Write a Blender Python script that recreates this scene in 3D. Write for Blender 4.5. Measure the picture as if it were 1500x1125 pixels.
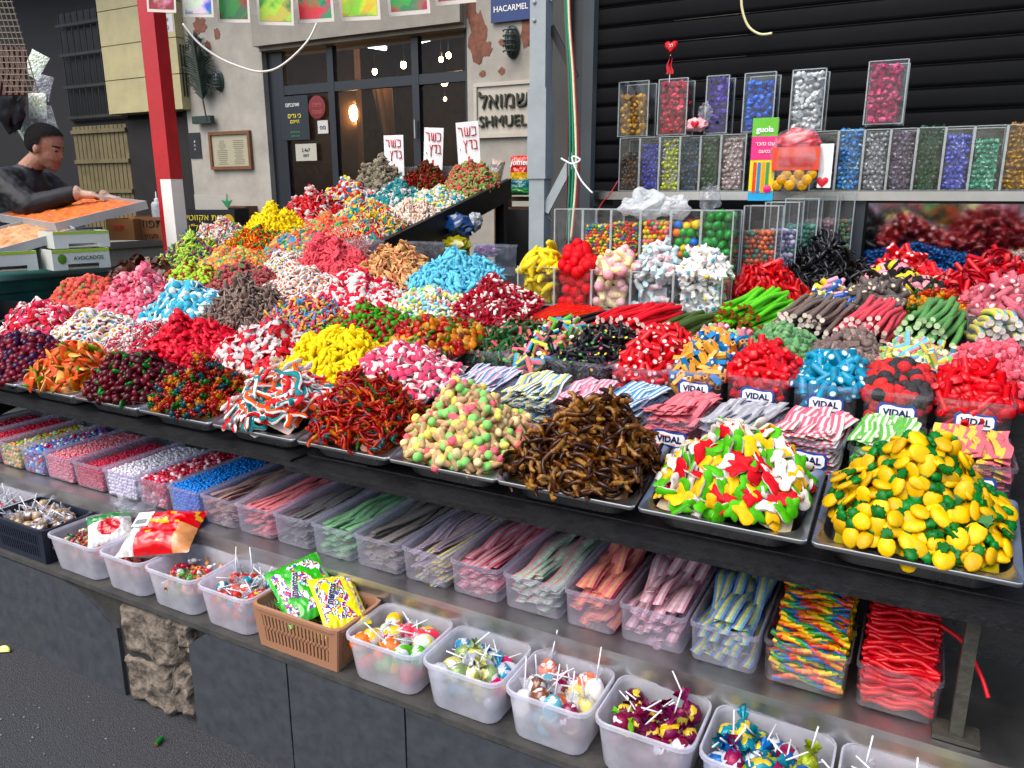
import bpy, math, random
import numpy as np
from mathutils import Matrix, Vector, Quaternion, noise

for o_ in list(bpy.data.objects): bpy.data.objects.remove(o_)
SC = bpy.context.scene
COL = SC.collection
rng = np.random.default_rng(7)
random.seed(7)
R = math.radians

# ------------------------------------------------------------------ camera, sky, sun, exposure
CAM_Z, YAW, PITCH, FPX = 1.5, R(28.3), math.atan(280/1125.0), 1125.0
cam = bpy.data.cameras.new('camera'); cam.sensor_width = 36; cam.lens = 27.0
cam.clip_start = 0.05; cam.clip_end = 200
camo = bpy.data.objects.new('camera', cam); COL.objects.link(camo)
camo.location = (0, 0, CAM_Z); camo.rotation_euler = (math.pi/2-PITCH, 0, YAW)
SC.camera = camo

SUN_EL, SUN_AZ = R(55), R(200)          # azimuth clockwise from +Y: behind the camera, a little to the left
w = bpy.data.worlds.new('World'); SC.world = w; w.use_nodes = True
nt = w.node_tree; nt.nodes.clear()
sky = nt.nodes.new('ShaderNodeTexSky'); sky.sky_type = 'NISHITA'; sky.sun_disc = False
sky.sun_elevation = SUN_EL; sky.sun_rotation = SUN_AZ
sky.air_density = 1.0; sky.dust_density = 3.0; sky.ozone_density = 1.0
bg = nt.nodes.new('ShaderNodeBackground'); bg.inputs[1].default_value = 0.15
wo = nt.nodes.new('ShaderNodeOutputWorld')
nt.links.new(sky.outputs[0], bg.inputs[0]); nt.links.new(bg.outputs[0], wo.inputs[0])
sd = bpy.data.lights.new('sun', 'SUN'); sd.energy = 1.35; sd.angle = R(55); sd.color = (1.0, 0.95, 0.88)
so = bpy.data.objects.new('sun', sd); COL.objects.link(so)
sdir = Vector((math.sin(SUN_AZ)*math.cos(SUN_EL), math.cos(SUN_AZ)*math.cos(SUN_EL), math.sin(SUN_EL)))
so.rotation_euler = (-sdir).to_track_quat('-Z', 'Y').to_euler(); so.location = sdir*20

SC.view_settings.view_transform = 'Standard'; SC.view_settings.look = 'None'
SC.view_settings.exposure = 1.0; SC.view_settings.gamma = 1.0
cy_ = SC.cycles
cy_.max_bounces = 7; cy_.diffuse_bounces = 3; cy_.glossy_bounces = 3; cy_.transmission_bounces = 4
cy_.transparent_max_bounces = 16; cy_.caustics_reflective = False; cy_.caustics_refractive = False
cy_.use_denoising = True; cy_.sample_clamp_indirect = 6.0

# a point of the place seen along a direction of the camera, on the plane Y = const (used only to survey positions)
_F = np.array([-math.sin(YAW)*math.cos(PITCH), math.cos(YAW)*math.cos(PITCH), -math.sin(PITCH)])
_R = np.array([math.cos(YAW), math.sin(YAW), 0.0]); _U = np.cross(_R, _F)
def ray(x, y): return _R*(x-750)/FPX + _U*(562.5-y)/FPX + _F
def P(x, y, Y):
    r = ray(x, y); p = r*(Y/r[1]); return Vector((p[0], p[1], p[2]+CAM_Z))
def PD(x, y, d):
    r = ray(x, y)*d; return Vector((r[0], r[1], r[2]+CAM_Z))
CAMP = np.array([0, 0, CAM_Z])

# ------------------------------------------------------------------ colour
def lin(h):
    h = h.lstrip('#'); v = [int(h[i:i+2], 16)/255 for i in (0, 2, 4)]
    return tuple(x/12.92 if x <= .04045 else ((x+.055)/1.055)**2.4 for x in v)

# ------------------------------------------------------------------ materials
def _new(name):
    m = bpy.data.materials.new(name); m.use_nodes = True; t = m.node_tree; t.nodes.clear()
    return m, t, t.nodes.new('ShaderNodeOutputMaterial')
def N(t, typ, **kw):
    n = t.nodes.new(typ)
    for k, v in kw.items():
        if k.startswith('i_'):
            kk = k[2:]; kk = int(kk) if kk.isdigit() else kk.replace('_', ' ')
            n.inputs[kk].default_value = v
        else: setattr(n, k, v)
    return n
def L(t, a, b): t.links.new(a, b)

def candy_mat(name, rough=.35, transl=0.0, clear=0.0, sugar=0.0, bump=0.0, bscale=300, spec=.5, metal=0.0, coat=0.0, var=.12, inner=.16):
    """colour from the mesh's own colour attribute, small change from piece to piece"""
    m, t, out = _new(name)
    at = N(t, 'ShaderNodeAttribute', attribute_name='Col')
    oi = N(t, 'ShaderNodeObjectInfo')
    mr = N(t, 'ShaderNodeMapRange', i_3=1-var, i_4=1+var); L(t, oi.outputs['Random'], mr.inputs[0])
    hs = N(t, 'ShaderNodeHueSaturation', i_Saturation=1.06); L(t, at.outputs['Color'], hs.inputs['Color']); tc = N(t, 'ShaderNodeTexCoord')
    n0 = N(t, 'ShaderNodeTexNoise', i_Scale=75.0, i_Detail=2.0); L(t, tc.outputs['Object'], n0.inputs['Vector'])
    m0 = N(t, 'ShaderNodeMapRange', i_1=.3, i_2=.7, i_3=1-inner, i_4=1+inner); L(t, n0.outputs[0], m0.inputs[0])
    mm = N(t, 'ShaderNodeMath', operation='MULTIPLY'); L(t, mr.outputs[0], mm.inputs[0]); L(t, m0.outputs[0], mm.inputs[1]); L(t, mm.outputs[0], hs.inputs['Value'])
    col = hs.outputs[0]
    if sugar > 0:
        nz = N(t, 'ShaderNodeTexNoise', i_Scale=bscale*2.2, i_Detail=1.0); L(t, tc.outputs['Object'], nz.inputs['Vector'])
        rp = N(t, 'ShaderNodeMapRange', i_1=.46, i_2=.72, i_3=0.0, i_4=sugar); L(t, nz.outputs[0], rp.inputs[0])
        mx = N(t, 'ShaderNodeMix', data_type='RGBA'); L(t, rp.outputs[0], mx.inputs[0]); L(t, col, mx.inputs[6])
        mx.inputs[7].default_value = (.86, .82, .8, 1); col = mx.outputs[2]
    b = N(t, 'ShaderNodeBsdfPrincipled', i_Roughness=rough, i_Metallic=metal); L(t, col, b.inputs['Base Color'])
    b.inputs['Specular IOR Level'].default_value = spec; b.inputs['Coat Weight'].default_value = coat; b.inputs['Coat Roughness'].default_value = .08
    if bump > 0:
        nb = N(t, 'ShaderNodeTexNoise', i_Scale=bscale, i_Detail=2.0); L(t, tc.outputs['Object'], nb.inputs['Vector'])
        bp = N(t, 'ShaderNodeBump', i_Strength=bump, i_Distance=.002); L(t, nb.outputs[0], bp.inputs['Height']); L(t, bp.outputs[0], b.inputs['Normal'])
    sh = b.outputs[0]
    if transl > 0:
        tr = N(t, 'ShaderNodeBsdfTranslucent'); L(t, col, tr.inputs[0])
        ms = N(t, 'ShaderNodeMixShader', i_0=transl); L(t, sh, ms.inputs[1]); L(t, tr.outputs[0], ms.inputs[2]); sh = ms.outputs[0]
    if clear > 0:
        tp = N(t, 'ShaderNodeBsdfTransparent'); br = N(t, 'ShaderNodeMix', data_type='RGBA', i_0=.35); L(t, col, br.inputs[6]); br.inputs[7].default_value = (1, 1, 1, 1); L(t, br.outputs[2], tp.inputs[0])
        mc = N(t, 'ShaderNodeMixShader', i_0=clear); L(t, sh, mc.inputs[1]); L(t, tp.outputs[0], mc.inputs[2]); sh = mc.outputs[0]
    L(t, sh, out.inputs[0]); return m

GUMMY = candy_mat('gummy', rough=.42, transl=.3, spec=.35, bump=.15, bscale=120)
CLEARG = candy_mat('clear_gummy', rough=.15, transl=.42, clear=.3, spec=.65, var=.25)
SUGAR = candy_mat('sugar_coated', rough=.75, transl=.15, sugar=.36, bump=.6, bscale=420, spec=.2)
FOAM = candy_mat('foam_candy', rough=.6, transl=.2, bump=.3, bscale=160, spec=.25, var=.07)
GLOSS = candy_mat('glossy_candy', rough=.36, transl=.08, spec=.42, bump=.2, bscale=110)
BELT = candy_mat('sugar_belt', rough=.75, transl=.25, sugar=.4, bump=.5, bscale=500, spec=.2)
FOIL = candy_mat('foil', rough=.34, metal=.25, bump=.9, bscale=140, spec=.35, var=.2)
PLAINC = candy_mat('coloured_surface', rough=.55, bump=.1, var=.03, inner=.04)
PRINT = candy_mat('printed_film', rough=.22, bump=.5, bscale=28, coat=.4, var=.03, inner=.05)

def plain(name, col, rough=.6, metal=0.0, var=.0, vscale=6, bump=0.0, bscale=40, spec=.5, col2=None, sharp=False, detail=6):
    m, t, out = _new(name)
    b = N(t, 'ShaderNodeBsdfPrincipled', i_Roughness=rough, i_Metallic=metal); b.inputs['Specular IOR Level'].default_value = spec
    c = lin(col) if isinstance(col, str) else col
    tc = N(t, 'ShaderNodeTexCoord')
    if var > 0 or col2:
        nz = N(t, 'ShaderNodeTexNoise', i_Scale=vscale, i_Detail=float(detail), i_Roughness=.65); L(t, tc.outputs['Object'], nz.inputs['Vector'])
        cr = N(t, 'ShaderNodeValToRGB')
        a = c; d = (lin(col2) if isinstance(col2, str) else col2) if col2 else tuple(min(1, x*(1+var)) for x in c)
        if not col2: a = tuple(x*(1-var) for x in c)
        cr.color_ramp.elements[0].position = .47 if sharp else .32; cr.color_ramp.elements[1].position = .53 if sharp else .68
        cr.color_ramp.elements[0].color = (*a, 1); cr.color_ramp.elements[1].color = (*d, 1)
        L(t, nz.outputs[0], cr.inputs[0]); L(t, cr.outputs[0], b.inputs['Base Color'])
        mr = N(t, 'ShaderNodeMapRange', i_3=max(.04, rough-.12), i_4=min(1, rough+.12)); L(t, nz.outputs[0], mr.inputs[0]); L(t, mr.outputs[0], b.inputs['Roughness'])
    else: b.inputs['Base Color'].default_value = (*c, 1)
    if bump > 0:
        nb = N(t, 'ShaderNodeTexNoise', i_Scale=bscale, i_Detail=4.0); L(t, tc.outputs['Object'], nb.inputs['Vector'])
        bp = N(t, 'ShaderNodeBump', i_Strength=bump, i_Distance=.01); L(t, nb.outputs[0], bp.inputs['Height']); L(t, bp.outputs[0], b.inputs['Normal'])
    L(t, b.outputs[0], out.inputs[0]); return m

def clear_mat(name, tint=(.93, .95, 1), opacity=.12, rough=.12, body=(.8, .82, .9), transl=.5, scuff=.15, refl=.035, graze=.55):
    m, t, out = _new(name)
    tr = N(t, 'ShaderNodeBsdfTransparent'); tr.inputs[0].default_value = (*tint, 1)
    df = N(t, 'ShaderNodeBsdfDiffuse'); df.inputs[0].default_value = (*body, 1)
    tl = N(t, 'ShaderNodeBsdfTranslucent'); tl.inputs[0].default_value = (*body, 1)
    gl = N(t, 'ShaderNodeBsdfGlossy', i_Roughness=rough)
    m1 = N(t, 'ShaderNodeMixShader', i_0=transl); L(t, df.outputs[0], m1.inputs[1]); L(t, tl.outputs[0], m1.inputs[2])
    tc = N(t, 'ShaderNodeTexCoord'); nz = N(t, 'ShaderNodeTexNoise', i_Scale=22.0, i_Detail=5.0); L(t, tc.outputs['Object'], nz.inputs['Vector'])
    mr = N(t, 'ShaderNodeMapRange', i_1=.35, i_2=.7, i_3=max(0, opacity-scuff*.5), i_4=min(1, opacity+scuff)); L(t, nz.outputs[0], mr.inputs[0])
    m2 = N(t, 'ShaderNodeMixShader'); L(t, mr.outputs[0], m2.inputs[0]); L(t, tr.outputs[0], m2.inputs[1]); L(t, m1.outputs[0], m2.inputs[2])
    lw = N(t, 'ShaderNodeLayerWeight', i_0=.5); pw = N(t, 'ShaderNodeMath', operation='POWER', i_1=4.0); L(t, lw.outputs['Facing'], pw.inputs[0])
    fr = N(t, 'ShaderNodeMath', operation='MULTIPLY_ADD', i_1=graze, i_2=refl); L(t, pw.outputs[0], fr.inputs[0])
    m3 = N(t, 'ShaderNodeMixShader'); L(t, fr.outputs[0], m3.inputs[0]); L(t, m2.outputs[0], m3.inputs[1]); L(t, gl.outputs[0], m3.inputs[2])
    L(t, m3.outputs[0], out.inputs[0]); return m

TUBM = clear_mat('clear_tub_plastic', opacity=.06, rough=.12, scuff=.08)
BOXM = clear_mat('ledge_box_plastic', tint=(.95, .94, 1), opacity=.24, rough=.2, body=(.84, .82, .97), transl=.6, scuff=.05)
BINM = clear_mat('frosted_bin_plastic', tint=(.93, .93, .98), opacity=.55, rough=.3, body=(.9, .9, .98), transl=.5, scuff=.14)
ACRM = clear_mat('acrylic', tint=(.97, .985, .99), opacity=.012, rough=.04, scuff=.03, refl=.02)
ACRE = clear_mat('acrylic_edge', tint=(.9, .95, .95), opacity=.5, rough=.1, body=(.8, .86, .86))
GLASS = clear_mat('shop_glass', tint=(.85, .87, .87), opacity=.01, rough=.02, body=(.5, .5, .5), scuff=.01, refl=.008, graze=.1)
FILM = clear_mat('clear_film', tint=(.95, .96, .97), opacity=.1, rough=.12, scuff=.22)
WFILM = clear_mat('white_bag_film', tint=(.95, .96, .97), opacity=.6, rough=.3, body=(.85, .88, .88), scuff=.3)

STEEL = plain('tray_steel', (.55, .56, .57), rough=.3, metal=1.0, var=.08, vscale=9)
LEDGEM = plain('ledge_steel', (.5, .5, .49), rough=.4, metal=1.0, var=.22, vscale=6, bump=.2, bscale=9)
SHELFM = plain('shelf_steel', (.5, .5, .5), rough=.3, metal=1.0, var=.1, vscale=4)
BLACKW = plain('black_board', '0c0c0e', rough=.5, var=.6, vscale=30, bump=.25, bscale=90)
BLACKM = plain('black_metal', '08090b', rough=.45, var=.3, vscale=14)
GREYP = plain('grey_paint', '8b9496', rough=.42, var=.09, vscale=9, bump=.12, bscale=30)
WHITEP = plain('white_paint', 'dedad2', rough=.5, var=.05, vscale=8)
REDP = plain('red_paint', 'a80f1a', rough=.38, var=.12, vscale=9, bump=.1, bscale=40)
STICKER = plain('white_sticker', 'eef0f2', rough=.4)
BLUEINK = plain('blue_ink', '23408e', rough=.4)
NAVYINK = plain('navy_ink', '14204e', rough=.4)
REDINK = plain('red_ink', 'd0202c', rough=.5)
BLACKINK = plain('black_ink', '15150f', rough=.6)
YELINK = plain('yellow_ink', 'e8d23a', rough=.6)
WHITEINK = plain('white_ink', 'e8e8e4', rough=.6)
STICK = plain('paper_stick', 'd4d4da', rough=.45)
def emit(name, col, s):
    m, t, out = _new(name); e = N(t, 'ShaderNodeEmission', i_Strength=s); e.inputs[0].default_value = (*col, 1); L(t, e.outputs[0], out.inputs[0]); return m

# ------------------------------------------------------------------ geometry: a shape is (verts, triangles, colour per triangle)
W1 = (.8, .8, .8)
def join(gs):
    V, T, C, k = [], [], [], 0
    for v, t, c in gs:
        V.append(v); T.append(t+k); C.append(c); k += len(v)
    return np.concatenate(V), np.concatenate(T), np.concatenate(C)
def tint(g, col): return g[0], g[1], np.tile(np.array(col, float), (len(g[1]), 1))
def xf(g, loc=(0, 0, 0), rot=None, s=1.0):
    v = g[0]*np.asarray(s, float)
    if rot is not None: v = v @ np.array(rot).T
    return v+np.asarray(loc, float), g[1], g[2]
def rz(a): c, s = math.cos(a), math.sin(a); return np.array([[c, -s, 0], [s, c, 0], [0, 0, 1]])
def rx(a): c, s = math.cos(a), math.sin(a); return np.array([[1, 0, 0], [0, c, -s], [0, s, c]])
def ry(a): c, s = math.cos(a), math.sin(a); return np.array([[c, 0, s], [0, 1, 0], [-s, 0, c]])
def colf(g, f):
    cen = g[0][g[1]].mean(1); return g[0], g[1], np.array([f(c) for c in cen], float)
def box(x0, x1, y0, y1, z0, z1, col=W1):
    v = np.array([(x, y, z) for x in (x0, x1) for y in (y0, y1) for z in (z0, z1)], float)
    q = [(0, 1, 3, 2), (4, 6, 7, 5), (0, 4, 5, 1), (2, 3, 7, 6), (0, 2, 6, 4), (1, 5, 7, 3)]
    t = np.array([k for a, b, c, d in q for k in ((a, b, c), (a, c, d))]); return tint((v, t, None), col)
def ell(rx_=1., ry_=1., rz_=1., nu=10, nv=6, col=W1):
    v = [(0, 0, -rz_)]
    for j in range(1, nv):
        p = math.pi*j/nv
        for i in range(nu):
            a = 2*math.pi*i/nu; v.append((rx_*math.sin(p)*math.cos(a), ry_*math.sin(p)*math.sin(a), -rz_*math.cos(p)))
    v.append((0, 0, rz_)); t = []
    for i in range(nu):
        i2 = (i+1) % nu
        t.append((0, 1+i2, 1+i)); k = 1+(nv-2)*nu; t.append((k+i, k+i2, len(v)-1))
        for j in range(nv-2):
            a = 1+j*nu; t += [(a+i, a+i2, a+nu+i2), (a+i, a+nu+i2, a+nu+i)]
    return tint((np.array(v, float), np.array(t), None), col)
def tube(path, r, n=6, col=W1, flat=1.0, cf=None, cap=True, up=(0, 0, 1), capcol=None):
    path = np.asarray(path, float); m = len(path); r = np.broadcast_to(np.asarray(r, float), (m,))
    d = np.gradient(path, axis=0); d /= np.linalg.norm(d, axis=1)[:, None]+1e-9
    V = []; u0 = np.array(up, float); prev = None
    for i in range(m):
        if prev is None:
            s = np.cross(d[i], u0)
            if np.linalg.norm(s) < 1e-3: s = np.cross(d[i], (1, 0, .1))
        else: s = prev - d[i]*np.dot(prev, d[i])
        s = s/np.linalg.norm(s); prev = s; b = np.cross(s, d[i])
        for j in range(n):
            a = 2*math.pi*j/n; V.append(path[i]+r[i]*(math.cos(a)*s+flat*math.sin(a)*b))
    T, C = [], []; col = np.array(col, float)
    for i in range(m-1):
        for j in range(n):
            j2 = (j+1) % n; a = i*n; c = cf(i/(m-1), j/n) if cf else col
            T += [(a+j, a+j2, a+n+j2), (a+j, a+n+j2, a+n+j)]; C += [c, c]
    if cap:
        for i, e in ((0, 1), (m-1, -1)):
            k = len(V); V.append(path[i]); c = capcol if capcol is not None else (cf(i/(m-1), 0) if cf else col)
            for j in range(n):
                j2 = (j+1) % n; T.append((i*n+j2, i*n+j, k) if e > 0 else (i*n+j, i*n+j2, k)); C.append(c)
    return np.array(V), np.array(T), np.array(C, float)
def pill(out, t, ctop, cbot=None, inset=.78, base=.88, mid=.4, tf=None):
    """rounded slab over an outline: flat below, domed above; two colours"""
    o = np.asarray(out, float); n = len(o); c0 = o.mean(0); cbot = ctop if cbot is None else cbot
    rings = [(base, 0), (1.0, mid*t), (inset, .85*t)]
    V = [np.array([c0[0], c0[1], 0])]
    for s, z in rings:
        for p in o: q = c0+(p-c0)*s; V.append(np.array([q[0], q[1], z]))
    V.append(np.array([c0[0], c0[1], t])); T, C = [], []
    for j in range(n):
        j2 = (j+1) % n
        T.append((0, 1+j2, 1+j)); C.append(cbot)
        T += [(1+j, 1+j2, 1+n+j2), (1+j, 1+n+j2, 1+n+j)]; C += [cbot, cbot]
        a = 1+n; T += [(a+j, a+j2, a+n+j2), (a+j, a+n+j2, a+n+j)]; C += [ctop, ctop]
        T.append((1+2*n+j, 1+2*n+j2, len(V)-1)); C.append(ctop)
    g = (np.array(V), np.array(T), np.array(C, float))
    if tf:
        cen = g[0][g[1]].mean(1)
        g = (g[0], g[1], np.array([tf(c) if c[2] > mid*t*.9 else k for c, k in zip(cen, g[2])], float))
    g[0][:, 2] -= t*.5
    return g
def polar(n, f): return [(f(2*math.pi*i/n)*math.cos(2*math.pi*i/n), f(2*math.pi*i/n)*math.sin(2*math.pi*i/n)) for i in range(n)]
def lathe(prof, n=12, col=W1, cf=None):
    V = [(r*math.cos(2*math.pi*j/n), r*math.sin(2*math.pi*j/n), z) for r, z in prof for j in range(n)]
    T, C = [], []
    for i in range(len(prof)-1):
        for j in range(n):
            j2 = (j+1) % n; a = i*n; c = cf(i) if cf else col
            T += [(a+j, a+j2, a+n+j2), (a+j, a+n+j2, a+n+j)]; C += [c, c]
    return np.array(V, float), np.array(T), np.array(C, float)
def sheet(nx, ny, f, col=W1, cf=None, thick=0.0):
    """grid surface f(u,v)->(x,y,z)"""
    V = np.array([f(i/nx, j/ny) for i in range(nx+1) for j in range(ny+1)], float); T, C = [], []
    for i in range(nx):
        for j in range(ny):
            a = i*(ny+1)+j; c = cf((i+.5)/nx, (j+.5)/ny) if cf else col
            T += [(a, a+ny+1, a+ny+2), (a, a+ny+2, a+1)]; C += [c, c]
    return V, np.array(T), np.array(C, float)

def mk(name, g, mat, smooth=True, angle=40):
    v, t, c = g
    me = bpy.data.meshes.new(name)
    me.vertices.add(len(v)); me.vertices.foreach_set('co', np.ascontiguousarray(v, dtype=np.float32).ravel())
    me.loops.add(len(t)*3); me.loops.foreach_set('vertex_index', np.ascontiguousarray(t, dtype=np.int32).ravel())
    me.polygons.add(len(t)); me.polygons.foreach_set('loop_start', np.arange(0, len(t)*3, 3, dtype=np.int32))
    me.polygons.foreach_set('loop_total', np.full(len(t), 3, dtype=np.int32))
    me.update(calc_edges=True)
    ca = me.color_attributes.new('Col', 'FLOAT_COLOR', 'CORNER')
    cc = np.ones((len(t), 3, 4), dtype=np.float32); cc[:, :, :3] = np.asarray(c)[:, None, :]
    ca.data.foreach_set('color', cc.ravel())
    me.materials.append(mat)
    if smooth:
        me.polygons.foreach_set('use_smooth', np.ones(len(t), dtype=bool))
        if angle < 180: me.set_sharp_from_angle(angle=R(angle))
    else: me.polygons.foreach_set('use_smooth', np.zeros(len(t), dtype=bool))
    return me
def tag(o, label=None, cat=None, group=None, kind=None):
    if label: o['label'] = label
    if cat: o['category'] = cat
    if group: o['group'] = group
    if kind: o['kind'] = kind
    return o
def ob(name, me, parent=None, loc=(0, 0, 0), rot=None):
    o = bpy.data.objects.new(name, me); COL.objects.link(o); o.location = loc
    if rot is not None: o.rotation_euler = rot
    if parent: o.parent = parent
    return o
def part(name, g, mat, parent=None, loc=(0, 0, 0), rot=None, smooth=True, angle=40): return ob(name, mk(name, g, mat, smooth, angle), parent, loc, rot)
def empty(name, loc=(0, 0, 0), rot=None):
    o = bpy.data.objects.new(name, None); COL.objects.link(o); o.location = loc; o.empty_display_size = .05
    if rot is not None: o.rotation_euler = rot
    return o
def dup(root, loc=None, rot=None):
    r = root.copy(); COL.objects.link(r)
    if loc is not None: r.location = loc
    if rot is not None: r.rotation_euler = rot
    for ch in root.children:
        c = ch.copy(); COL.objects.link(c); c.parent = r
        for gch in ch.children:
            d = gch.copy(); COL.objects.link(d); d.parent = c
    return r
_fontcache = {}
def text_mesh(body, size, mat, extrude=.0006, align='CENTER', bold=0.0, shear=0.0):
    cu = bpy.data.curves.new('lettering', 'FONT'); cu.body = body; cu.size = size; cu.extrude = extrude
    cu.align_x = align; cu.align_y = 'CENTER'; cu.resolution_u = 3; cu.offset = bold; cu.shear = shear
    o = bpy.data.objects.new('lettering', cu); me = bpy.data.meshes.new_from_object(o)
    bpy.data.objects.remove(o); bpy.data.curves.remove(cu)
    me.materials.clear(); me.materials.append(mat); return me
def text(body, size, mat, parent, loc, rot=(math.pi/2, 0, 0), **kw):
    return ob('lettering', text_mesh(body, size, mat, **kw), parent, loc, rot)
def heb(s): return s[::-1]

# ------------------------------------------------------------------ sweets: one builder for each kind, real size in metres
def c(h): return np.array(lin(h))
WHITE = c('e4dcd4')
HEART = []
for i in range(14):
    a = 2*math.pi*i/14; HEART.append((16*math.sin(a)**3/17, (13*math.cos(a)-5*math.cos(2*a)-2*math.cos(3*a)-math.cos(4*a)+2)/17))
def k_heart(s, top, bot=WHITE, t=.2): return pill(np.array(HEART)*s*.5, s*t, top, bot, inset=.84)
def k_oval(s, top, bot=WHITE, asp=.72, t=.25, n=11): return pill([(s*.5*math.cos(2*math.pi*i/n), s*.5*asp*math.sin(2*math.pi*i/n)) for i in range(n)], s*t, top, bot, inset=.84)
def k_lens(s, top, bot): return pill(polar(10, lambda a: s*.5), s*.36, top, bot, inset=.78)
def k_egg(s, dot):
    g = k_oval(s, WHITE, WHITE, .74, .22); d = xf(ell(1, 1, .6, 8, 4, dot), (s*.08, 0, s*.085), s=s*.2); return join([g, d])
def k_frog(s, top, bot=WHITE):
    f = lambda a: s*(.33+.075*math.cos(4*(a-.78))+.02*math.cos(3*a)+.1*math.exp(-(min(a, 2*math.pi-a)/.42)**2))
    o = np.array(polar(18, f)); o[:, 0] *= 1.45; return pill(o, s*.2, top, bot, inset=.8, mid=.5)
def k_pine(s, yel, grn):
    b = pill([(s*.36*math.cos(2*math.pi*i/12)-s*.16, s*.29*math.sin(2*math.pi*i/12)) for i in range(12)], s*.17, yel, inset=.82)
    cr = [(.06, -.14), (.17, -.2), (.23, -.16), (.33, -.2), (.37, -.13), (.46, -.12), (.45, -.03), (.5, .03), (.43, .08), (.43, .16), (.34, .15), (.29, .21), (.2, .16), (.13, .2), (.06, .14)]
    k = pill(np.array(cr)*s, s*.17, grn, inset=.78); return join([b, k])
def k_cone(s, top, cone=c('c09a68')):
    xs = [-.5, -.48, -.1, .08, .12, .3, .45, .5]; rr = [.08, .13, .2, .23, .27, .28, .18, .04]
    return tube([(x*s, .02*s*math.sin(x*5), 0) for x in xs], np.array(rr)*s, 7, cf=lambda t, j: top if t > .42 else cone)
def k_worm(s, cols, r=.1, bend=.18, ph=0., n=9, wiggle=1.5):
    p = [((i/n-.5)*s, bend*s*math.sin(wiggle*math.pi*i/n+ph), .05*s*math.sin(2.3*i/n*math.pi+ph)) for i in range(n+1)]
    rr = [r*s*(.5 if i in (0, n) else (1.0 if i % 2 else .86)) for i in range(n+1)]
    return tube(p, rr, 6, cf=lambda t, j: cols[min(len(cols)-1, int(t*len(cols)))])
def k_snake(s, top, bot=WHITE, ph=0.):
    n = 11; p = [((i/n-.5)*s, .17*s*math.sin(1.9*math.pi*i/n+ph), 0) for i in range(n+1)]
    rr = [.075*s*(.45 if i in (0, n) else 1+.25*math.sin(i*1.9)) for i in range(n+1)]
    return tube(p, rr, 6, flat=.72, cf=lambda t, j: top if (.05 < j < .5) else bot)
def k_banana(s, col, bend=.2):
    n = 6; p = [((i/n-.5)*s, bend*s*(1-4*(i/n-.5)**2), 0) for i in range(n+1)]
    return tube(p, np.array([.05, .14, .185, .195, .185, .14, .05])*s, 6, col)
def k_bottle(s, a, b):
    xs = [-.5, -.46, -.2, .02, .16, .34, .5]; rr = [.08, .17, .17, .16, .09, .08, .07]
    return tube([(x*s, 0, 0) for x in xs], np.array(rr)*s, 7, flat=.65, cf=lambda t, j: b if t > .55 else a)
def k_fish(s, top, bot=None):
    o = [(.5, .02), (.38, .13), (.18, .19), (-.05, .15), (-.25, .06), (-.34, .08), (-.5, .2), (-.45, .0), (-.5, -.16), (-.32, -.05), (-.1, -.12), (.12, -.15), (.35, -.1)]
    return pill(np.array(o)*s, s*.2, top, bot, inset=.82)
def k_ring(s, col, col2=None, asp=.65, r=.15):
    n = 12; p = [(s*.36*math.cos(2*math.pi*i/n), s*.36*asp*math.sin(2*math.pi*i/n), 0) for i in range(n+1)]
    return tube(p, r*s, 6, cap=False, cf=lambda t, j: (col2 if (col2 is not None and t > .5) else col), flat=.8)
def rsq(w_, h_, b=.2):
    k = b*min(w_, h_); return [(w_/2, h_/2-k), (w_/2-k, h_/2), (-w_/2+k, h_/2), (-w_/2, h_/2-k), (-w_/2, -h_/2+k), (-w_/2+k, -h_/2), (w_/2-k, -h_/2), (w_/2, -h_/2+k)]
def k_cube(s, col, bot=None, asp=1., t=.75): return pill(rsq(s, s*asp), s*t, col, bot, inset=.86, base=.9)
def k_brick(s, col, edge=None):
    e = col*.8 if edge is None else edge; gs = []
    for i in range(3): gs.append(xf(pill(rsq(s*.36, s*.6, .16), s*.5, col if i != 1 else e, inset=.84, base=.86), ((i-1)*s*.31, 0, 0)))
    return join(gs)
def k_cyl(s, out, core=WHITE, r=.2, n=8, core2=None, cf=None):
    rr = np.array([0, .62, .62, 1, 1, .62, .62, 0])*r*s; L_ = s*.5
    xs = [-L_, -L_, -L_, -L_+.001, L_-.001, L_, L_, L_]
    prof = list(zip(rr, xs)); cols = [core, core, out, out, out, core, core]
    g = lathe([(max(a, 1e-4), z) for a, z in prof], n, cf=lambda i: cols[i])
    if cf is not None: # stripes along the outside
        cen = g[0][g[1]].mean(1); rad = np.hypot(cen[:, 0], cen[:, 1])
        C = g[2].copy()
        for i, p in enumerate(cen):
            if rad[i] > .8*r*s: C[i] = cf((math.atan2(p[1], p[0])/(2*math.pi)) % 1)
        g = (g[0], g[1], C)
    return xf(g, rot=ry(math.pi/2))
def k_rope(s, out, core=WHITE, r=.006, n=7, bend=.03, ph=0., cf=None):
    m = 7; p = [(.01*s*math.sin(i*1.1+ph), (i/m-.5)*s, bend*s*math.sin(math.pi*i/m*1.3+ph)) for i in range(m+1)]
    return tube(p, r, n, out, capcol=core, cf=cf)
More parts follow.
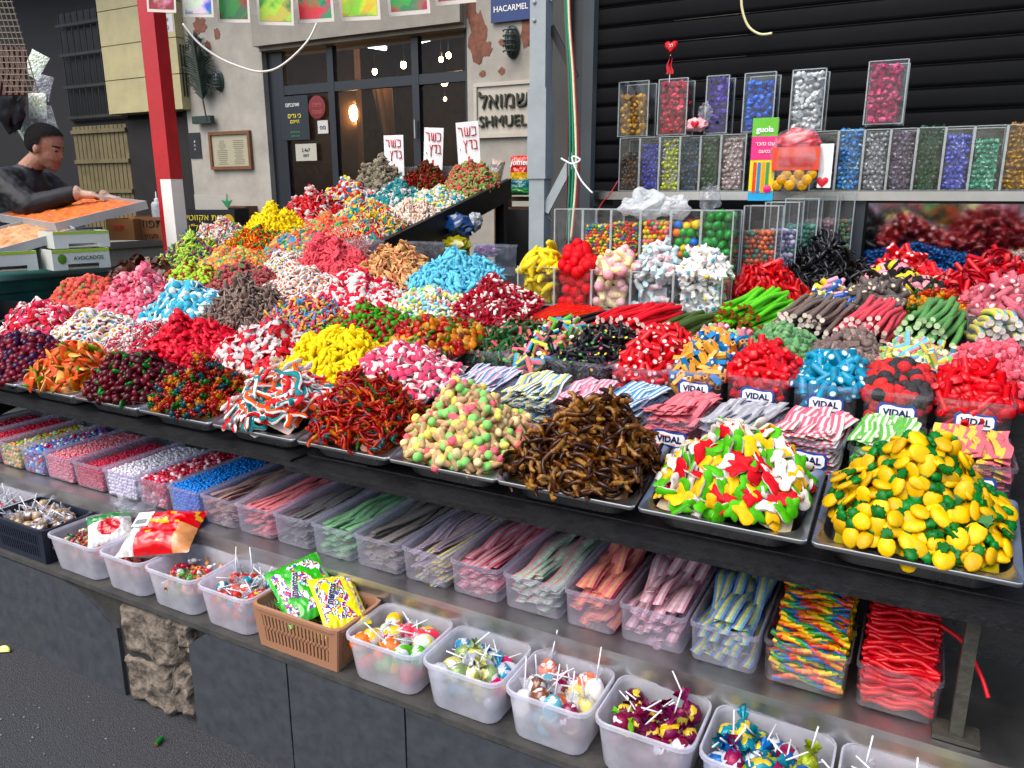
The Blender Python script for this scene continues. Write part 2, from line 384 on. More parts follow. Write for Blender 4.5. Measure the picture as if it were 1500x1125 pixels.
def k_belt(s, cols, wd=.02, th=.0022, amp=.02, ph=0., curl=0., m=9):
    k = len(cols); V, T, C = [], [], []
    for i in range(m+1):
        y = (i/m-.5)*s; z = amp*s*math.sin(2.2*math.pi*i/m+ph)+curl*s*(i/m)**2; xo = .03*s*math.sin(1.6*math.pi*i/m+ph*1.7); tw = .25*math.sin(2.5*i/m+ph)
        for zz in (0, -th):
            for j in range(k+1):
                x = (j/k-.5)*wd; V.append((xo+x*math.cos(tw), y, z+zz+x*math.sin(tw)))
    st = 2*(k+1)
    for i in range(m):
        for j in range(k):
            a = i*st+j; b = a+1; d = a+st; e = b+st; T += [(a, b, e), (a, e, d)]; C += [cols[j]]*2
            a += k+1; b += k+1; d += k+1; e += k+1; T += [(a, e, b), (a, d, e)]; C += [cols[j]]*2
        for j in (0, k):
            a = i*st+j; d = a+st; T += [(a, d, d+k+1), (a, d+k+1, a+k+1)]; C += [cols[min(j, k-1)]]*2
    for i in (0, m):
        for j in range(k): a = i*st+j; T += [(a, a+1, a+k+2), (a, a+k+2, a+k+1)]; C += [cols[j]]*2
    return np.array(V), np.array(T), np.array(C, float)
def k_bear(s, col):
    P_ = [((0, 0, 0), (.25, .29, .22)), ((0, .34, .02), (.2, .19, .18)), ((.12, .47, 0), (.06, .06, .06)), ((-.12, .47, 0), (.06, .06, .06)),
          ((.2, .12, .1), (.08, .09, .1)), ((-.2, .12, .1), (.08, .09, .1)), ((.16, -.28, .08), (.1, .12, .12)), ((-.16, -.28, .08), (.1, .12, .12))]
    return join([xf(ell(*r, 6, 4, col), p, s=1.0) if False else xf(ell(r[0]*s, r[1]*s, r[2]*s, 6, 4, col), np.array(p)*s) for p, r in P_])
def k_ball(s, col, jit=0.0, asp=1., nu=10, nv=6, seed=0):
    g = ell(s*.5, s*.5, s*.5*asp, nu, nv, col)
    if jit: q = np.random.default_rng(seed); v = g[0]*(1+q.uniform(-jit, jit, (len(g[0]), 1))); g = (v, g[1], g[2])
    return g
def k_slice(s, rind, flesh, rim=None):
    o = [(.5*math.cos(math.pi*i/9), .5*math.sin(math.pi*i/9)-.2) for i in range(10)]
    return pill(np.array(o)*s, s*.13, flesh, rind, inset=.84, tf=lambda p: rind if math.hypot(p[0], p[1]+.2*s) > .41*s else flesh)
def k_tri(s, a, b):
    o = [(.0, -.45), (.22, -.05), (.36, .35), (.12, .45), (-.12, .45), (-.36, .35), (-.22, -.05)]
    return pill(np.array(o)*s, s*.16, a, a, inset=.85, tf=lambda p: b if p[1] > .2*s else a)
def k_flower(s, pet, mid):
    g = pill(polar(18, lambda a: s*(.38+.12*math.cos(6*a))), s*.36, pet, inset=.75); return join([g, xf(ell(s*.14, s*.14, s*.1, 7, 4, mid), (0, 0, s*.19))])
def k_twist(s, a, b): 
    g = tube([((i/10-.5)*s, 0, 0) for i in range(11)], s*.22, 10, cf=lambda t, j: a if ((j*2+t*1.2) % 1) < .5 else b)
    v = g[0].copy(); ang = v[:, 0]/s*4; cs, sn = np.cos(ang), np.sin(ang); y, z = v[:, 1]*1.15, v[:, 2]*.8
    v[:, 1], v[:, 2] = y*cs-z*sn, y*sn+z*cs; return v, g[1], g[2]
def k_star(s, a, b): return pill(polar(10, lambda t: s*(.38+.14*math.cos(5*t))), s*.32, a, b)
def k_wrapped(s, col):
    b = ell(s*.27, s*.17, s*.15, 8, 5, col); f = []
    for e in (-1, 1):
        f.append(xf(tube([(0, 0, 0), (.1*s, 0, 0), (.24*s, 0, 0)], [.05*s, .06*s, .17*s], 7, col*.9, flat=.35, cap=False), (.24*s*e, 0, 0), rz(0 if e > 0 else math.pi)))
    return join([b]+f)
def k_wheel(s, col):
    n = 26; p = [(s*(.06+.4*i/n)*math.cos(i*.62), s*(.06+.4*i/n)*math.sin(i*.62), 0) for i in range(n+1)]; return tube(p, s*.055, 5, col, flat=1.6)
def k_leaf(s, col): # thin brown fruit leather folded
    return sheet(4, 3, lambda u, v: ((u-.5)*s, (v-.5)*s*.6, .12*s*math.sin(u*5)+.1*s*math.cos(v*4)), col)

# ------------------------------------------------------------------ heaps
def unit(v): return v/(np.linalg.norm(v)+1e-9)
def basis(n, spin, tilt, q):
    n = unit(np.asarray(n, float)+q.normal(0, tilt, 3)); a = unit(np.cross(n, (math.cos(spin), math.sin(spin), .01))); b = np.cross(n, a)
    return np.stack([a, b, n], 1)
_seed = [100]
DENS = .80
def sector(u, v, z):
    """where on its pile a sweet lies, seen from the front"""
    if z > .72: return 'at the peak'
    if v < -.62: return 'low at the front left' if u < -.4 else ('low at the front right' if u > .4 else 'low at the front')
    if u < -.5: return 'on the left flank'
    if u > .5: return 'on the right flank'
    if v > .35: return 'behind the peak'
    return 'halfway up the left front' if u < -.15 else ('halfway up the right front' if u > .15 else 'halfway up the front')
SHORT = {'at the peak': 'at top', 'low at the front left': 'front left', 'low at the front right': 'front right', 'low at the front': 'front', 'on the left flank': 'left flank', 'on the right flank': 'right flank', 'behind the peak': 'behind', 'halfway up the left front': 'middle left', 'halfway up the right front': 'middle right', 'halfway up the front': 'middle'}
def lab(*w_):
    for last in (w_[-1], SHORT.get(w_[-1], ''), ''):
        t = ' '.join(x for x in (*w_[:-1], last) if x)
        if len(t.split()) <= 16: return t
    return ' '.join(t.split()[:16])
def heap(name, noun, where, protos, mat, X, Y, wd, dp, H, size, base=None, slope=.24, spacing=.72, tilt=.35, mode='surf', p=2.6, f=1.25,
         spin=None, single=True, lump=.2, under=.8, core=None, scale=1.0, cat='candy', skew=0.0, minpx=9.5, flip=0.0, inner=.97, dens=None, contour=None):
    """candies piled on a tray: those that show singly are things, the layers below are one mass"""
    _seed[0] += 1; q = np.random.default_rng(_seed[0])
    base = (.85+.24*(Y-1.45)) if base is None else base
    a1, a2, a3, a4 = q.uniform(0, 6.28, 4); spacing = spacing*(dens or DENS)
    ou, ov = q.uniform(-.22, .22, 2)
    def hr(x, y):
        u, v = (x-X)/(wd/2), (y-Y)/(dp/2); u = u-ou*(1-np.minimum(1, u*u)); v = v-ov*(1-np.minimum(1, v*v)); rho = np.minimum(1.0, (np.abs(u)**p+np.abs(v)**p)**(1/p))
        return H*(1-rho**f)*(1+lump*(np.sin(x*31+a1)*np.sin(y*27+a2)+.6*np.sin(x*57+y*41+a3)))
    def h(x, y): return base+slope*(y-Y)+hr(x, y)
    meshes = [mk(name, g, mat, angle=66) for g, wt, lb in protos]
    wts = np.array([wt for g, wt, lb in protos], float); wts /= wts.sum()
    def scatter(sp, lift, ntry):
        uv = q.uniform(-1, 1, (ntry, 2)); uv = uv[(np.abs(uv)**p).sum(1) < .99]
        x, y = X+uv[:, 0]*wd/2*inner, Y+uv[:, 1]*dp/2*inner; z = h(x, y); e = .012
        nn_ = np.stack([(h(x-e, y)-h(x+e, y))/(2*e), (h(x, y-e)-h(x, y+e))/(2*e), np.ones_like(x)], 1); nn_ /= np.linalg.norm(nn_, axis=1)[:, None]
        C3 = np.stack([x, y, z], 1); got = np.zeros((len(C3), 3)); k = 0; out = []
        for i in range(len(C3)):
            if k:
                d = got[:k]-C3[i]
                if np.einsum('ij,ij->i', d, d).min() < sp*sp: continue
            got[k] = C3[i]; k += 1; n = nn_[i]
            if mode == 'rand': M = np.array(Quaternion(q.normal(0, 1, 4)).normalized().to_matrix())
            else:
                M = basis(n, q.uniform(0, 6.283) if spin is None else spin+q.normal(0, .25), tilt, q)
                if contour is not None:
                    nv_ = M[:, 2]; cx_ = unit(np.cross(nv_, (0, 0, 1))); bx_ = np.cross(nv_, cx_); an = q.normal(0, contour)+(math.pi if q.uniform() < .5 else 0)
                    ax_ = cx_*math.cos(an)+bx_*math.sin(an); M = np.stack([ax_, np.cross(nv_, ax_), nv_], 1)
                if flip and q.uniform() < flip: M = M*np.array([1, -1, -1])
            M = M*(1+q.normal(0, .09, 3)).clip(.78, 1.25)
            out.append((C3[i]+n*(lift+q.normal(0, .12)*size), M, n, int(q.choice(len(protos), p=wts)), scale*q.uniform(.88, 1.1), sector(uv[i, 0], uv[i, 1], hr(x[i:i+1], y[i:i+1])[0]/max(H, .01))))
        return out
    A = wd*dp*(1+2.2*H/min(wd, dp)); sp = size*spacing
    top = scatter(sp, size*.12, int(min(4200, 9*A/sp**2)+60))
    low = scatter(size*max(.55, under*spacing/.8), -size*.3, int(min(2000, 6*A/(size*.6)**2)+40))
    dist = np.linalg.norm(np.array([X, Y, base])-CAMP); px = FPX*size/dist
    gs = []; alone = []
    for it in top:
        view = np.dot(it[2], unit(CAMP-it[0]))
        (alone if (single and px >= minpx and view > -.05) else gs).append(it)
    if len(alone) > 300:
        q.shuffle(alone); gs += alone[300:]; alone = alone[:300]
    grp = f'{noun} {where}'
    for P3, M, n, k, s, sec in alone:
        o = bpy.data.objects.new(name, meshes[k])
        o.matrix_world = Matrix(((*(M[0]*s), P3[0]), (*(M[1]*s), P3[1]), (*(M[2]*s), P3[2]), (0, 0, 0, 1)))
        COL.objects.link(o); o['label'] = lab(protos[k][2], noun, where, sec); o['category'] = cat; o['group'] = grp
    parts = [xf(protos[it[3]][0], it[0], it[1], it[4]) for it in gs+low]
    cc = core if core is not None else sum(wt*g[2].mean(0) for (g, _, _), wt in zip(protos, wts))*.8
    nn = 12
    def cf_(u, v):
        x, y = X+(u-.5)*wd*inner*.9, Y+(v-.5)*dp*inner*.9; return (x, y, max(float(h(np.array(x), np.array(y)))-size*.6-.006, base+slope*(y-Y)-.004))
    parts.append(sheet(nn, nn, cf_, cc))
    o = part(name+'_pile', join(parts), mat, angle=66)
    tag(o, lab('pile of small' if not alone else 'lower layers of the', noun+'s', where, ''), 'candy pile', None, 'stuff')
    return o

TRAYS = {}
def tray_mesh(wd, dp, dep=.05):
    """gastronorm pan: rolled rim, flat flange, rounded well"""
    key = (round(wd, 3), round(dp, 3))
    if key in TRAYS: return TRAYS[key]
    def rr(w_, d_, r, n=5):
        pts = []
        for cx, cy, a0 in ((w_/2-r, d_/2-r, 0), (-w_/2+r, d_/2-r, 90), (-w_/2+r, -d_/2+r, 180), (w_/2-r, -d_/2+r, 270)):
            for i in range(n+1): a = R(a0+90*i/n); pts.append((cx+r*math.cos(a), cy+r*math.sin(a)))
        return pts
    loops = [(rr(wd, dp, .012), -.008), (rr(wd+.002, dp+.002, .013), -.002), (rr(wd-.002, dp-.002, .012), .001), (rr(wd-.03, dp-.03, .045), -.001), (rr(wd-.036, dp-.036, .045), -.006), (rr(wd-.055, dp-.055, .05), -dep)]
    n = len(loops[0][0]); V = [(x, y, z) for l, z in loops for x, y in l]; T = []
    for k in range(len(loops)-1):
        for j in range(n): j2 = (j+1) % n; a = k*n; T += [(a+j, a+j2, a+n+j2), (a+j, a+n+j2, a+n+j)]
    k0 = (len(loops)-1)*n; V.append((0, 0, -dep)); T += [(k0+j, k0+(j+1) % n, len(V)-1) for j in range(n)]
    g = tint((np.array(V, float), np.array(T), None), W1); TRAYS[key] = mk('steel_tray', g, STEEL, angle=50); return TRAYS[key]
def tray(X, Y, wd, dp, what, slope=.24, base=None):
    b = (.85+.24*(Y-1.45)) if base is None else base
    o = ob('steel_tray', tray_mesh(wd, dp), None, (X, Y, b), (math.atan(slope), 0, 0))
    tag(o, f'stainless steel tray under the {what}', 'tray', 'steel trays on the stall'); return o

# ------------------------------------------------------------------ the setting: ground, low wall, ledge, stall
ASPH = plain('asphalt', (.035, .036, .04), rough=.85, var=.55, vscale=160, bump=.8, bscale=220, detail=3)
gv = sheet(60, 40, lambda u, v: (-14+22*u, -3+14*v, .006*noise.noise((u*60, v*40, 0))), W1)
tag(part('ground', gv, ASPH), kind='structure')
q = np.random.default_rng(3)
specks = []
for i in range(190):
    x, y = q.uniform(-2.9, -1.0), q.uniform(.72, 1.2); s = q.uniform(.0015, .004)
    specks.append(xf(ell(s, s*.8, s*.4, 5, 3, np.array([.3, .3, .31])*q.uniform(.15, 1.1)), (x, y, .004)))
tag(part('pavement_grit', join(specks), PLAINC), 'pale grit specks scattered over the dark asphalt', 'grit', None, 'stuff')

SLATE = plain('slate_slab', '303338', rough=.52, col2='3f4347', vscale=24, bump=.35, bscale=14, detail=9)
MORT = plain('wall_mortar', '2b2925', rough=.9, var=.4, vscale=20, bump=.6, bscale=30)
STONE = plain('rubble_stone', '2c251e', rough=.95, col2='85786a', vscale=30, bump=1.0, bscale=60, detail=12)
wl = empty('low_wall', (0, 1.25, 0)); tag(wl, 'low kerb wall faced with dark slate slabs under the front bins', 'wall')
part('wall_core', join([box(-5, .9, .03, .16, 0, .335), box(-5, -1.86, .012, .03, .0, .33)]), MORT, wl)
def slab(x0, x1, z0, z1, dx=0, chip=()):
    n = 14; q = np.random.default_rng(int(abs(x0)*1000))
    def top(u): return z1-.004*abs(noise.noise((u*9+x0, 1, 2)))-sum(a*max(0, 1-abs(u-uc)/wc) for uc, wc, a in chip)
    f = sheet(n, 6, lambda u, v: (x0+(x1-x0)*u+dx*v*0, .0+.002*noise.noise((u*4+x0*3, v*3, 0)), z0+(top(u)-z0)*v))
    t = sheet(n, 1, lambda u, v: (x0+(x1-x0)*u, .0+.03*v, top(u)))
    s1 = sheet(6, 1, lambda u, v: (x0, .03*v, z0+(top(0)-z0)*u)); s2 = sheet(6, 1, lambda u, v: (x1, .03*v, z0+(top(1)-z0)*u))
    part('slate_slab', join([f, t, s1, s2]), SLATE, wl)
for a, b in ((-5, -4.2), (-4.19, -3.35), (-3.34, -2.72)): slab(a, b, .0, .335)
slab(-2.71, -2.02, 0, .33, chip=((.9, .22, .05), (1.0, .12, .07)))
slab(-1.70, -1.33, 0, .335, chip=((0, .22, .06),)); slab(-1.325, -.96, 0, .335); slab(-.955, -.5, 0, .335); slab(-.495, .0, 0, .335); slab(.005, .9, 0, .335)
def rock(x0, x1, z0, z1, seed, parent, bulge=.02):
    """a rough block of rubble set in the wall"""
    n = 22
    def f(u, v):
        e = min(u, 1-u, v, 1-v); rd = min(1, e/.07)**.5
        xx = x0+(x1-x0)*u+.012*noise.noise((u*3+seed, v*3, 1))*rd; zz = z0+(z1-z0)*v+.012*noise.noise((u*3, v*3+seed, 2))
        return (xx+.02*noise.noise((v*4, seed, 3)), .03-(bulge+.02)*rd-.016*noise.noise((u*3.2+seed, v*3.2, 5))*rd-.004*noise.noise((u*7+seed, v*7, 6))-.002*noise.noise((u*25, v*25, seed)), zz+.012*noise.noise((u*4, seed, 4)))
    part('stone', sheet(n, n, f), STONE, parent, angle=180)
rock(-2.0, -1.765, .165, .325, 2.3, wl, .012); rock(-2.005, -1.80, .0, .155, 7.1, wl, .012); rock(-1.80, -1.715, .02, .19, 11.7, wl, .005); rock(-1.76, -1.695, .235, .33, 15.2, wl, .01)
# wall top slab
part('cap_slab', box(-5, .9, -.002, .2, .3365, .352), plain('cap_stone', '2a2a2a', rough=.7, col2='45433f', vscale=12, bump=.4, bscale=30), wl)

ledge = empty('steel_ledge', (0, 1.43, .352)); tag(ledge, 'stainless steel ledge carrying the lower row of clear boxes', 'shelf')
part('riser', sheet(120, 8, lambda u, v: (-5+5.35*u, .0+.004*noise.noise((u*40, v*2, 1)), .15*v), W1), LEDGEM, ledge)
part('shelf_top', join([box(-5, .35, -.006, .012, .15, .168), box(-5, .35, .012, .75, .158, .166)]), LEDGEM, ledge)
part('back_panel', box(-5, .9, .75, .77, 0, .62), BLACKM, ledge)

stall = empty('market_stall', (0, 1.45, 0)); tag(stall, 'black market stall with sloping table carrying the candy trays', 'stall')
SL = .24
def slopebox(x0, x1, y0, y1, th=.03, off=-.06):
    g = box(x0, x1, y0-1.45, y1-1.45, 0, th); v = g[0].copy(); v[:, 2] += .85+SL*v[:, 1]+off-th; return v, g[1], g[2]
part('table_top', slopebox(-3.62, -1.24, 1.5, 3.06), BLACKW, stall)
part('table_top', slopebox(-3.62, -2.42, 3.061, 4.42), BLACKW, stall)
part('side_board', slopebox(-2.419, -2.385, 3.0, 4.42, .13, .025), BLACKW, stall)
part('front_beam', box(-5, .22, .09, .13, .752, .779), BLACKW, stall)
part('front_board', join([box(-1.45, .22, -.035, .14, .782, .797)]), BLACKW, stall)
part('front_board', join([box(-5, -1.452, -.012, .14, .784, .803)]), BLACKW, stall)
part('table_top', box(-1.239, .62, .05, .34, .78, .8), BLACKW, stall)
for (y0, y1, z) in ((1.79, 2.07, .86), (2.071, 2.34, .925), (2.341, 2.55, .985), (2.551, 2.81, 1.06), (2.811, 3.06, 1.12), (3.061, 3.5, 1.16)):
    part('display_step', box(-1.238, .62, y0-1.45, y1-1.45, .5, z-.003), BLACKW, stall)
for x, y in ((-2.42, 4.36), (-3.55, 4.36), (-3.55, 3.0), (-1.3, 3.0)):
    part('leg', box(x-.03, x+.03, y-1.48, y-1.42, 0, .85+SL*(y-1.45)-.1), BLACKM, stall)
LEGM = plain('worn_leg_metal', '38362f', rough=.55, var=.4, vscale=20, bump=.3, bscale=60)
lg = part('leg', box(.132, .154, .005, .03, .53, .78), LEGM, stall); part('foot', box(.105, .182, -.005, .05, .521, .53), LEGM, lg)
part('end_panel', box(.64, .66, .06, 2.0, 0, 1.2), BLACKM, stall)
part('back_board', box(-1.238, .62, .36, .38, .0, .775), BLACKM, stall)
part('left_end_board', slopebox(-3.65, -3.621, 1.5, 4.42, .4, -.02), BLACKW, stall)

# ------------------------------------------------------------------ left block: piles of sweets on steel trays
RED, PINK, DPINK, CREAM = c('dd1d2b'), c('f08a98'), c('e8506a'), c('f6ead8')
YEL, GRN, ORG, BLU, TEAL = c('f4d51a'), c('2f9a2e'), c('ee6a1e'), c('2f86c8'), c('1f8f96')
LBL, LIME, BROWN, PURP = c('6cc6dc'), c('8ccf3a'), c('5c3a22'), c('7a2c78')
def T(*k): return list(k)
HW, HD = .315, .262
def left(name, noun, where, protos, mat, X, Y, H, size, wd=HW, dp=HD, **kw):
    tray(X, Y, wd, dp, f'{noun}s {where}' if len((noun+where).split()) < 10 else f'{noun}s')
    bk_ = Y > 1.7; k = .85 if bk_ else .96; kw.setdefault('f', 1.5 if bk_ else 1.42); kw.setdefault('p', 2.8 if bk_ else 3.1)
    protos = [((g[0]*k, g[1], g[2]), w_, lb) for g, w_, lb in protos]
    heap(name, noun, where, protos, mat, X, Y, wd+(.045 if bk_ else -.004), dp+(.05 if bk_ else .004), H*(.95 if bk_ else .95), size*k, **kw)
# front row
left('pineapple_gummy', 'pineapple gummy', 'in the right front tray', T((k_pine(.06, c('f6c806'), c('136b22')), 1, 'yellow'), (k_pine(.056, c('e9b603'), c('1b7a2c')), 1, 'yellow')), GUMMY, .035, 1.585, .15, .043, wd=.345, inner=.88, spacing=.64, tilt=.3, flip=.3)
left('frog_gummy', 'white-bellied frog gummy', 'beside the pineapple gummies', T((k_frog(.047, c('4fb01c')), 3, 'green'), (k_frog(.047, c('d4121f')), 2.2, 'red'), (k_frog(.047, c('f0b71a')), 1.6, 'yellow')), FOAM, -.315, 1.585, .145, .037, wd=.34, spacing=.58, tilt=.45, flip=.3, inner=.9)
CO1, CO2, CO3 = c('42200e'), c('7a4a1e'), c('c09050')
left('cola_worm', 'brown cola worm', 'in the front row', T((k_worm(.092, [CO1, CO1, CO2, CO3, CO3, CO2], .072, .2), 1, ''), (k_worm(.088, [CO3, CO2, CO1, CO1], .072, .26, .8), 1, ''), (k_worm(.092, [CO2, CO3, CO2, CO1, CO1], .072, .14, 2.), 1, '')), CLEARG, -.66, 1.585, .165, .045, wd=.335, spacing=.42, tilt=.25, inner=.95, dens=.85, contour=.6)
left('ice_cream_cone_gummy', 'ice cream cone gummy', 'beside the cola worms', T((k_cone(.046, c('7fce62')), 1, 'green topped'), (k_cone(.046, c('ea5c6c')), 1, 'pink topped'), (k_cone(.046, c('efdd62')), 1, 'yellow topped'), (k_cone(.047, c('e0cc90')), .5, 'cream topped')), SUGAR, -.985, 1.585, .14, .0375, wd=.31, inner=.93, spacing=.62, mode='rand')
WR, WO, WY, WG, WT = c('b3120f'), c('d9541a'), c('d99a1c'), c('2e7a28'), c('14626a')
left('worm_gummy', 'clear worm gummy', 'in the dark red pile', T((k_worm(.07, [WR, WR, WO], .075, .16), 3, 'red'), (k_worm(.07, [WO, WY, WR], .075, .2, 1.), 2, 'orange'), (k_worm(.066, [WG, WR], .075, .2, 2.), 1, 'green'), (k_worm(.066, [WT, WR, WR], .075, .14, .5), 1, 'teal')), CLEARG, -1.295, 1.585, .16, .04, wd=.305, spacing=.42, tilt=.3, inner=.94, dens=.85, contour=.7)
left('snake_gummy', 'long snake gummy with white belly', 'in the curled striped front pile', T((k_snake(.11, c('c81a22')), 2, 'red'), (k_snake(.11, c('16797c'), ph=1.), 1.6, 'teal'), (k_snake(.11, c('e2551a'), ph=2.), 1.6, 'orange'), (k_snake(.1, c('f2ece6'), c('d8404a'), .4), 1, 'white')), FOAM, -1.615, 1.585, .125, .05, spacing=.45, tilt=.25, inner=.86, contour=.6)
left('bear_gummy', 'clear bear gummy', 'in the front tray beside the snakes', T((k_bear(.038, c('a81414')), 3, 'red'), (k_bear(.038, c('0f5f6e')), 1.2, 'teal'), (k_bear(.038, c('d8901a')), 1, 'amber'), (k_bear(.038, c('1c7a2a')), 1, 'green'), (k_bear(.038, c('c8501a')), 1.2, 'orange')), CLEARG, -1.94, 1.585, .12, .03, spacing=.74, mode='rand')
left('cherry_gummy', 'shiny cherry gummy', 'in the dark front tray beside the bears', T((k_ball(.032, c('5c0a18'), asp=.75), 4, 'dark red'), (k_ball(.03, c('7d0e22'), asp=.7), 3, 'red'), (k_oval(.034, c('158a30'), c('158a30'), t=.3), 1.6, 'green')), CLEARG, -2.26, 1.585, .11, .03, spacing=.7, mode='rand')
left('watermelon_slice_gummy', 'orange and green melon slice gummy', 'in the front tray beside the cherries', T((k_slice(.056, c('f0b27a'), c('e2541e')), 2, ''), (k_slice(.056, c('5d8a1f'), c('e2661e')), 1.4, 'green rimmed'), (k_tri(.052, c('e0501c'), c('4f8a20')), 1.3, 'wedge shaped'), (k_slice(.05, c('f3c98a'), c('f0b05a')), .7, 'pale')), GUMMY, -2.58, 1.585, .11, .046, spacing=.6, tilt=.55)
left('berry_gummy', 'shiny berry gummy', 'in the tray left of the melon slices', T((k_ball(.032, c('8e0f2c'), .06), 2, 'red'), (k_ball(.032, c('3c1548'), .06), 1, 'purple')), CLEARG, -2.9, 1.585, .1, .03, spacing=.75, mode='rand')
left('berry_gummy', 'crimson berry gummy', 'in the front tray at the far left', T((k_ball(.032, c('a3142c'), .06), 2, 'shiny')), CLEARG, -3.22, 1.585, .09, .03, spacing=.78, mode='rand')
# second row
Y2 = 1.855
left('button_gummy', 'pink and white button gummy', 'in the pile above the red worms', T((k_lens(.03, c('e85a78'), WHITE), 2, ''), (k_lens(.03, WHITE, c('e85a78')), 1, 'white topped')), FOAM, -1.375, Y2, .1, .03, wd=.3, spacing=.74, tilt=.6)
left('banana_candy', 'yellow banana candy', 'in the second row pile', T((k_banana(.05, c('f4da14')), 1, ''), (k_banana(.046, c('f0cf0c'), .12), 1, '')), FOAM, -1.665, Y2, .125, .036, spacing=.55, tilt=.4)
left('heart_gummy', 'flat heart gummy', 'between the bananas and the red hearts', T((k_heart(.046, c('d3182c')), 1, 'red and white'), (k_heart(.046, c('e4d8d4'), c('d3182c')), 1, 'white topped')), GUMMY, -1.98, Y2, .125, .036, spacing=.62, tilt=.4, flip=.3)
left('coral_heart_gummy', 'coral red heart gummy', 'in the second row red pile', T((k_heart(.05, c('e23a48'), c('e23a48')), 2, ''), (k_heart(.046, c('d42c3c'), c('e8606a')), 1, '')), GUMMY, -2.285, Y2, .13, .04, spacing=.62, tilt=.35)
left('mini_heart_gummy', 'mini pink and white gummy', 'between red hearts and fried eggs', T((k_heart(.024, c('d8284c')), 1, ''), (k_heart(.024, WHITE, c('d8284c')), 1, '')), GUMMY, -2.575, Y2, .07, .026, wd=.27, spacing=.75, tilt=.6, minpx=8)
left('fried_egg_gummy', 'white fried egg gummy', 'behind the melon slices', T((k_egg(.042, c('e8b81a')), 2, 'yellow dotted'), (k_egg(.042, c('c8203c')), 1.4, 'red dotted'), (k_egg(.042, c('2f9ab8')), 1, 'blue dotted')), FOAM, -2.88, Y2, .1, .038, spacing=.64, tilt=.5)
left('strawberry_gummy', 'red and white strawberry gummy', 'in the second row at far left', T((k_heart(.038, c('cf1834')), 2, ''), (k_lens(.034, c('e2506c'), WHITE), 1.4, 'round'), (k_heart(.038, WHITE, c('cf1834')), .8, 'white topped')), FOAM, -3.2, Y2, .13, .036, spacing=.64, tilt=.6)
# third row
Y3 = 2.122
left('fruit_slice_gummy', 'clear round fruit gummy', 'beside the dark green licorice', T((k_lens(.036, c('e8921e'), c('e8921e')), 2, 'orange'), (k_lens(.036, c('cf2a22'), c('cf2a22')), 2, 'red'), (k_lens(.036, c('e8c05a'), c('e8c05a')), 1.4, 'pale yellow'), (k_lens(.036, c('6a8f2a'), c('6a8f2a')), .8, 'green'), (k_lens(.036, c('8a4a3c'), c('8a4a3c')), 1, 'brown')), CLEARG, -1.44, Y3, .085, .034, wd=.29, spacing=.68, tilt=.6)
left('apple_gummy', 'half green half red gummy', 'in the third row behind the bananas', T((k_oval(.032, c('3f9a26'), c('b8242c'), .85, .5), 1, ''), (k_oval(.032, c('a81f2a'), c('3f9a26'), .85, .5), 1.2, ''), (k_heart(.034, c('56b02e'), c('4a9a26')), .5, 'green')), GUMMY, -1.735, Y3, .09, .03, spacing=.68, tilt=.7)
RW = [c('d0304c'), c('3a8ac0'), c('e8a01e'), c('56a83a')]
left('sour_worm_gummy', 'rainbow sour worm gummy', 'in the multicoloured third row pile', T((k_worm(.055, [RW[0], RW[1]], .11, .15), 1, ''), (k_worm(.055, [RW[2], RW[0]], .11, .2, 1.), 1, ''), (k_worm(.052, [RW[1], RW[3], RW[2]], .11, .2, 2.), 1, '')), SUGAR, -2.04, Y3, .095, .034, spacing=.6, tilt=.5)
left('cola_bottle_gummy', 'brown sugared cola bottle gummy', 'in the third row brown pile', T((k_bottle(.052, c('5a4032'), c('8d7460')), 1, ''), (k_bottle(.05, c('6e5546'), c('9c8672')), 1, '')), SUGAR, -2.345, Y3, .155, .036, spacing=.58, tilt=.8)
left('dolphin_gummy', 'pale blue oval gummy', 'behind the red hearts', T((k_oval(.044, c('4fb2cc'), WHITE, .8, .3), 2, ''), (k_oval(.044, c('dfe9e6'), c('8fd0dc'), .8, .3), 1.5, 'white topped')), FOAM, -2.665, Y3, .12, .04, spacing=.62, tilt=.5)
left('pink_heart_gummy', 'pink heart gummy', 'in the tall third row pink pile', T((k_heart(.042, c('ee7088'), c('f4c4c8')), 2, ''), (k_lens(.038, c('f2a0ac'), WHITE), 1, 'round'), (k_heart(.04, c('e4526e'), c('f2b4bc')), 1, 'deep')), GUMMY, -2.99, Y3, .165, .038, spacing=.6, tilt=.5)
left('sugar_cube_gummy', 'red sugared cube gummy', 'in the third row at far left', T((k_cube(.03, c('c8201e')), 2, ''), (k_cube(.03, c('d8501e')), 1.4, 'orange'), (k_cube(.028, c('6d7a1c')), .4, 'olive')), SUGAR, -3.32, Y3, .125, .03, spacing=.7, mode='rand')
# fourth row
Y4 = 2.389
left('cherry_candy', 'dark red and white cherry candy', 'beside the yellow banana bin', T((k_bottle(.04, c('a8142a'), c('b81c32')), 2, ''), (k_bottle(.038, c('f0d8d0'), c('b81c32')), 1, 'pale'), ), FOAM, -1.37, 2.44, .11, .034, wd=.26, spacing=.6, mode='rand')
left('meringue_candy', 'pastel mushroom candy', 'between the cherry candies and red cubes', T((k_cone(.036, c('6cc0d2'), WHITE), 2, 'light blue'), (k_cone(.036, c('e8d44a'), WHITE), 1.4, 'yellow'), (k_cone(.036, c('8cc84a'), WHITE), 1, 'green'), (k_cone(.036, c('e8686e'), WHITE), 1, 'coral')), SUGAR, -1.64, 2.36, .075, .032, wd=.27, spacing=.66, mode='rand')
left('drum_gummy', 'red and white cube gummy', 'in the fourth row behind rainbow worms', T((k_cube(.03, WHITE, c('cf2038')), 1, 'white topped'), (k_cube(.03, c('d62a40'), WHITE), 1.2, '')), FOAM, -1.985, Y4, .11, .03, spacing=.66, tilt=.9)
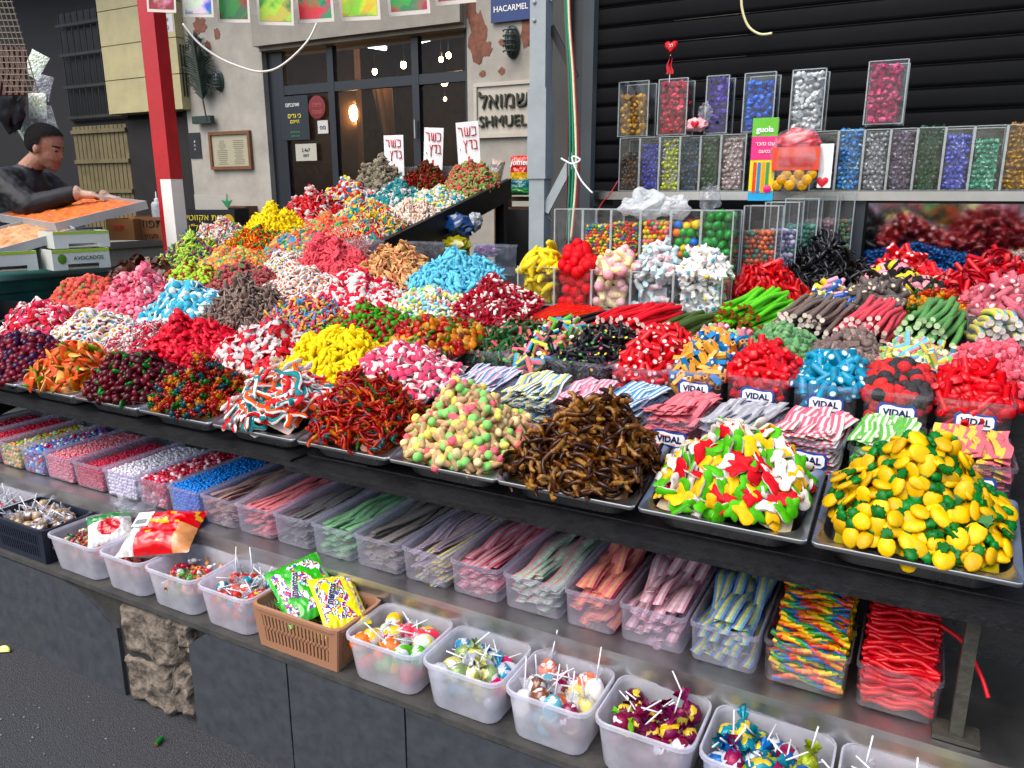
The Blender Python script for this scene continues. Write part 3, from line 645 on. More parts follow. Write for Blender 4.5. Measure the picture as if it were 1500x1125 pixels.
left('egg_gummy', 'white egg gummy with orange yolk', 'in the fourth row cream pile', T((k_egg(.04, c('e2661e')), 2, ''), (k_egg(.038, c('ea8a3c')), 1, '')), FOAM, -2.315, Y4, .135, .036, spacing=.62, tilt=.5)
left('sour_cherry_gummy', 'sugared dark red gummy', 'in the fourth row behind brown bottles', T((k_lens(.032, c('a8282e'), c('8c2028')), 3, ''), (k_lens(.032, c('b83a3a'), c('4a7a34')), 1.4, 'green backed'), (k_lens(.03, c('3f6e34'), c('a8282e')), .7, 'green')), SUGAR, -2.64, Y4, .125, .03, spacing=.68, mode='rand')
left('kiwi_gummy', 'lime and brown square gummy', 'in the fourth row behind pale blue ovals', T((k_cube(.03, c('a5cc48'), c('8a4030'), .8), 2, ''), (k_cube(.03, c('8a3a2c'), c('a5cc48'), .8), 1.2, 'brown topped')), FOAM, -2.93, 2.37, .1, .03, spacing=.66, tilt=.8)
left('fruit_leather', 'dark brown fruit leather piece', 'at the left end beside the green counter', T((k_leaf(.09, c('4a2a1e')), 1, ''), (k_leaf(.08, c('5c3626')), 1, '')), GLOSS, -3.35, 2.4, .1, .05, spacing=.55, tilt=.5)
# fifth row
Y5 = 2.67
left('dolphin_candy', 'light blue dolphin candy', 'in the tall blue pile', T((k_fish(.06, c('4cb6d2')), 1, ''), (k_banana(.055, c('5cc2da'), .14), 1, '')), SUGAR, -1.70, Y5, .125, .04, wd=.34, spacing=.55, tilt=.7)
left('peach_ring_candy', 'tan and orange curl candy', 'between the blue dolphins and coral rings', T((k_tri(.05, c('d3a05c'), c('b5541e')), 2, ''), (k_slice(.046, c('c0602a'), c('dcb070')), 1.4, '')), SUGAR, -2.02, Y5, .135, .038, wd=.32, spacing=.55, tilt=.8)
left('ring_gummy', 'coral red ring gummy', 'in the tall fifth row pile', T((k_ring(.055, c('dd3c4c')), 1, ''), (k_ring(.052, c('d42f42'), asp=.5), 1, '')), SUGAR, -2.34, Y5, .165, .04, wd=.33, spacing=.5, tilt=.6)
left('mixed_egg_gummy', 'white gummy with coloured dot', 'behind the orange yolk egg gummies', T((k_egg(.034, c('e8b81a')), 2, 'yellow dotted'), (k_egg(.034, c('2f8a9a')), 1, 'teal dotted'), (k_egg(.034, c('c84a2a')), 1, 'red dotted')), FOAM, -2.63, 2.65, .1, .032, wd=.28, spacing=.64, tilt=.5)
left('sour_square_gummy', 'orange and green sour gummy', 'in the fifth row behind lime squares', T((k_cube(.03, c('e08a2c'), c('c8641e')), 2, ''), (k_cube(.03, c('c8b43c'), c('7aa03a')), 1, 'yellow'), (k_cube(.03, c('3f8a7a'), c('e08a2c')), .5, 'teal')), SUGAR, -2.98, 2.66, .1, .03, spacing=.68, mode='rand')
left('lime_ring_gummy', 'bright lime sour gummy', 'at the left edge beside the red post', T((k_worm(.055, [c('9ccc1e'), c('b8d82a')], .13, .2), 2, ''), (k_worm(.055, [c('2a3f78'), c('a82a3c')], .12, .2, 1.), 1.4, 'blue and red')), SUGAR, -3.33, 2.7, .13, .034, spacing=.6, tilt=.7)
# sixth row
Y6 = 2.945
left('salmon_worm_gummy', 'orange and white curl gummy', 'behind the coral rings', T((k_snake(.05, c('e8604a')), 2, ''), (k_snake(.048, c('f0a07c'), c('e2503c'), 1.), 1, '')), FOAM, -2.57, Y6, .12, .032, wd=.32, spacing=.55, tilt=.6, minpx=9)
left('mini_mix_gummy', 'small mixed colour gummy', 'between orange curls and yellow stars', T((k_cube(.026, c('4f9a4a')), 1, 'green'), (k_cube(.026, c('d8442a')), 1, 'red'), (k_cube(.026, c('3c8cb0')), 1, 'blue'), (k_cube(.026, c('e8b03a')), 1, 'yellow')), SUGAR, -2.87, 3.0, .09, .026, spacing=.7, mode='rand')
left('fish_gummy', 'red yellow green fish gummy', 'in front of the yellow stars', T((k_fish(.044, c('d8381e'), c('e8a81e')), 2, ''), (k_fish(.044, c('3f8a3a'), c('d8381e')), 1.4, 'green'), (k_fish(.042, c('e8b01e'), c('d8381e')), 1, 'yellow')), FOAM, -3.13, Y6, .12, .034, spacing=.58, tilt=.7)
left('mixed_star_gummy', 'small pastel mixed gummy', 'beside the red and white post', T((k_star(.032, c('ea6a6a'), WHITE), 2, 'pink'), (k_star(.032, c('efe4d8'), WHITE), 1, 'white'), (k_star(.032, c('e8c82a'), WHITE), 1, 'yellow'), (k_star(.032, c('3fa04a'), WHITE), .8, 'green'), (k_star(.032, c('3a84c0'), WHITE), .6, 'blue')), FOAM, -3.45, 2.98, .13, .03, spacing=.66, mode='rand')
# back rows on the ramp
left('colour_fish_gummy', 'red yellow teal fish gummy', 'beside the black ramp board', T((k_fish(.05, c('d8261e'), WHITE), 1.4, 'red'), (k_fish(.05, c('e8c01e'), WHITE), 1.4, 'yellow'), (k_fish(.05, c('1f8a86'), WHITE), 1, 'teal')), FOAM, -2.58, 3.25, .12, .038, wd=.3, dp=.3, spacing=.55, tilt=.7)
left('mini_fruit_gummy', 'tiny orange and green gummy', 'behind the small mixed gummies', T((k_cube(.026, c('e8702a')), 1, ''), (k_cube(.026, c('4a9a4a')), 1, 'green'), (k_cube(.026, c('e23c30')), 1, 'red')), SUGAR, -2.88, 3.28, .1, .026, spacing=.7, mode='rand')
left('star_candy', 'bright yellow star candy', 'in the yellow pile on the ramp', T((k_star(.045, c('f2d614'), c('f2d614')), 1, ''), (k_banana(.05, c('f0d20c')), 1, '')), FOAM, -3.28, 3.22, .15, .036, wd=.33, dp=.28, spacing=.55, tilt=.7)
left('foam_shrimp_candy', 'pale pink and white foam candy', 'on the upper ramp by the black board', T((k_banana(.036, c('f2c8b4')), 1, ''), (k_banana(.036, c('f4ead8'), .1), 1, '')), FOAM, -2.57, 3.56, .11, .03, wd=.3, dp=.3, spacing=.6, tilt=.7)
left('orange_teal_gummy', 'orange and teal flat gummy', 'on the ramp before the teal pile', T((k_oval(.036, c('e8682a')), 1, ''), (k_oval(.036, c('2a9490')), 1, 'teal'), (k_oval(.036, c('e8c02a')), 1, 'yellow')), FOAM, -2.9, 3.56, .11, .032, wd=.3, dp=.3, spacing=.62, tilt=.7)
left('red_lip_gummy', 'big red and white heart gummy', 'in the red pile on the ramp', T((k_heart(.055, c('d8141e')), 2, ''), (k_heart(.055, WHITE, c('d8141e')), .7, 'white topped')), GUMMY, -3.27, 3.54, .16, .046, wd=.34, dp=.3, spacing=.55, tilt=.7)
left('white_ring_gummy', 'white yellow and green drop gummy', 'on the upper ramp before the signs', T((k_lens(.032, WHITE, c('8cc84a')), 2, ''), (k_lens(.032, c('e8d03a'), WHITE), 1, ''), (k_lens(.032, c('3fa8b4'), WHITE), 1, '')), FOAM, -2.58, 3.87, .11, .03, wd=.3, dp=.28, spacing=.64, tilt=.7)
left('teal_gummy', 'teal and white flat gummy', 'in the teal pile on the upper ramp', T((k_oval(.04, c('1f8c8e')), 2, ''), (k_oval(.04, WHITE, c('1f8c8e')), 1, '')), FOAM, -2.9, 3.87, .13, .036, wd=.3, dp=.28, spacing=.6, tilt=.7)
left('colour_drop_gummy', 'red white blue yellow drop gummy', 'on the upper ramp before the grey pile', T((k_lens(.04, c('d8281e'), WHITE), 1, ''), (k_lens(.04, c('2f84b8'), WHITE), 1, ''), (k_lens(.04, c('e8c81e'), WHITE), 1.2, ''), (k_lens(.04, WHITE, c('d8281e')), 1, '')), FOAM, -3.25, 3.86, .15, .036, wd=.34, dp=.28, spacing=.6, tilt=.7)
left('sugared_cherry_gummy', 'green and red sugared gummy', 'below the tallest kosher sign', T((k_lens(.04, c('c84438'), c('7aa848')), 1.2, ''), (k_lens(.04, c('6ea040'), c('c84438')), 1, '')), SUGAR, -2.57, 4.2, .17, .036, wd=.32, dp=.3, spacing=.62, mode='rand')
left('chili_gummy', 'dark red and green pepper gummy', 'below the middle kosher sign', T((k_fish(.045, c('a8281a'), c('6a2416')), 2, ''), (k_fish(.045, c('4a6e28'), c('a8281a')), 1, '')), GUMMY, -2.91, 4.2, .16, .036, wd=.32, dp=.3, spacing=.58, mode='rand')
left('brown_chunk_candy', 'greyish brown sugared chunk', 'below the kosher sign over the grey pile', T((k_cube(.045, c('857a60'), None, .7, .5), 1, ''), (k_bottle(.06, c('7a6e58'), c('958a6e')), 1, '')), SUGAR, -3.27, 4.2, .2, .04, wd=.34, dp=.3, spacing=.62, mode='rand')

# ------------------------------------------------------------------ clear tubs, belts, ropes
def open_box(wt, dt, h, wb=None, db=None, r=.012, rim=.006, base=True, n=4):
    """thin-walled open box with rounded corners, wider at the top, origin at the base centre"""
    wb = wb or wt*.94; db = db or dt*.94
    def rr(w_, d_):
        p = []
        for cx, cy, a0 in ((w_/2-r, d_/2-r, 0), (-w_/2+r, d_/2-r, 90), (-w_/2+r, -d_/2+r, 180), (w_/2-r, -d_/2+r, 270)):
            for i in range(n+1): a = R(a0+90*i/n); p.append((cx+r*math.cos(a), cy+r*math.sin(a)))
        return p
    loops = [(rr(wb, db), .004), (rr(wb+.004, db+.004), .01), (rr(wt, dt), h)]
    m = len(loops[0][0]); V = [(x, y, z) for l, z in loops for x, y in l]; T = []
    for k in range(2):
        for j in range(m): j2 = (j+1) % m; a = k*m; T += [(a+j, a+j2, a+m+j2), (a+j, a+m+j2, a+m+j)]
    if base:
        V.append((0, 0, .004)); T += [(j, (j+1) % m, len(V)-1) for j in range(m)]
    body = tint((np.array(V, float), np.array(T), None), W1)
    lo = [(rr(wt, dt), h-.009), (rr(wt+2*rim, dt+2*rim), h-.009), (rr(wt+2*rim, dt+2*rim), h), (rr(wt, dt), h+.0015)]
    V = [(x, y, z) for l, z in lo for x, y in l]; T = []
    for k in range(3):
        for j in range(m): j2 = (j+1) % m; a = k*m; T += [(a+j, a+j2, a+m+j2), (a+j, a+m+j2, a+m+j)]
    return body, tint((np.array(V, float), np.array(T), None), W1)
_tub = {}
def sticker(parent, loc, w_=.09):
    key = 'st'
    if key not in _tub:
        def wave(w2, h2):
            return [(w2*x, h2*y) for x, y in ((-1, -.62), (-.88, -.95), (-.4, -.78), (0, -.82), (.4, -.98), (.82, -.9), (1, -.5), (.98, .5), (.86, .85), (.4, .74), (0, .8), (-.4, .98), (-.8, .92), (-1, .55))]
        up = np.array([[1, 0, 0], [0, 0, -1], [0, 1, 0]], float)
        _tub[key] = (mk('sticker', xf(pill(wave(w_/2, w_*.27), .0016, W1, inset=.98, base=.98), rot=up), BLUEINK), mk('sticker_face', xf(pill(wave(w_*.44, w_*.2), .0016, W1, inset=.98, base=.98), (0, -.0014, 0), up), STICKER), text_mesh('VIDAL', w_*.25, NAVYINK, extrude=.0004, bold=.0008))
    a, b, t = _tub[key]
    s = ob('sticker', a, parent, loc); s['label'] = 'white and blue label reading VIDAL'
    ob('sticker_face', b, s); ob('lettering', t, s, (0, -.0032, -.0005), (math.pi/2, 0, 0))
def tub(x, y, z, wd, dp, h, label, vidal=False, mat=None, name='plastic_tub', group='clear plastic candy tubs', rot=0.0, cat='tub', r=.012, taper=.95, rim=.005):
    key = (round(wd, 3), round(dp, 3), round(h, 3), (mat or TUBM).name)
    if key not in _tub:
        b, rm = open_box(wd-.012, dp-.012, h, (wd-.012)*taper, (dp-.012)*taper, r, rim); _tub[key] = (mk('tub_body', b, mat or TUBM, angle=60), mk('rim', rm, mat or TUBM, angle=60))
    t = empty(name, (x, y, z), (0, 0, rot)); tag(t, label, cat, group)
    ob('tub_body', _tub[key][0], t); ob('rim', _tub[key][1], t)
    if vidal: sticker(t, (.004, -(dp-.012)*.5*(.5+taper*.5)-.003, h*.45))
    return t
def inst(name, me, loc, rot, label, cat, group, scale=1.0):
    o = bpy.data.objects.new(name, me); o.location = loc; o.rotation_euler = rot; o.scale = (scale,)*3; COL.objects.link(o)
    o['label'] = label; o['category'] = cat; o['group'] = group; return o
ORD = [w_+' from the left' for w_ in ('first', 'second', 'third', 'fourth', 'fifth', 'sixth', 'seventh', 'eighth', 'ninth', 'tenth', 'eleventh', 'twelfth', 'thirteenth', 'fourteenth')]
TIER = ('bottom layer', 'second layer', 'third layer', 'fourth layer', 'fifth layer', 'sixth layer')
def belts(name, noun, where, colsets, x0, x1, y0, y1, z0, z1, n, wd=.02, amp=.025, yaw=0., curl=0., layers=3, mat=None, rise=0.0, cat='candy belt', jz=.006, tiltx=0.):
    _seed[0] += 1; q = np.random.default_rng(_seed[0]); mat = mat or BELT; ln = (y1-y0)
    geo = [k_belt(ln*f_, cs, wd, amp=amp, ph=ph, curl=curl) for cs in colsets for f_, ph in ((.97, .3), (.9, 2.), (1.02, 4.))]
    mes = [mk(name, g, mat, angle=50) for g in geo]; lows = []
    xc, yc = (x0+x1)/2, (y0+y1)/2
    for l in range(layers+1):
        z = z0+.006+(z1-z0-.006)*l/max(1, layers)
        for i in range(n):
            k = int(q.integers(len(geo))); x = x0+wd*.5+(x1-x0-wd)*(i+.5)/n*1.0+q.normal(0, .002); x = min(max(x, x0+wd*.5), x1-wd*.5)
            ro = (rise+q.normal(0, .02)+tiltx, q.normal(0, .12), yaw*(1 if l == layers else .5)+q.normal(0, .045)); lo = (x, yc+q.normal(0, ln*.02), z+q.uniform(-jz, jz)+(.004 if l == layers else 0))
            if l == layers:
                inst(name, mes[k], lo, ro, lab(noun, where, ORD[i] if i < len(ORD) else ''), cat, f'{noun} {where}')
            else:
                M = np.array(Matrix.Rotation(ro[2], 3, 'Z') @ Matrix.Rotation(ro[1], 3, 'Y') @ Matrix.Rotation(ro[0], 3, 'X')); lows.append(xf(geo[k], lo, M))
    if lows: tag(part(name+'_pile', join(lows), mat, angle=50), f'lower layers of {noun}s {where}', 'candy pile', None, 'stuff')
def ropes(name, noun, where, out, core, x0, x1, y0, y1, z0, layers, r=.007, yaw=0., slope=.15, cf=None, mat=None, jit=.05, arch=True):
    _seed[0] += 1; q = np.random.default_rng(_seed[0]); mat = mat or GLOSS; ln = y1-y0
    mes = [mk(name, k_rope(ln*f_, out, core, r, ph=ph, cf=cf), mat, angle=60) for f_, ph in ((1, 0.), (.95, 1.7), (.9, 3.2), (.85, 4.4))]
    n = int((x1-x0)/(2.1*r))
    for l in range(layers):
        for i in range(n-l):
            u = (i+.5*(l+1)-n/2)/(n/2)
            if arch and l > layers*(1.08-u*u*.75): continue
            x = (x0+x1)/2+u*(x1-x0)/2
            inst(name, mes[int(q.integers(4))], (x+q.normal(0, r*.2), (y0+y1)/2+q.normal(0, ln*.03), z0+r+l*r*1.75+q.normal(0, r*.15)), (slope+q.normal(0, .02), 0, yaw+q.normal(0, jit)), lab(noun, where, f'{ORD[i] if i < len(ORD) else "far right"}, {TIER[l]}'), 'candy rope', f'{noun} {where}')
def fill(name, noun, where, protos, mat, x0, x1, y0, y1, z0, z1, size, single=False, mode='rand', dome=0.0, cat='candy', pack=.82):
    """sweets packed in a clear box: those against the panes and on top"""
    _seed[0] += 1; q = np.random.default_rng(_seed[0]); st = size*pack; gs = []; al = []
    wts = np.array([p[1] for p in protos], float); wts /= wts.sum()
    xs = np.arange(x0+size*.42, x1-size*.42+1e-6, st); ys = np.arange(y0+size*.42, y1-size*.42+1e-6, st); zs = np.arange(z0+size*.45, z1, st*.92)
    if len(xs) == 0: xs = np.array([(x0+x1)/2])
    if len(ys) == 0: ys = np.array([(y0+y1)/2])
    for kz, z in enumerate(zs):
        for i, x in enumerate(xs):
            for j, y in enumerate(ys):
                topk = kz >= len(zs)-2
                if not (i in (0, len(xs)-1) or j == 0 or topk): continue
                off = st*.5*((kz+j) % 2)-st*.25; X_ = min(max(x+off+q.normal(0, st*.12), x0+size*.4), x1-size*.4)
                Y_ = min(max(y+q.normal(0, st*.12), y0+size*.4), y1-size*.4)
                Z_ = z+q.normal(0, st*.12)+(dome*(1-((x-(x0+x1)/2)/((x1-x0)/2))**2) if topk else 0)
                M = np.array(Quaternion(q.normal(0, 1, 4)).normalized().to_matrix()) if mode == 'rand' else basis((0, -1, .2), q.uniform(0, 6.28), .5, q)
                it = (np.array([X_, Y_, Z_]), M, int(q.choice(len(protos), p=wts)), q.uniform(.9, 1.08))
                (al if (single and (j == 0 or topk or i in (0, len(xs)-1))) else gs).append(it)
    mes = [mk(name, g, mat, angle=66) for g, _, _ in protos] if al else []
    for p_, M, k, s in al:
        o = bpy.data.objects.new(name, mes[k]); o.matrix_world = Matrix(((*(M[0]*s), p_[0]), (*(M[1]*s), p_[1]), (*(M[2]*s), p_[2]), (0, 0, 0, 1))); COL.objects.link(o)
        lb = protos[k][2]; zz = (p_[2]-z0)/max(.01, z1-z0); xx = (p_[0]-x0)/(x1-x0); o['label'] = lab(lb, noun, where, ('on top' if zz > .85 else ('upper' if zz > .6 else ('middle' if zz > .3 else 'bottom'))+(' left' if xx < .34 else (' right' if xx > .66 else ' centre')))); o['category'] = cat; o['group'] = f'{noun} {where}'
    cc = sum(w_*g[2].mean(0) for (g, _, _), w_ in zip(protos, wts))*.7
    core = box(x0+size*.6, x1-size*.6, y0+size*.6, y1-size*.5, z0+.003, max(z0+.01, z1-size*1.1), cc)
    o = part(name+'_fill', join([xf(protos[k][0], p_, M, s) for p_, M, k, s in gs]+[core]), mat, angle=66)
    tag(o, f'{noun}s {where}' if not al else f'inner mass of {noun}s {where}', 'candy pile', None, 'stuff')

# ---- row of belt tubs just behind the front trays
B = lambda *h: [c(x) for x in h]
TX = [-1.225, -1.045, -.865, -.73, -.60, -.455, -.285, -.118, .045, .215]
row1 = [('white blue and pink striped belt', [B('dfe8ee', '4c8cc8', 'e8a0b4', 'dfe8ee'), B('c4dcec', 'e89ab0', '6aa0d4', 'e4e8ee')], .35),
        ('pale yellow and blue striped belt', [B('efe6b4', 'e8d24a', '5aa0c8', 'efe6d4'), B('d4e8ec', 'ead650', 'dfe8ee', '7ab4d0')], .3),
        ('pink and white striped belt', [B('e8809c', 'f2dce0', 'e8809c', 'f2dce0')], .3),
        ('bright blue and white striped belt', [B('3f96d0', 'e4eef2', '3f96d0', 'e4eef2')], -.3),
        ('salmon pink sour belt', [B('e8707c', 'ee8a90', 'e8707c')], -.5),
        ('pale grey sour belt', [B('b0b0b4', 'c8c8cc', '98989e')], -.45),
        ('pink and cream striped belt', [B('ea6a86', 'f4e8dc', 'ea6a86', 'f4e8dc')], -.28),
        ('green and white striped belt', [B('5cb83a', 'e4f0d0', '6cc44a', 'd8ecc0')], -.12),
        ('yellow and pink belt', [B('f0d24a', 'f0d24a', 'e8707c', 'e8707c')], -.14)]
for i, (nm, cs, yw) in enumerate(row1):
    x0, x1 = TX[i], TX[i+1]; where = ['at the left end of the belt tubs', 'beside the white and blue belts', 'behind the ice cream cones', 'behind the cola worms', 'beside the pale grey belts', 'behind the frog gummies', 'beside the green striped belts', 'behind the pineapple gummies', 'in the right end tub'][i]
    tub((x0+x1)/2, 1.925, .862, x1-x0-.004, .25, .085, f'clear tub holding {nm}s', vidal=(i % 2 == 0))
    belts('sour_belt', nm, where, cs, x0+.009, x1-.009, 1.812, 2.066, .872, .952 if i > 3 else .96, int((x1-x0)/.0088), wd=.024 if i < 6 else .03, amp=.022 if i != 4 else .05, yaw=yw*.38, layers=4, rise=-.012 if i > 3 else .0, jz=.006 if i < 4 else .004)
# ---- second row: tubs with piled licorice
TX2 = [-1.335, -1.165, -1.0, -.80, -.63, -.46, -.285, -.115, .05, .225]
stripe = lambda *cs: (lambda a: cs[int(a*len(cs)) % len(cs)])
KR, KB, KY, KG, KO = c('c8141e'), c('2468a8'), c('e8c83a'), c('2f8a3a'), c('d87a2a')
row2 = [('filled_licorice', 'dark green filled licorice piece', 'beside the fruit gummies', T((k_cyl(0.0372, c('1c4a24'), c('c85a5a')), 4, ''), (k_cyl(0.0372, c('2a5e30'), c('6a2a2a')), 2, ''), (k_cyl(0.0372, c('d06a6a'), c('2a5e30')), .6, 'pink')), GLOSS, 0.0360, .06, 'rand'),
        ('rainbow_licorice', 'rainbow striped licorice tube', 'between dark green and black licorice', T((k_cyl(0.0517, c('e8e0d0'), c('e8d8d0'), .17, cf=stripe(c('3fa8cc'), c('e8d24a'), c('58b048'), c('ea7a8a'))), 2, ''), (k_cyl(0.0465, c('16161a'), c('e0507a'), .17), 2, 'black'), (k_cyl(0.0465, c('ea7a7a'), c('58b048'), .17, cf=stripe(c('ea7a7a'), c('58b048'))), 1, 'pink and green')), GLOSS, 0.0420, .07, 'rand'),
        ('black_licorice', 'black licorice piece', 'in the second row', T((k_cyl(0.0352, c('0f0f12'), c('e05a7a')), 1, ''), (k_cyl(0.0352, c('0f0f12'), c('e8d24a')), 1, ''), (k_cyl(0.0352, c('0f0f12'), c('5aa84a')), 1, ''), (k_cyl(0.0352, c('141418'), c('141418')), 2, '')), GLOSS, 0.0340, .075, 'rand'),
        ('red_licorice', 'red filled licorice piece', 'beside the black licorice', T((k_cyl(0.0434, c('cc1420'), c('f0d0c8'), .22), 1, ''), (k_cyl(0.0393, c('c01018'), c('f0d0c8'), .24), 1, '')), GLOSS, 0.0380, .08, 'rand'),
        ('striped_licorice', 'flat striped licorice brick', 'between the red filled and red ridged licorice', T((k_cyl(0.0475, c('e0a04a'), c('4a1f28'), .2, 4, cf=stripe(c('d8903a'), c('3a1a3c'), c('58a048'), c('d04a3a'))), 2, ''), (k_cyl(0.0475, c('2f7ab0'), c('f0e0d0'), .2, 4, cf=stripe(c('2f7ab0'), c('e0c04a'))), 1, 'blue')), GLOSS, 0.0400, .06, 'rand'),
        ('red_brick_candy', 'shiny red ridged licorice brick', 'in the red tub beside the blue one', T((k_brick(0.0455, c('cf101c')), 2, ''), (k_cyl(0.0517, c('d8141e'), c('e87a6a'), .17), 1, '')), GLOSS, 0.0400, .08, 'rand'),
        ('blue_licorice', 'bright blue filled licorice piece', 'in the blue tub of the second row', T((k_cyl(0.0475, c('0f7c9c'), c('d8ecf0'), .24), 1, ''), (k_cyl(0.0434, c('1488a8'), c('d8ecf0'), .26), 1, '')), GLOSS, 0.0420, .075, 'rand'),
        ('berry_candy', 'sugar bead berry candy', 'in the tub beside the blue licorice', T((k_ball(0.0372, c('b8181e'), .05), 1, 'red'), (k_ball(0.0372, c('16161a'), .05), 1, 'black'), (k_ball(0.0414, c('d02420'), .05), .3, 'large red')), SUGAR, 0.0340, .055, 'rand'),
        ('red_strip_candy', 'red ridged licorice strip', 'in the second row tub at the right end', T((k_cyl(0.0724, c('d0141e'), c('c01018'), .13, 6), 1, ''), (k_brick(0.0517, c('c8101a')), 1, '')), GLOSS, 0.0360, .06, 'surf')]
DKFOIL = candy_mat('dark_sugar', rough=.8, sugar=.12, bump=.8, bscale=420, spec=.2)
for i, (nm, noun, where, pr, mt, sz, H, md) in enumerate(row2):
    x0, x1 = TX2[i], TX2[i+1]
    b = .925 if i > 3 else .915
    tub((x0+x1)/2, 2.205, b, x1-x0-.004, .25, .09, f'clear tub holding {noun}s', vidal=i > 3)
    heap(nm, noun, where, pr, DKFOIL if nm == 'berry_candy' else mt, (x0+x1)/2, 2.215 if i > 4 else 2.27, x1-x0-.012, .235 if i > 4 else .36, H*.85, sz, base=b+.075 if i > 4 else b+.085, slope=.12 if i > 4 else .2, p=5, f=2., spacing=.58, mode=md, tilt=.5)
    fill(nm, noun, where+' inside the tub', pr, DKFOIL if nm == 'berry_candy' else mt, x0+.016, x1-.016, 2.094, 2.15, b+.006, b+.075, sz)
# ---- third row: loose piles
row3 = [('strip_candy', 'pink and green striped candy strip', 'between rainbow licorice and green bricks', T((k_cyl(.046, c('e8889a'), c('e8d8c8'), .2, 4, cf=stripe(c('e8889a'), c('8fcf7a'), c('f0d8d0'), c('e8889a'))), 1, ''), (k_cyl(.042, c('8fcf7a'), c('e8d8c8'), .18, 4, cf=stripe(c('8fcf7a'), c('e8a0a8'))), 1, '')), SUGAR, .036, -.575, .21, .07),
        ('green_brick_candy', 'green sugared brick candy', 'in the third row behind red bricks', T((k_brick(.042, c('4f8a4a'), c('6aa05a')), 1, ''), (k_brick(.04, c('5a9a58'), c('3f7a44')), 1, '')), SUGAR, .036, -.375, .18, .085),
        ('brown_brick_candy', 'greyish brown sugared brick candy', 'behind the blue licorice tub', T((k_brick(.042, c('6a5048'), c('7a6256')), 1, ''), (k_brick(.04, c('5c443e'), c('8a7264')), 1, '')), SUGAR, .036, -.19, .185, .08),
        ('rainbow_tube_candy', 'pastel rainbow sugared tube', 'behind the red and black berries', T((k_worm(.075, [c('e8d05a')]*2, .1, .06), 0.01, ''), (k_cyl(.07, c('e8d24a'), c('e8e0d0'), .13, cf=stripe(c('e8d24a'), c('4fb0cc'), c('ea808c'), c('7cc45a'))), 3, '')), SUGAR, .042, -.0, .19, .07),
        ('pink_brick_candy', 'pink sugared brick candy', 'behind the red strips at the right', T((k_brick(.042, c('d8485c'), c('e07080')), 1, ''), (k_brick(.04, c('cc3c50'), c('e88a94')), 1, '')), SUGAR, .036, .185, .19, .075)]
for nm, noun, where, pr, mt, sz, X, wd, H in row3:
    heap(nm, noun, where, pr, mt, X, 2.44, wd+.02, .26, H*.9, sz, base=1.005, slope=.22, p=4, f=1.7, spacing=.58, mode='rand')
# ---- ropes
GRY = c('e8dcd0')
ropes('rainbow_rope', 'thin rainbow candy rope', 'before the red berry bin', KR, GRY, -1.27, -1.05, 2.4, 2.63, 1.045, 4, .0055, yaw=-.5, cf=lambda t, j: (c('d02a2a'), c('e8c82a'), c('2f9a3a'), c('e8702a'))[int(j*4) % 4])
ropes('black_rope', 'thin black licorice rope', 'beside the rainbow ropes', c('1c1410'), c('2a201a'), -1.06, -.95, 2.42, 2.63, 1.05, 3, .006, yaw=-.6)
ropes('red_rope', 'red licorice rope with white core', 'before the marshmallow bins', c('cc1a26'), c('f0c8c0'), -.96, -.73, 2.37, 2.58, 1.05, 4, .0095, yaw=-.35)
ropes('olive_rope', 'dark olive licorice rope', 'beside the red ropes', c('3c5220'), c('8a3a2a'), -.74, -.61, 2.4, 2.6, 1.05, 3, .0095, yaw=-.45)
ropes('lime_rope', 'bright green rope with brown core', 'in front of the red licorice pile', c('62c23a'), c('8a4a28'), -.6, -.4, 2.53, 2.77, 1.075, 6, .0085, yaw=-.3)
ropes('brown_rope', 'brown sugared rope with white core', 'behind the green bricks', c('5e4a3c'), c('e0cfc0'), -.42, -.215, 2.53, 2.78, 1.075, 5, .0085, yaw=-.25, mat=SUGAR)
ropes('coral_rope', 'coral red rope with white core', 'behind the brown bricks', c('d63a4c'), c('f0d4cc'), -.225, -.055, 2.53, 2.78, 1.075, 5, .0085, yaw=-.22, mat=SUGAR)
ropes('green_rope', 'grass green rope with white core', 'behind the rainbow tubes', c('3f8a32'), c('b8d8a0'), -.06, .11, 2.53, 2.78, 1.08, 5, .0095, yaw=-.2, mat=SUGAR)
tub(.2, 2.68, 1.06, .17, .24, .09, 'clear tub of pastel ropes at the right end of the rope row')
ropes('pastel_rope', 'pastel rainbow rope', 'in the clear tub behind pink bricks', c('e8d24a'), c('e8e0d0'), .125, .275, 2.57, 2.78, 1.07, 5, .01, yaw=.1, slope=-.05, mat=SUGAR, cf=lambda t, j: (c('4fb0cc'), c('e8d24a'), c('7cc45a'), c('ea9aa0'))[int(j*4) % 4])
# ---- back rows below the shelf
heap('red_stick_licorice', 'glossy red licorice stick', 'between the green ropes and the black pile', T((k_cyl(.075, c('b50e16'), c('a00c14'), .11, 5), 1, ''), (k_worm(.08, [c('c01018')], .1, .1), 1, '')), GLOSS, -.5, 2.9, .27, .26, .13, .04, base=1.13, slope=.1, spacing=.5, tilt=.5)
heap('black_lace_licorice', 'black licorice lace', 'in the tall black pile below the shelf', T((k_worm(.12, [c('0a0a0d')], .06, .2), 1, ''), (k_worm(.11, [c('101013')], .06, .26, 1.), 1, '')), GLOSS, -.36, 3.14, .34, .34, .14, .04, base=1.16, slope=.05, spacing=.48, tilt=.6)
heap('chalk_licorice', 'blue yellow and pink licorice piece', 'behind the brown ropes', T((k_cyl(.045, c('3f6ab0'), c('e8e0d0'), .2, 6), 1, 'blue'), (k_cyl(.045, c('e8d04a'), c('e8e0d0'), .2, 6), 1, 'yellow'), (k_cyl(.045, c('e8a0b0'), c('7cb85a'), .2, 6), .7, 'pink')), GLOSS, -.285, 2.88, .16, .16, .06, .038, base=1.13, slope=.1, spacing=.58, mode='rand')
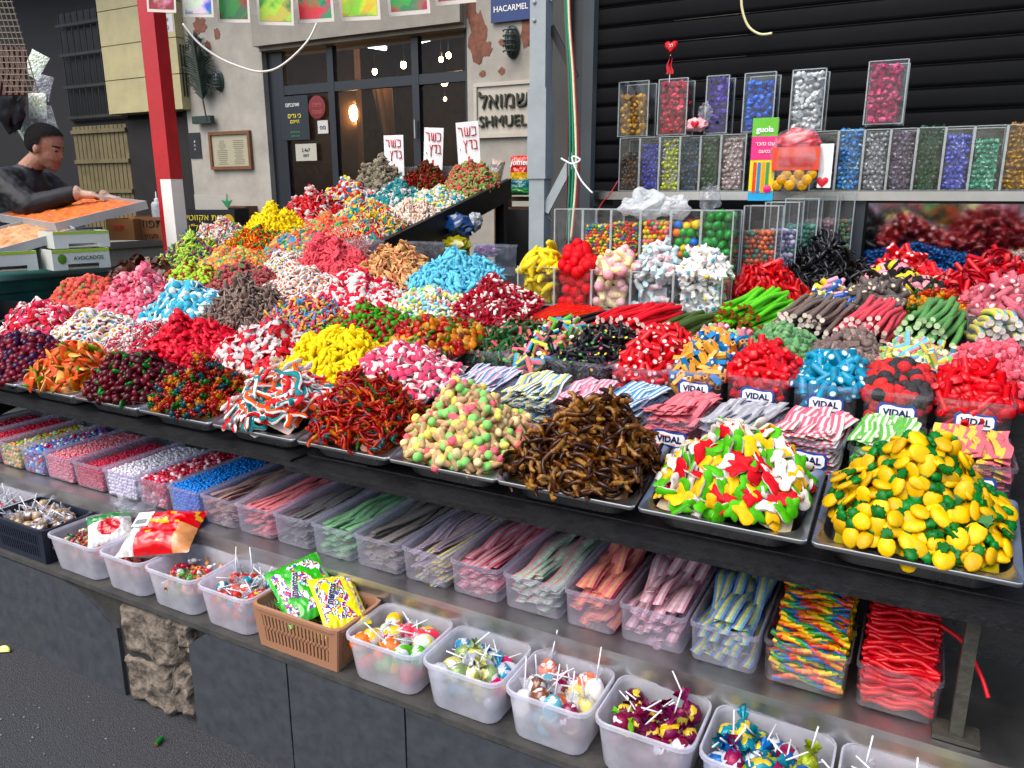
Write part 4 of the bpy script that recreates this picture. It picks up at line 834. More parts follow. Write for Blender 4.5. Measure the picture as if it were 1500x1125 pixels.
heap('brown_licorice', 'dark brown filled licorice piece', 'behind the coral ropes', T((k_cyl(.055, c('3f332c'), c('e0cfb0'), .19), 1, ''), (k_cyl(.05, c('4c3e38'), c('d8c4a8'), .2), 1, '')), SUGAR, -.15, 2.9, .19, .2, .085, .042, base=1.13, slope=.1, spacing=.56, mode='rand')
heap('large_bear_gummy', 'large clear bear gummy', 'behind the green ropes', T((k_bear(.05, c('d8461a')), 1, 'orange'), (k_bear(.05, c('e0a01a')), 1, 'yellow'), (k_bear(.05, c('2f6a24')), 1, 'green')), CLEARG, .03, 2.9, .18, .18, .06, .042, base=1.13, slope=.1, spacing=.62, mode='rand')
heap('pink_licorice', 'dusty pink filled licorice piece', 'at the right behind the pastel ropes', T((k_cyl(.06, c('c85a6a'), c('f0d0cc'), .21), 1, ''), (k_cyl(.055, c('b84a5c'), c('f0d0cc'), .22), 1, '')), SUGAR, .225, 2.93, .22, .22, .09, .044, base=1.135, slope=.12, spacing=.55, mode='rand')
heap('allsort_candy', 'layered licorice allsort', 'in the black and pink pile before the mirror', T((k_cube(.036, c('e89aa8'), c('1a1416')), 2, 'pink'), (k_cube(.036, c('e8d24a'), c('1a1416')), 1, 'yellow'), (k_cube(.036, c('2a1a18'), c('e8b0a8')), 1.4, 'brown'), (k_cube(.036, c('1a1416')), .8, 'black')), FOAM, -.1, 3.1, .3, .17, .07, .034, base=1.165, slope=.1, spacing=.6, mode='rand')
heap('red_tube_licorice', 'red tube licorice with white core', 'behind the allsorts before the mirror', T((k_cyl(.06, c('c4141e'), c('f0c8c0'), .19), 1, ''), (k_cyl(.055, c('b81018'), c('e0a0a0'), .2), 1, '')), GLOSS, -.07, 3.22, .3, .18, .1, .042, base=1.175, slope=.1, spacing=.55, mode='rand')
heap('licorice_wheel', 'red licorice wheel', 'before the mirror', T((k_wheel(.075, c('9a101c')), 1, ''), (k_wheel(.07, c('b0141e')), 1, ''), (k_cyl(.07, c('b8141e'), c('a01018'), .14, 6), .8, 'straight')), GLOSS, .24, 3.17, .34, .3, .12, .05, base=1.165, slope=.1, spacing=.5, mode='rand')
heap('blue_foil_candy', 'blue foil candy', 'along the foot of the mirror', T((k_wrapped(.035, c('1c6ab0')), 1, '')), FOIL, -.05, 3.38, .5, .14, .06, .028, base=1.175, slope=.1, spacing=.62, mode='rand')
heap('pastel_foil_candy', 'pale pink and cream wrapped candy', 'at the right foot of the mirror', T((k_wrapped(.035, c('e8b8c0')), 1, ''), (k_wrapped(.035, c('e8e0c0')), 1, '')), FOIL, .3, 3.38, .2, .14, .06, .028, base=1.175, slope=.1, spacing=.62, mode='rand')

# ------------------------------------------------------------------ acrylic boxes
_acr = {}
def acrylic(x0, x1, y0, y1, z0, h, label, rot=0.0, group='clear acrylic candy boxes'):
    wd, dp = x1-x0, y1-y0; key = (round(wd, 3), round(dp, 3), round(h, 3)); t = .003
    if key not in _acr:
        _acr[key] = (mk('panel', box(-wd/2+t, wd/2-t, -t/2, t/2, 0, h), ACRM, smooth=False), mk('panel', box(-t/2, t/2, -dp/2, dp/2, 0, h), ACRM, smooth=False),
                     mk('base', box(-wd/2+t, wd/2-t, -dp/2+t, dp/2-t, 0, .004), ACRE, smooth=False), mk('edge', box(-.0022, .0022, -.0022, .0022, 0, h), ACRE, smooth=False), mk('top_edge', box(-wd/2+.003, wd/2-.003, -.0022, .0022, -.002, .0008), ACRE, smooth=False))
    a, b, bs, ed, te = _acr[key]; r = empty('acrylic_box', ((x0+x1)/2, (y0+y1)/2, z0), (0, 0, rot)); tag(r, label, 'box', group)
    ob('panel', a, r, (0, -dp/2+t/2, 0)); ob('panel', a, r, (0, dp/2-t/2, 0)); ob('panel', b, r, (-wd/2+t/2, 0, 0)); ob('panel', b, r, (wd/2-t/2, 0, 0)); ob('base', bs, r)
    for sx in (-1, 1):
        for sy in (-1, 1): ob('edge', ed, r, (sx*wd/2, sy*dp/2, 0))
    for sy in (-1, 1): ob('top_edge', te, r, (0, sy*dp/2, h))
    return r
# short bins with large marshmallows
SX = [-1.38, -1.225, -1.075, -.925, -.77, -.6]
sb = [('marshmallow_banana', 'large yellow marshmallow banana', 'in the short acrylic bin', T((k_banana(.075, c('f0d84a')), 1, ''), (k_banana(.07, c('ecd03a'), .14), 1, '')), .085, .045, 'surf'),
      ('red_marshmallow', 'large red berry marshmallow', 'in the short acrylic bin', T((k_ball(.05, c('d8242a'), .03, .9), 1, ''), (k_ball(.048, c('e03238'), .03, .85), 1, '')), .095, .047, 'rand'),
      ('cone_marshmallow', 'pale pink and yellow cone marshmallow', 'in the short acrylic bin', T((k_cone(.075, c('eeb0b8'), c('ecdca8')), 1, ''), (k_cone(.07, c('f0c4c4'), c('f0e0b0')), 1, '')), .075, .045, 'rand'),
      ('twist_marshmallow', 'pale blue and pink twisted marshmallow', 'in the short acrylic bin', T((k_twist(.05, c('b8dce0'), WHITE), 2, ''), (k_twist(.05, c('eac4cc'), WHITE), 1, ''), (k_lens(.04, c('a8d4dc'), WHITE), 1, '')), .115, .04, 'rand'),
      ('flower_marshmallow', 'white flower marshmallow with blue centre', 'in the short acrylic bin', T((k_flower(.052, c('eeebe4'), c('4aa0c8')), 3, ''), (k_flower(.052, c('eeebe4'), c('e8d04a')), .7, 'yellow centred')), .11, .044, 'rand')]
for i, (nm, noun, where, pr, H, sz, md) in enumerate(sb):
    x0, x1 = SX[i], SX[i+1]
    acrylic(x0, x1-.003, 2.61, 2.75, 1.085, .145, f'short acrylic bin of {noun}s')
    fill(nm, noun, where+' behind its pane', pr, FOAM, x0+.006, x1-.008, 2.616, 2.744, 1.09, 1.22, sz, single=True, pack=.9)
    heap(nm, noun, where+' above the rim', pr, FOAM, (x0+x1)/2, 2.68, x1-x0-.006, .14, H, sz, base=1.215, slope=.0, p=3, f=1.5, spacing=.66, mode=md, tilt=.6)
# tall jars behind
JX = [-1.30, -1.18, -1.065, -.95, -.835, -.725, -.612]
jar = [('sprinkle_stick', 'small brown and white candy stick', T((k_cyl(.03, c('4a2a20'), c('4a2a20'), .1, 5), 2, ''), (k_cyl(.034, c('e8e0d8'), c('e8e0d8'), .1, 5), 1, ''), (k_cyl(.03, c('d8c04a'), c('d8c04a'), .12, 5), 1, '')), .02, .7),
       ('button_chocolate', 'small multicoloured chocolate button', T(*[(k_ball(.016, c(h), asp=.6, nu=7, nv=4), 1, '') for h in ('d8202a', 'e8c81e', '2f8a3a', '2460b0', 'e0781e')]), .0145, .9),
       ('candy_chip', 'multicoloured candy chip', T(*[(k_cyl(.022, c(h), c(h), .22, 5), 1, '') for h in ('d8502a', 'e8c01e', '2f8a4a', '245ab0', 'c82a2a')]), .0165, .95),
       ('small_gumball', 'small multicoloured gumball', T(*[(k_ball(.02, c(h), nu=7, nv=5), 1, '') for h in ('d82a2a', 'e8c81e', '3fa04a', 'e8862a', 'e87a8a')]), .02, .95),
       ('large_gumball', 'large multicoloured gumball', T(*[(k_ball(.034, c(h)), 1, lb) for h, lb in (('c81e22', 'red'), ('e8c41e', 'yellow'), ('2f9a3a', 'green'), ('2a6ac0', 'blue'), ('e8782a', 'orange'))]), .034, 1.0),
       ('green_egg_candy', 'large green egg candy', T((k_ball(.045, c('1c7a2c'), asp=.7), 1, ''), (k_ball(.042, c('228a34'), asp=.68), 1, '')), .038, 1.03)]
for i, (nm, noun, pr, sz, lvl) in enumerate(jar):
    x0, x1 = JX[i], JX[i+1]; z0 = 1.125
    acrylic(x0, x1-.004, 2.765, 2.9, z0, .315, f'tall acrylic jar filled with {noun}s')
    fill(nm, noun, 'in the tall acrylic jar', pr, GLOSS, x0+.004, x1-.008, 2.77, 2.895, z0+.004, z0+.3*lvl*(.66 if i == 0 else .95), sz, single=sz > .03, pack=.86)
# side row of tall jars, turned to the right
sj = [('c86a4a', '8a4a3a', 'brown'), ('b8b0c8', '6a6a8a', 'lilac'), ('4a8a7a', '2f6a5a', 'sea green'), ('8a6a70', 'a88a8a', 'mauve'), ('6a7a5a', '8a6a4a', 'olive')]
for i, (h1, h2, lb) in enumerate(sj):
    x = -.555+.052*i; y = 2.985+.118*i
    acrylic(x-.06, x+.06, y-.056, y+.056, 1.125, .33+.012*i, f'tall acrylic jar of {lb} candies in the side row')
    fill('mixed_candy', f'{lb} mixed candy', 'in the side row of tall jars', T((k_ball(.024, c(h1), nu=6, nv=4), 1, ''), (k_ball(.022, c(h2), nu=6, nv=4), 1, ''), (k_ball(.022, c('2f6a5a'), nu=6, nv=4), .5, '')), GLOSS, x-.055, x+.055, y-.051, y+.051, 1.13, 1.36+.01*i, .022)

# ------------------------------------------------------------------ shelf, mirror, foil boxes, shutter
sh = empty('wall_shelf', (0, 3.44, 1.47)); tag(sh, 'long steel shelf at eye level before the black shutter', 'shelf')
part('front_strip', box(-1.42, .75, 0, .02, 0, .036), SHELFM, sh); part('shelf_board', box(-1.42, .75, .021, .26, .02, .034), SHELFM, sh)
part('bracket', box(-1.45, -1.421, -.02, .26, -.03, .04), GREYP, sh); part('bracket', box(-.42, -.4, .03, .24, -.3, .018), BLACKM, sh)
MIRR = plain('mirror_glass', (.62, .66, .68), rough=.09, metal=1.0)
mi = empty('wall_mirror', (.26, 3.5, 1.2), (.2, 0, 0)); tag(mi, 'long low mirror leaning below the steel shelf', 'mirror')
part('mirror_plate', box(-.5, .6, 0, .01, .0, .265), MIRR, mi, smooth=False); part('mirror_back', box(-.51, .61, .0102, .016, -.01, .268), BLACKM, mi)
cab_ = part('slate_board', box(-.385, -.25, 3.46, 3.52, 1.16, 1.47), plain('panel_dark', '2a3038', rough=.4)); tag(cab_, 'dark slate panel left of the mirror under the shelf', 'panel')
EX = [-1.31, -1.213, -1.12, -1.027, -.936, -.847, -.74]
ec = [('3a2418', '8a6a3a', 'brown and gold'), ('2c3494', '565ec0', 'periwinkle blue'), ('b8c02a', 'b8b8ba', 'lime and silver'), ('0c2834', '1c4c6c', 'dark teal'), ('08401e', '1c6838', 'emerald green'), ('a08a8a', 'c8b8b4', 'rose silver')]
EX2 = [-.475, -.378, -.282, -.188, -.095, 0.0, .095, .2, .31]
ec2 = [('16302a', '3a4a48', 'blackish green'), ('2a74b4', '7cb4d0', 'sky blue'), ('8a8e92', 'c0c4c4', 'silver'), ('4a3f50', '8a7a90', 'plum silver'), ('0f3a20', '1c5a34', 'bottle green'), ('444ea0', '7c82c4', 'lavender'), ('34866a', '7cb89c', 'mint'), ('8c600c', 'bc8c24', 'golden')]
def shelfbox(x0, x1, h1, h2, lb, lvl):
    z0 = 1.508; acrylic(x0+.002, x1-.002, 3.475, 3.6, z0, .235, f'shelf acrylic box of {lb} wrapped candies')
    fill('wrapped_candy', f'{lb} wrapped candy', 'in a lower shelf box', T((k_wrapped(.034, c(h1)), 1, ''), (k_wrapped(.032, c(h2)), 1, ''), (k_ball(.026, c(h1)*.9+.02, .06, .7, 6, 4), 1, '')), FOIL, x0+.006, x1-.006, 3.48, 3.595, z0+.004, z0+.225*lvl, .0235, pack=.84)
for i, (a, b, lb) in enumerate(ec): shelfbox(EX[i], EX[i+1], a, b, lb, (.72, .92, 1.0, .98, 1.0, 1.02)[i])
for i, (a, b, lb) in enumerate(ec2): shelfbox(EX2[i], EX2[i+1], a, b, lb, (.85, 1.05, .98, 1.0, 1.05, .9, .85, 1.05)[i])
for x0, x1, h, h2, lb, lvl, dz in ((-1.323, -1.184, '9a6a14', 'c0923a', 'gold', .8, 0), (-1.137, -1.008, '9a0c28', 'b82a40', 'crimson', .92, 0), (-.925, -.831, '260a6a', '401890', 'purple', .96, 0), (-.766, -.641, '043c9c', '0f60c8', 'royal blue', .85, 0), (-.575, -.448, 'a8aaac', 'd8d8d6', 'bright silver', .95, 0), (-.293, -.155, '9c2450', 'c04c70', 'rose pink', .95, .012)):
    z0 = 1.749+dz; acrylic(x0, x1, 3.48, 3.59, z0, .235, f'upper acrylic box of {lb} foil hearts')
    fill(f'{lb.replace(" ", "_")}_foil_heart', f'{lb} foil heart', 'in the upper shelf box', T((k_heart(.04, c(h), c(h), .5), 1, ''), (k_heart(.037, c(h2), c(h2), .5), 1, '')), FOIL, x0+.005, x1-.005, 3.485, 3.585, z0+.005, z0+.235*lvl, .033, single=True, pack=.8)
# red heart lollipop above the crimson box
hl = empty('heart_lollipop', P(980, 130, 3.5)); tag(hl, 'red heart lollipop on a stick above the crimson foil box', 'lollipop')
up90 = np.array([[1, 0, 0], [0, 0, -1], [0, 1, 0]], float)
hh = part('heart', xf(pill(np.array(HEART)*.033, .02, c('d0141e')), (0, 0, .17), up90), GLOSS, hl); part('stick', tube([(0, 0, -.03), (0, 0, .14)], .0022, 5), STICK, hl)
part('ribbon', join([sheet(1, 6, lambda u, v, s=s: (s*.012*v+.01*(u-.5)+.004*math.sin(v*9), -.006, .135-.075*v), c('c8101c')) for s in (-1, .2, 1)]), GLOSS, hl)
text('לב'[::-1], .018, WHITEINK, hl, (.004, -.0125, .175))
# small gift pouch between crimson and purple boxes
def blob(r, seed, amp=.25, nu=20, nv=14, fr=2.2):
    g = ell(1, 1, 1, nu, nv); v = g[0].copy()
    for i, p in enumerate(v): v[i] = p*(1+amp*noise.noise(Vector(p)*fr+Vector((seed, 0, 0)))+amp*.45*noise.noise(Vector(p)*fr*2.7+Vector((seed, 9, 0))))
    return v*np.array(r), g[1], g[2]
gp = empty('gift_pouch', P(1020, 192, 3.47)); tag(gp, 'small pink and white gift pouch tied at the top', 'pouch')
part('pouch_body', tint(blob((.045, .03, .03), 4), c('e0a0a4')), PRINT, gp, (0, 0, .025)); part('tied_top', blob((.03, .02, .04), 8, .4), FILM, gp, (.035, 0, .075)); part('heart', xf(pill(np.array(HEART)*.02, .008, c('c8142a')), (0, -.032, .025), up90), GLOSS, gp)
# carton and red gift bag standing before the shelf
cp = P(1113, 294, 3.2); ct = empty('candy_carton', cp, (0, 0, .1)); tag(ct, 'tall green pink and yellow carton of striped candy sticks', 'carton')
cw, ch_ = .047, .31
part('carton_body', join([box(-cw, cw, 0, .045, ch_*.62, ch_, c('5cae2e')), box(-cw, cw, 0, .045, ch_*.12, ch_*.62, c('e8c81e')), box(-cw, cw, 0, .045, 0, ch_*.12, c('2a9ac8'))]), PRINT, ct, smooth=False)
part('print_band', box(-cw, cw, -.0015, 0, ch_*.5, ch_*.78, c('d8307a')), PRINT, ct, smooth=False)
for i, h in enumerate(('d8402a', '2a7ab0', 'e8902a', '2f8a4a')): part('printed_stick', box(-.034+.016*i, -.022+.016*i, -.0025, -.0015, .03, ch_*.47, c(h)), PRINT, ct, smooth=False)
text('guola', .03, WHITEINK, ct, (.0, -.003, ch_*.86), bold=.0008); text('עט סוכר'[::-1], .02, WHITEINK, ct, (.004, -.004, ch_*.69)); text('בטעם'[::-1], .018, WHITEINK, ct, (.004, -.004, ch_*.6))
part('badge', xf(pill(polar(12, lambda a: .015), .002, c('d83a7a')), (.024, -.003, .045), up90), PRINT, ct)
gp2 = P(1163, 283, 3.22); gb = empty('gift_bag', gp2); tag(gb, 'red and orange gift bag with gold coins in clear film', 'bag')
part('film_bag', blob((.105, .05, .13), 31, .16), FILM, gb, (0, 0, .12))
part('red_carton', box(-.085, .085, -.035, .03, .085, .17, c('d83a1a')), PRINT, gb, smooth=False); part('red_bow', tint(blob((.08, .035, .04), 12, .35), c('d01a24')), PRINT, gb, (0, 0, .195))
part('label_band', box(-.06, .06, -.037, -.0355, .1, .135, c('b8141c')), PRINT, gb, smooth=False)
for i in range(9): part('gold_coin', xf(pill(polar(10, lambda a: .02), .006, c('d0982a')), rot=up90 @ rz(i)), FOIL, gb, (-.06+.017*i*.9, -.03-.004*(i % 2), .03+.02*((i*7) % 3)))
wh = empty('heart_card', gp2+Vector((.1, -.01, .04))); tag(wh, 'white card with red heart beside the gift bag', 'card'); part('card', box(-.018, .03, 0, .004, -.02, .14, c('eae6e4')), PLAINC, wh, smooth=False); part('heart', xf(pill(np.array(HEART)*.024, .004, c('c81a2a')), (.0, -.003, 0), up90), PLAINC, wh)
# crumpled bags on the jars
for k, (px_, py_, r_, mt, lb) in enumerate(((950, 300, (.085, .06, .06), WFILM, 'crumpled white plastic bag lying on the tall jars'), (990, 303, (.05, .05, .045), WFILM, 'white paper bag beside the crumpled bag on the jars'), (1040, 290, (.035, .04, .05), FILM, 'clear plastic bag standing over the green egg jar'), (925, 303, (.045, .04, .035), WFILM, 'small flattened white bag at the jar tops'))):
    o = part('plastic_bag', blob(r_, 40+k, .45, 26, 18, 1.8), mt, None, P(px_, py_, 2.84), angle=30); tag(o, lb, 'bag')

SHUT = plain('shutter_slat', '040508', rough=.6, spec=.12, var=.14, vscale=3, bump=.05, bscale=12)
su = empty('roller_shutter', (0, 3.95, 0)); tag(su, 'closed black roller shutter behind the candy shelf', 'shutter')
prof = [(0, 0), (-.006, .003), (-.0075, .02), (-.0085, .045), (-.0075, .072), (-.006, .084), (.008, .086), (.008, .094)]
sm = mk('slat', sheet(1, len(prof)-1, lambda u, v: (-1.64+4.0*u, prof[min(int(round(v*(len(prof)-1))), len(prof)-1)][0], prof[min(int(round(v*(len(prof)-1))), len(prof)-1)][1])), SHUT, angle=60)
for i in range(22): ob('slat', sm, su, (0, 0, 1.0+.094*i))
part('guide_rail', box(-1.74, -1.645, -.06, .05, 0, 3.6), plain('dark_rail', '1a1d1f', rough=.5, var=.1), su); part('guide_rail', box(2.36, 2.45, -.06, .05, 0, 3.6), GREYP, su); part('lintel', box(-1.74, 2.45, -.1, .3, 3.06, 3.6), SHUT, su)
bw = part('side_wall', join([box(-1.9, -1.741, 3.85, 6.0, 0, 3.6), box(2.451, 6, 3.85, 4.1, 0, 3.6)]), plain('dark_render', '3a3a38', rough=.8, var=.2)); tag(bw, 'dark rendered wall beside the roller shutter', 'wall')
def cable(name, pts, r, col, label, mat=None, n=40):
    pts = [Vector(p) for p in pts]; out = []
    for i in range(len(pts)-1):
        p0, p1, p2, p3 = pts[max(0, i-1)], pts[i], pts[i+1], pts[min(len(pts)-1, i+2)]
        for k in range(8):
            t = k/8; out.append(.5*((2*p1)+(p2-p0)*t+(2*p0-5*p1+4*p2-p3)*t*t+(3*p1-p0-3*p2+p3)*t**3))
    out.append(pts[-1]); o = part(name, tube([tuple(p) for p in out], r, 6, col), PLAINC, angle=180); tag(o, label, 'cable'); return o
cable('cable', [P(1086, -20, 3.8), P(1087, 12, 3.8), P(1096, 38, 3.8), P(1113, 50, 3.8), P(1131, 49, 3.8)], .006, c('d8cfa0'), 'cream cable end hanging before the black shutter')
# steel post with braces and cables
po = empty('steel_post', (P(792, 340, 3.15).x, 3.15, 0)); tag(po, 'grey painted steel post with diagonal braces beside the shutter', 'post')
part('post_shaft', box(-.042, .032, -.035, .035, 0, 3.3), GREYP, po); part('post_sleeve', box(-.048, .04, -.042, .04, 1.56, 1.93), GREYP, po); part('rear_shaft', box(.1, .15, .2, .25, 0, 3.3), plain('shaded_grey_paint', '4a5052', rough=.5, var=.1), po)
for z in (2.27, 2.2): part('rivet', xf(ell(.009, .006, .009, 8, 5), (-.02, -.038, z)), GREYP, po)
def bar(a, b, wd, th):
    a, b = np.array(a, float), np.array(b, float); d = unit(b-a); s = unit(np.cross(d, (0, 1, 0))); u = np.array([0, 1, 0])
    v = np.array([p+s*sx*wd/2+u*sy*th/2 for p in (a, b) for sx in (-1, 1) for sy in (-1, 1)]); t = box(0, 1, 0, 1, 0, 1)[1]; return v, t, np.tile(np.array(W1), (12, 1))
part('brace', bar((.03, .02, 2.18), (.15, .02, 1.97), .03, .008), BLACKM, po); part('brace', bar((.03, -.02, 1.42), (.16, .0, 1.66), .04, .008), GREYP, po); part('brace', bar((.03, -.0, 2.28), (.14, .0, 2.5), .03, .008), GREYP, po)
for k, (dx, h, lb) in enumerate(((.0, '1c6a50', 'dark green cable'), (.011, '1f7a58', 'green cable'), (.021, 'd8cfae', 'cream cable'), (.03, '8a1c1c', 'red wire'), (-.008, '6a2020', 'thin maroon wire'))):
    cable('cable', [(po.location.x+.12+dx, 3.1, 3.0), (po.location.x+.125+dx*.7, 3.1, 2.3), (po.location.x+.15+dx*.9, 3.1, 1.95), (po.location.x+.16+dx*1.4, 3.1, 1.6), (po.location.x+.15+dx, 3.1, 1.3)], .0055 if k < 3 else .003, c(h), f'{lb} running down behind the grey post')
cable('zip_tie', [P(822, 232, 3.05), P(838, 240, 3.05), P(850, 234, 3.05), P(838, 231, 3.05), P(850, 262, 3.05), P(868, 283, 3.05)], .004, c('dfe4e6'), 'white tie knotted round the brace')
cable('cable', [P(905, 265, 3.3), P(893, 285, 3.25), P(882, 297, 3.2), P(874, 312, 3.15)], .0025, c('a01820'), 'thin red wire hanging over the shelf bracket')
cable('cable', [P(803, 318, 3.0), P(812, 330, 3.0), P(816, 350, 3.0), P(817, 365, 3.0)], .004, c('2a2e30'), 'thin dark cable curving beside the jars')

# ------------------------------------------------------------------ boxes along the lower ledge
LX = [-3.26, -3.1, -2.95, -2.81, -2.67, -2.505, -2.34, -2.172, -2.022, -1.872, -1.726, -1.574, -1.43, -1.28, -1.122, -.974, -.822, -.66, -.526, -.366, -.214, -.04, .12]
LZ = .521
def beadbox(i, h, noun, sz=.012, lvl=.08):
    x0, x1 = LX[i], LX[i+1]; pr = T(*[(k_ball(sz, c(k), nu=6, nv=4), 1, '') for k in h])
    fill('bead_candy', noun, 'in the clear box on the ledge', pr, GLOSS, x0+.013, x1-.013, 1.478, 1.78, LZ+.004, LZ+lvl, sz*1.05, pack=.95)
for i in range(20):
    x0, x1 = LX[i], LX[i+1]
    nm = ['crimson beads', 'small red beads', 'yellow and green beads', 'blue and white beads', 'pink sugar beads', 'deep pink beads', 'white sugar beads', 'red and white beads', 'bright blue beads', 'brown and pink belts', 'salmon belts', 'dark grey belts', 'green belts', 'grey brown belts', 'yellow and lilac belts', 'pink and grey belts', 'mint and pink belts', 'coral and yellow belts', 'lilac pink belts', 'blue and yellow belts'][i]
    tub((x0+x1)/2, 1.642, LZ, x1-x0-.003, .36, .095, f'clear plastic box of {nm} on the lower ledge', mat=BOXM, name='plastic_box', group='clear boxes along the ledge', cat='box', rim=.003)
beadbox(0, ('b01a3c', '8a1430'), 'crimson bead', .014); beadbox(1, ('b81a34', 'c83a54'), 'red bead', .012)
beadbox(2, ('d8c83a', '8ab83a', 'e8a04a', 'e8e0c0'), 'yellow and green bead', .016); beadbox(3, ('3a84c8', 'e8e4e4', 'c83a5a', '7ab8d8', '8a5ab0'), 'blue and white bead', .015)
beadbox(4, ('e8808e', 'ea98a0'), 'pink sugar bead', .0115, .085); beadbox(5, ('c82444', 'd04a60'), 'deep pink bead', .0105, .075); beadbox(6, ('eeeaf0', 'e4e0ea'), 'white sugar bead', .013, .09)
beadbox(7, ('d0304a', 'f0c8cc', 'e8707c', 'a81c34'), 'red and white bead', .016, .09); beadbox(8, ('1c78cc', '2a8ae0'), 'bright blue bead', .011, .09)
lb = [(9, 'brown and pink belt', [B('9a6a64', '8a8a6a', 'b05a60')], .02), (10, 'salmon sour belt', [B('e8606c', 'ee8088', 'e8606c')], .016), (11, 'dark grey sour belt', [B('3a383c', '4c4a4e', '3a383c')], .014), (12, 'green sour belt', [B('5cb070', '86cc8a', '5cb070')], .02),
      (13, 'grey brown sour belt', [B('5e5450', '7a706a', '5e5450')], .022), (14, 'yellow blue and lilac belt', [B('b09ab0', '8a7a90', 'c0a8bc'), B('e8cc5a', '3a84a8', 'e8cc5a')], .02), (15, 'pink and grey striped belt', [B('d84a6a', 'c8b0b4', 'd84a6a')], .024),
      (16, 'mint and pink striped belt', [B('e89aa0', 'a8d8b8', 'ecdcd4', 'a8d8b8')], .024), (17, 'coral and yellow striped belt', [B('e8606c', 'e8a850', 'e8606c')], .022), (18, 'lilac pink striped belt', [B('d894a4', 'e8ccd4', 'c87a90')], .022), (19, 'blue yellow and green belt', [B('3a84c8', 'e8d45a', '7ac090', '2f70b8')], .022)]
for i, noun, cs, wd in lb:
    cs = [[k_*.92+.08 for k_ in st_] for st_ in cs]
    x0, x1 = LX[i], LX[i+1]
    over = i >= 17
    belts('sour_belt', noun, 'in the clear box on the ledge', cs, x0+.014, x1-.014, 1.492, 1.79, LZ+.01, LZ+(.075 if not over else .1), int((x1-x0)/(.017 if wd < .02 else .02)), wd=wd, amp=.02 if not over else .06, yaw=-.08, layers=4, jz=.004 if not over else .012, rise=.02 if not over else .1)
# the last three boxes at the right end
def lastbox(x0, x1, lbl): tub((x0+x1)/2, 1.642, LZ, x1-x0-.004, .36, .1, lbl, mat=TUBM, name='plastic_box', group='clear boxes along the ledge', cat='box', rim=.003)
def crossropes(name, noun, where, me_list, x0, x1, y0, y1, z0, zt, zb, r, mat, jit=.06):
    _seed[0] += 1; q = np.random.default_rng(_seed[0]); mes = [mk(name, g, mat, angle=60) for g in me_list]
    lows = []; ny = int((y1-y0)/(1.9*r)); 
    for j in range(ny):
        y = y0+r+(y1-y0-2*r)*j/max(1, ny-1); top = zt+(zb-zt)*j/max(1, ny-1); nz = int((top-z0)/(1.8*r))
        for k in range(nz):
            z = z0+r+k*1.8*r; lo = ((x0+x1)/2+q.normal(0, .004), y+q.normal(0, r*.3), z+q.normal(0, r*.2)); ro = (q.uniform(0, 6.28), q.normal(0, .02), q.normal(0, jit))
            if k >= nz-2 or j < 2: inst(name, mes[int(q.integers(len(mes)))], lo, ro, lab(noun, where, 'on top' if k >= nz-1 and j > 1 else ('front row, ' if j == 0 else 'second row, ')+TIER[min(k, 5)] if j < 2 else 'under the top rope'), 'candy rope', f'{noun} {where}')
            else:
                M = np.array(Matrix.Rotation(ro[2], 3, 'Z')); lows.append(xf(me_list[0], lo, M))
    if lows: tag(part(name+'_pile', join(lows), mat, angle=60), f'lower layers of {noun}s {where}', 'candy pile', None, 'stuff')
def xrope(L_, r, cf=None, col=W1, ph=0., core=None, n=8):
    m = 12; return tube([((i/m-.5)*L_, .006*math.sin(i*.6+ph), .004*math.sin(i*.9+ph)) for i in range(m+1)], r, n, col, cf=cf, capcol=core)
RB = B('c8381e', 'e88a1e', 'e8c43a', '2f8a3a', '1c5a9a')
def tw(ph): return lambda t, j: RB[int(((j+t*1.6+ph) % 1)*5)]
lastbox(LX[20], LX[21], 'clear box of twisted rainbow ropes on the lower ledge')
crossropes('twisted_rope', 'twisted rainbow rope', 'in the ledge box', [xrope(.132, .0062, tw(p), ph=p*6) for p in (0, .3, .6, .85)], LX[20]+.012, LX[21]-.012, 1.485, 1.79, LZ+.008, LZ+.1, LZ+.2, .0062, GLOSS, .1)
lastbox(LX[21], LX[22], 'clear box of red licorice ropes at the right end of the ledge')
crossropes('red_rope', 'red licorice rope', 'in the ledge box at the right end', [xrope(.122, .0055, None, c('c8141e'), p, c('a81018')) for p in (0, 1.3, 2.6, 4)], LX[21]+.012, LX[22]-.012, 1.485, 1.79, LZ+.008, LZ+.1, LZ+.215, .0055, GLOSS, .05)
cable('red_rope_end', [(.1, 1.58, .68), (.14, 1.55, .67), (.17, 1.5, .64), (.185, 1.48, .61)], .004, c('c8141e'), 'single red licorice rope sticking out beside the stall leg')['category'] = 'candy rope'

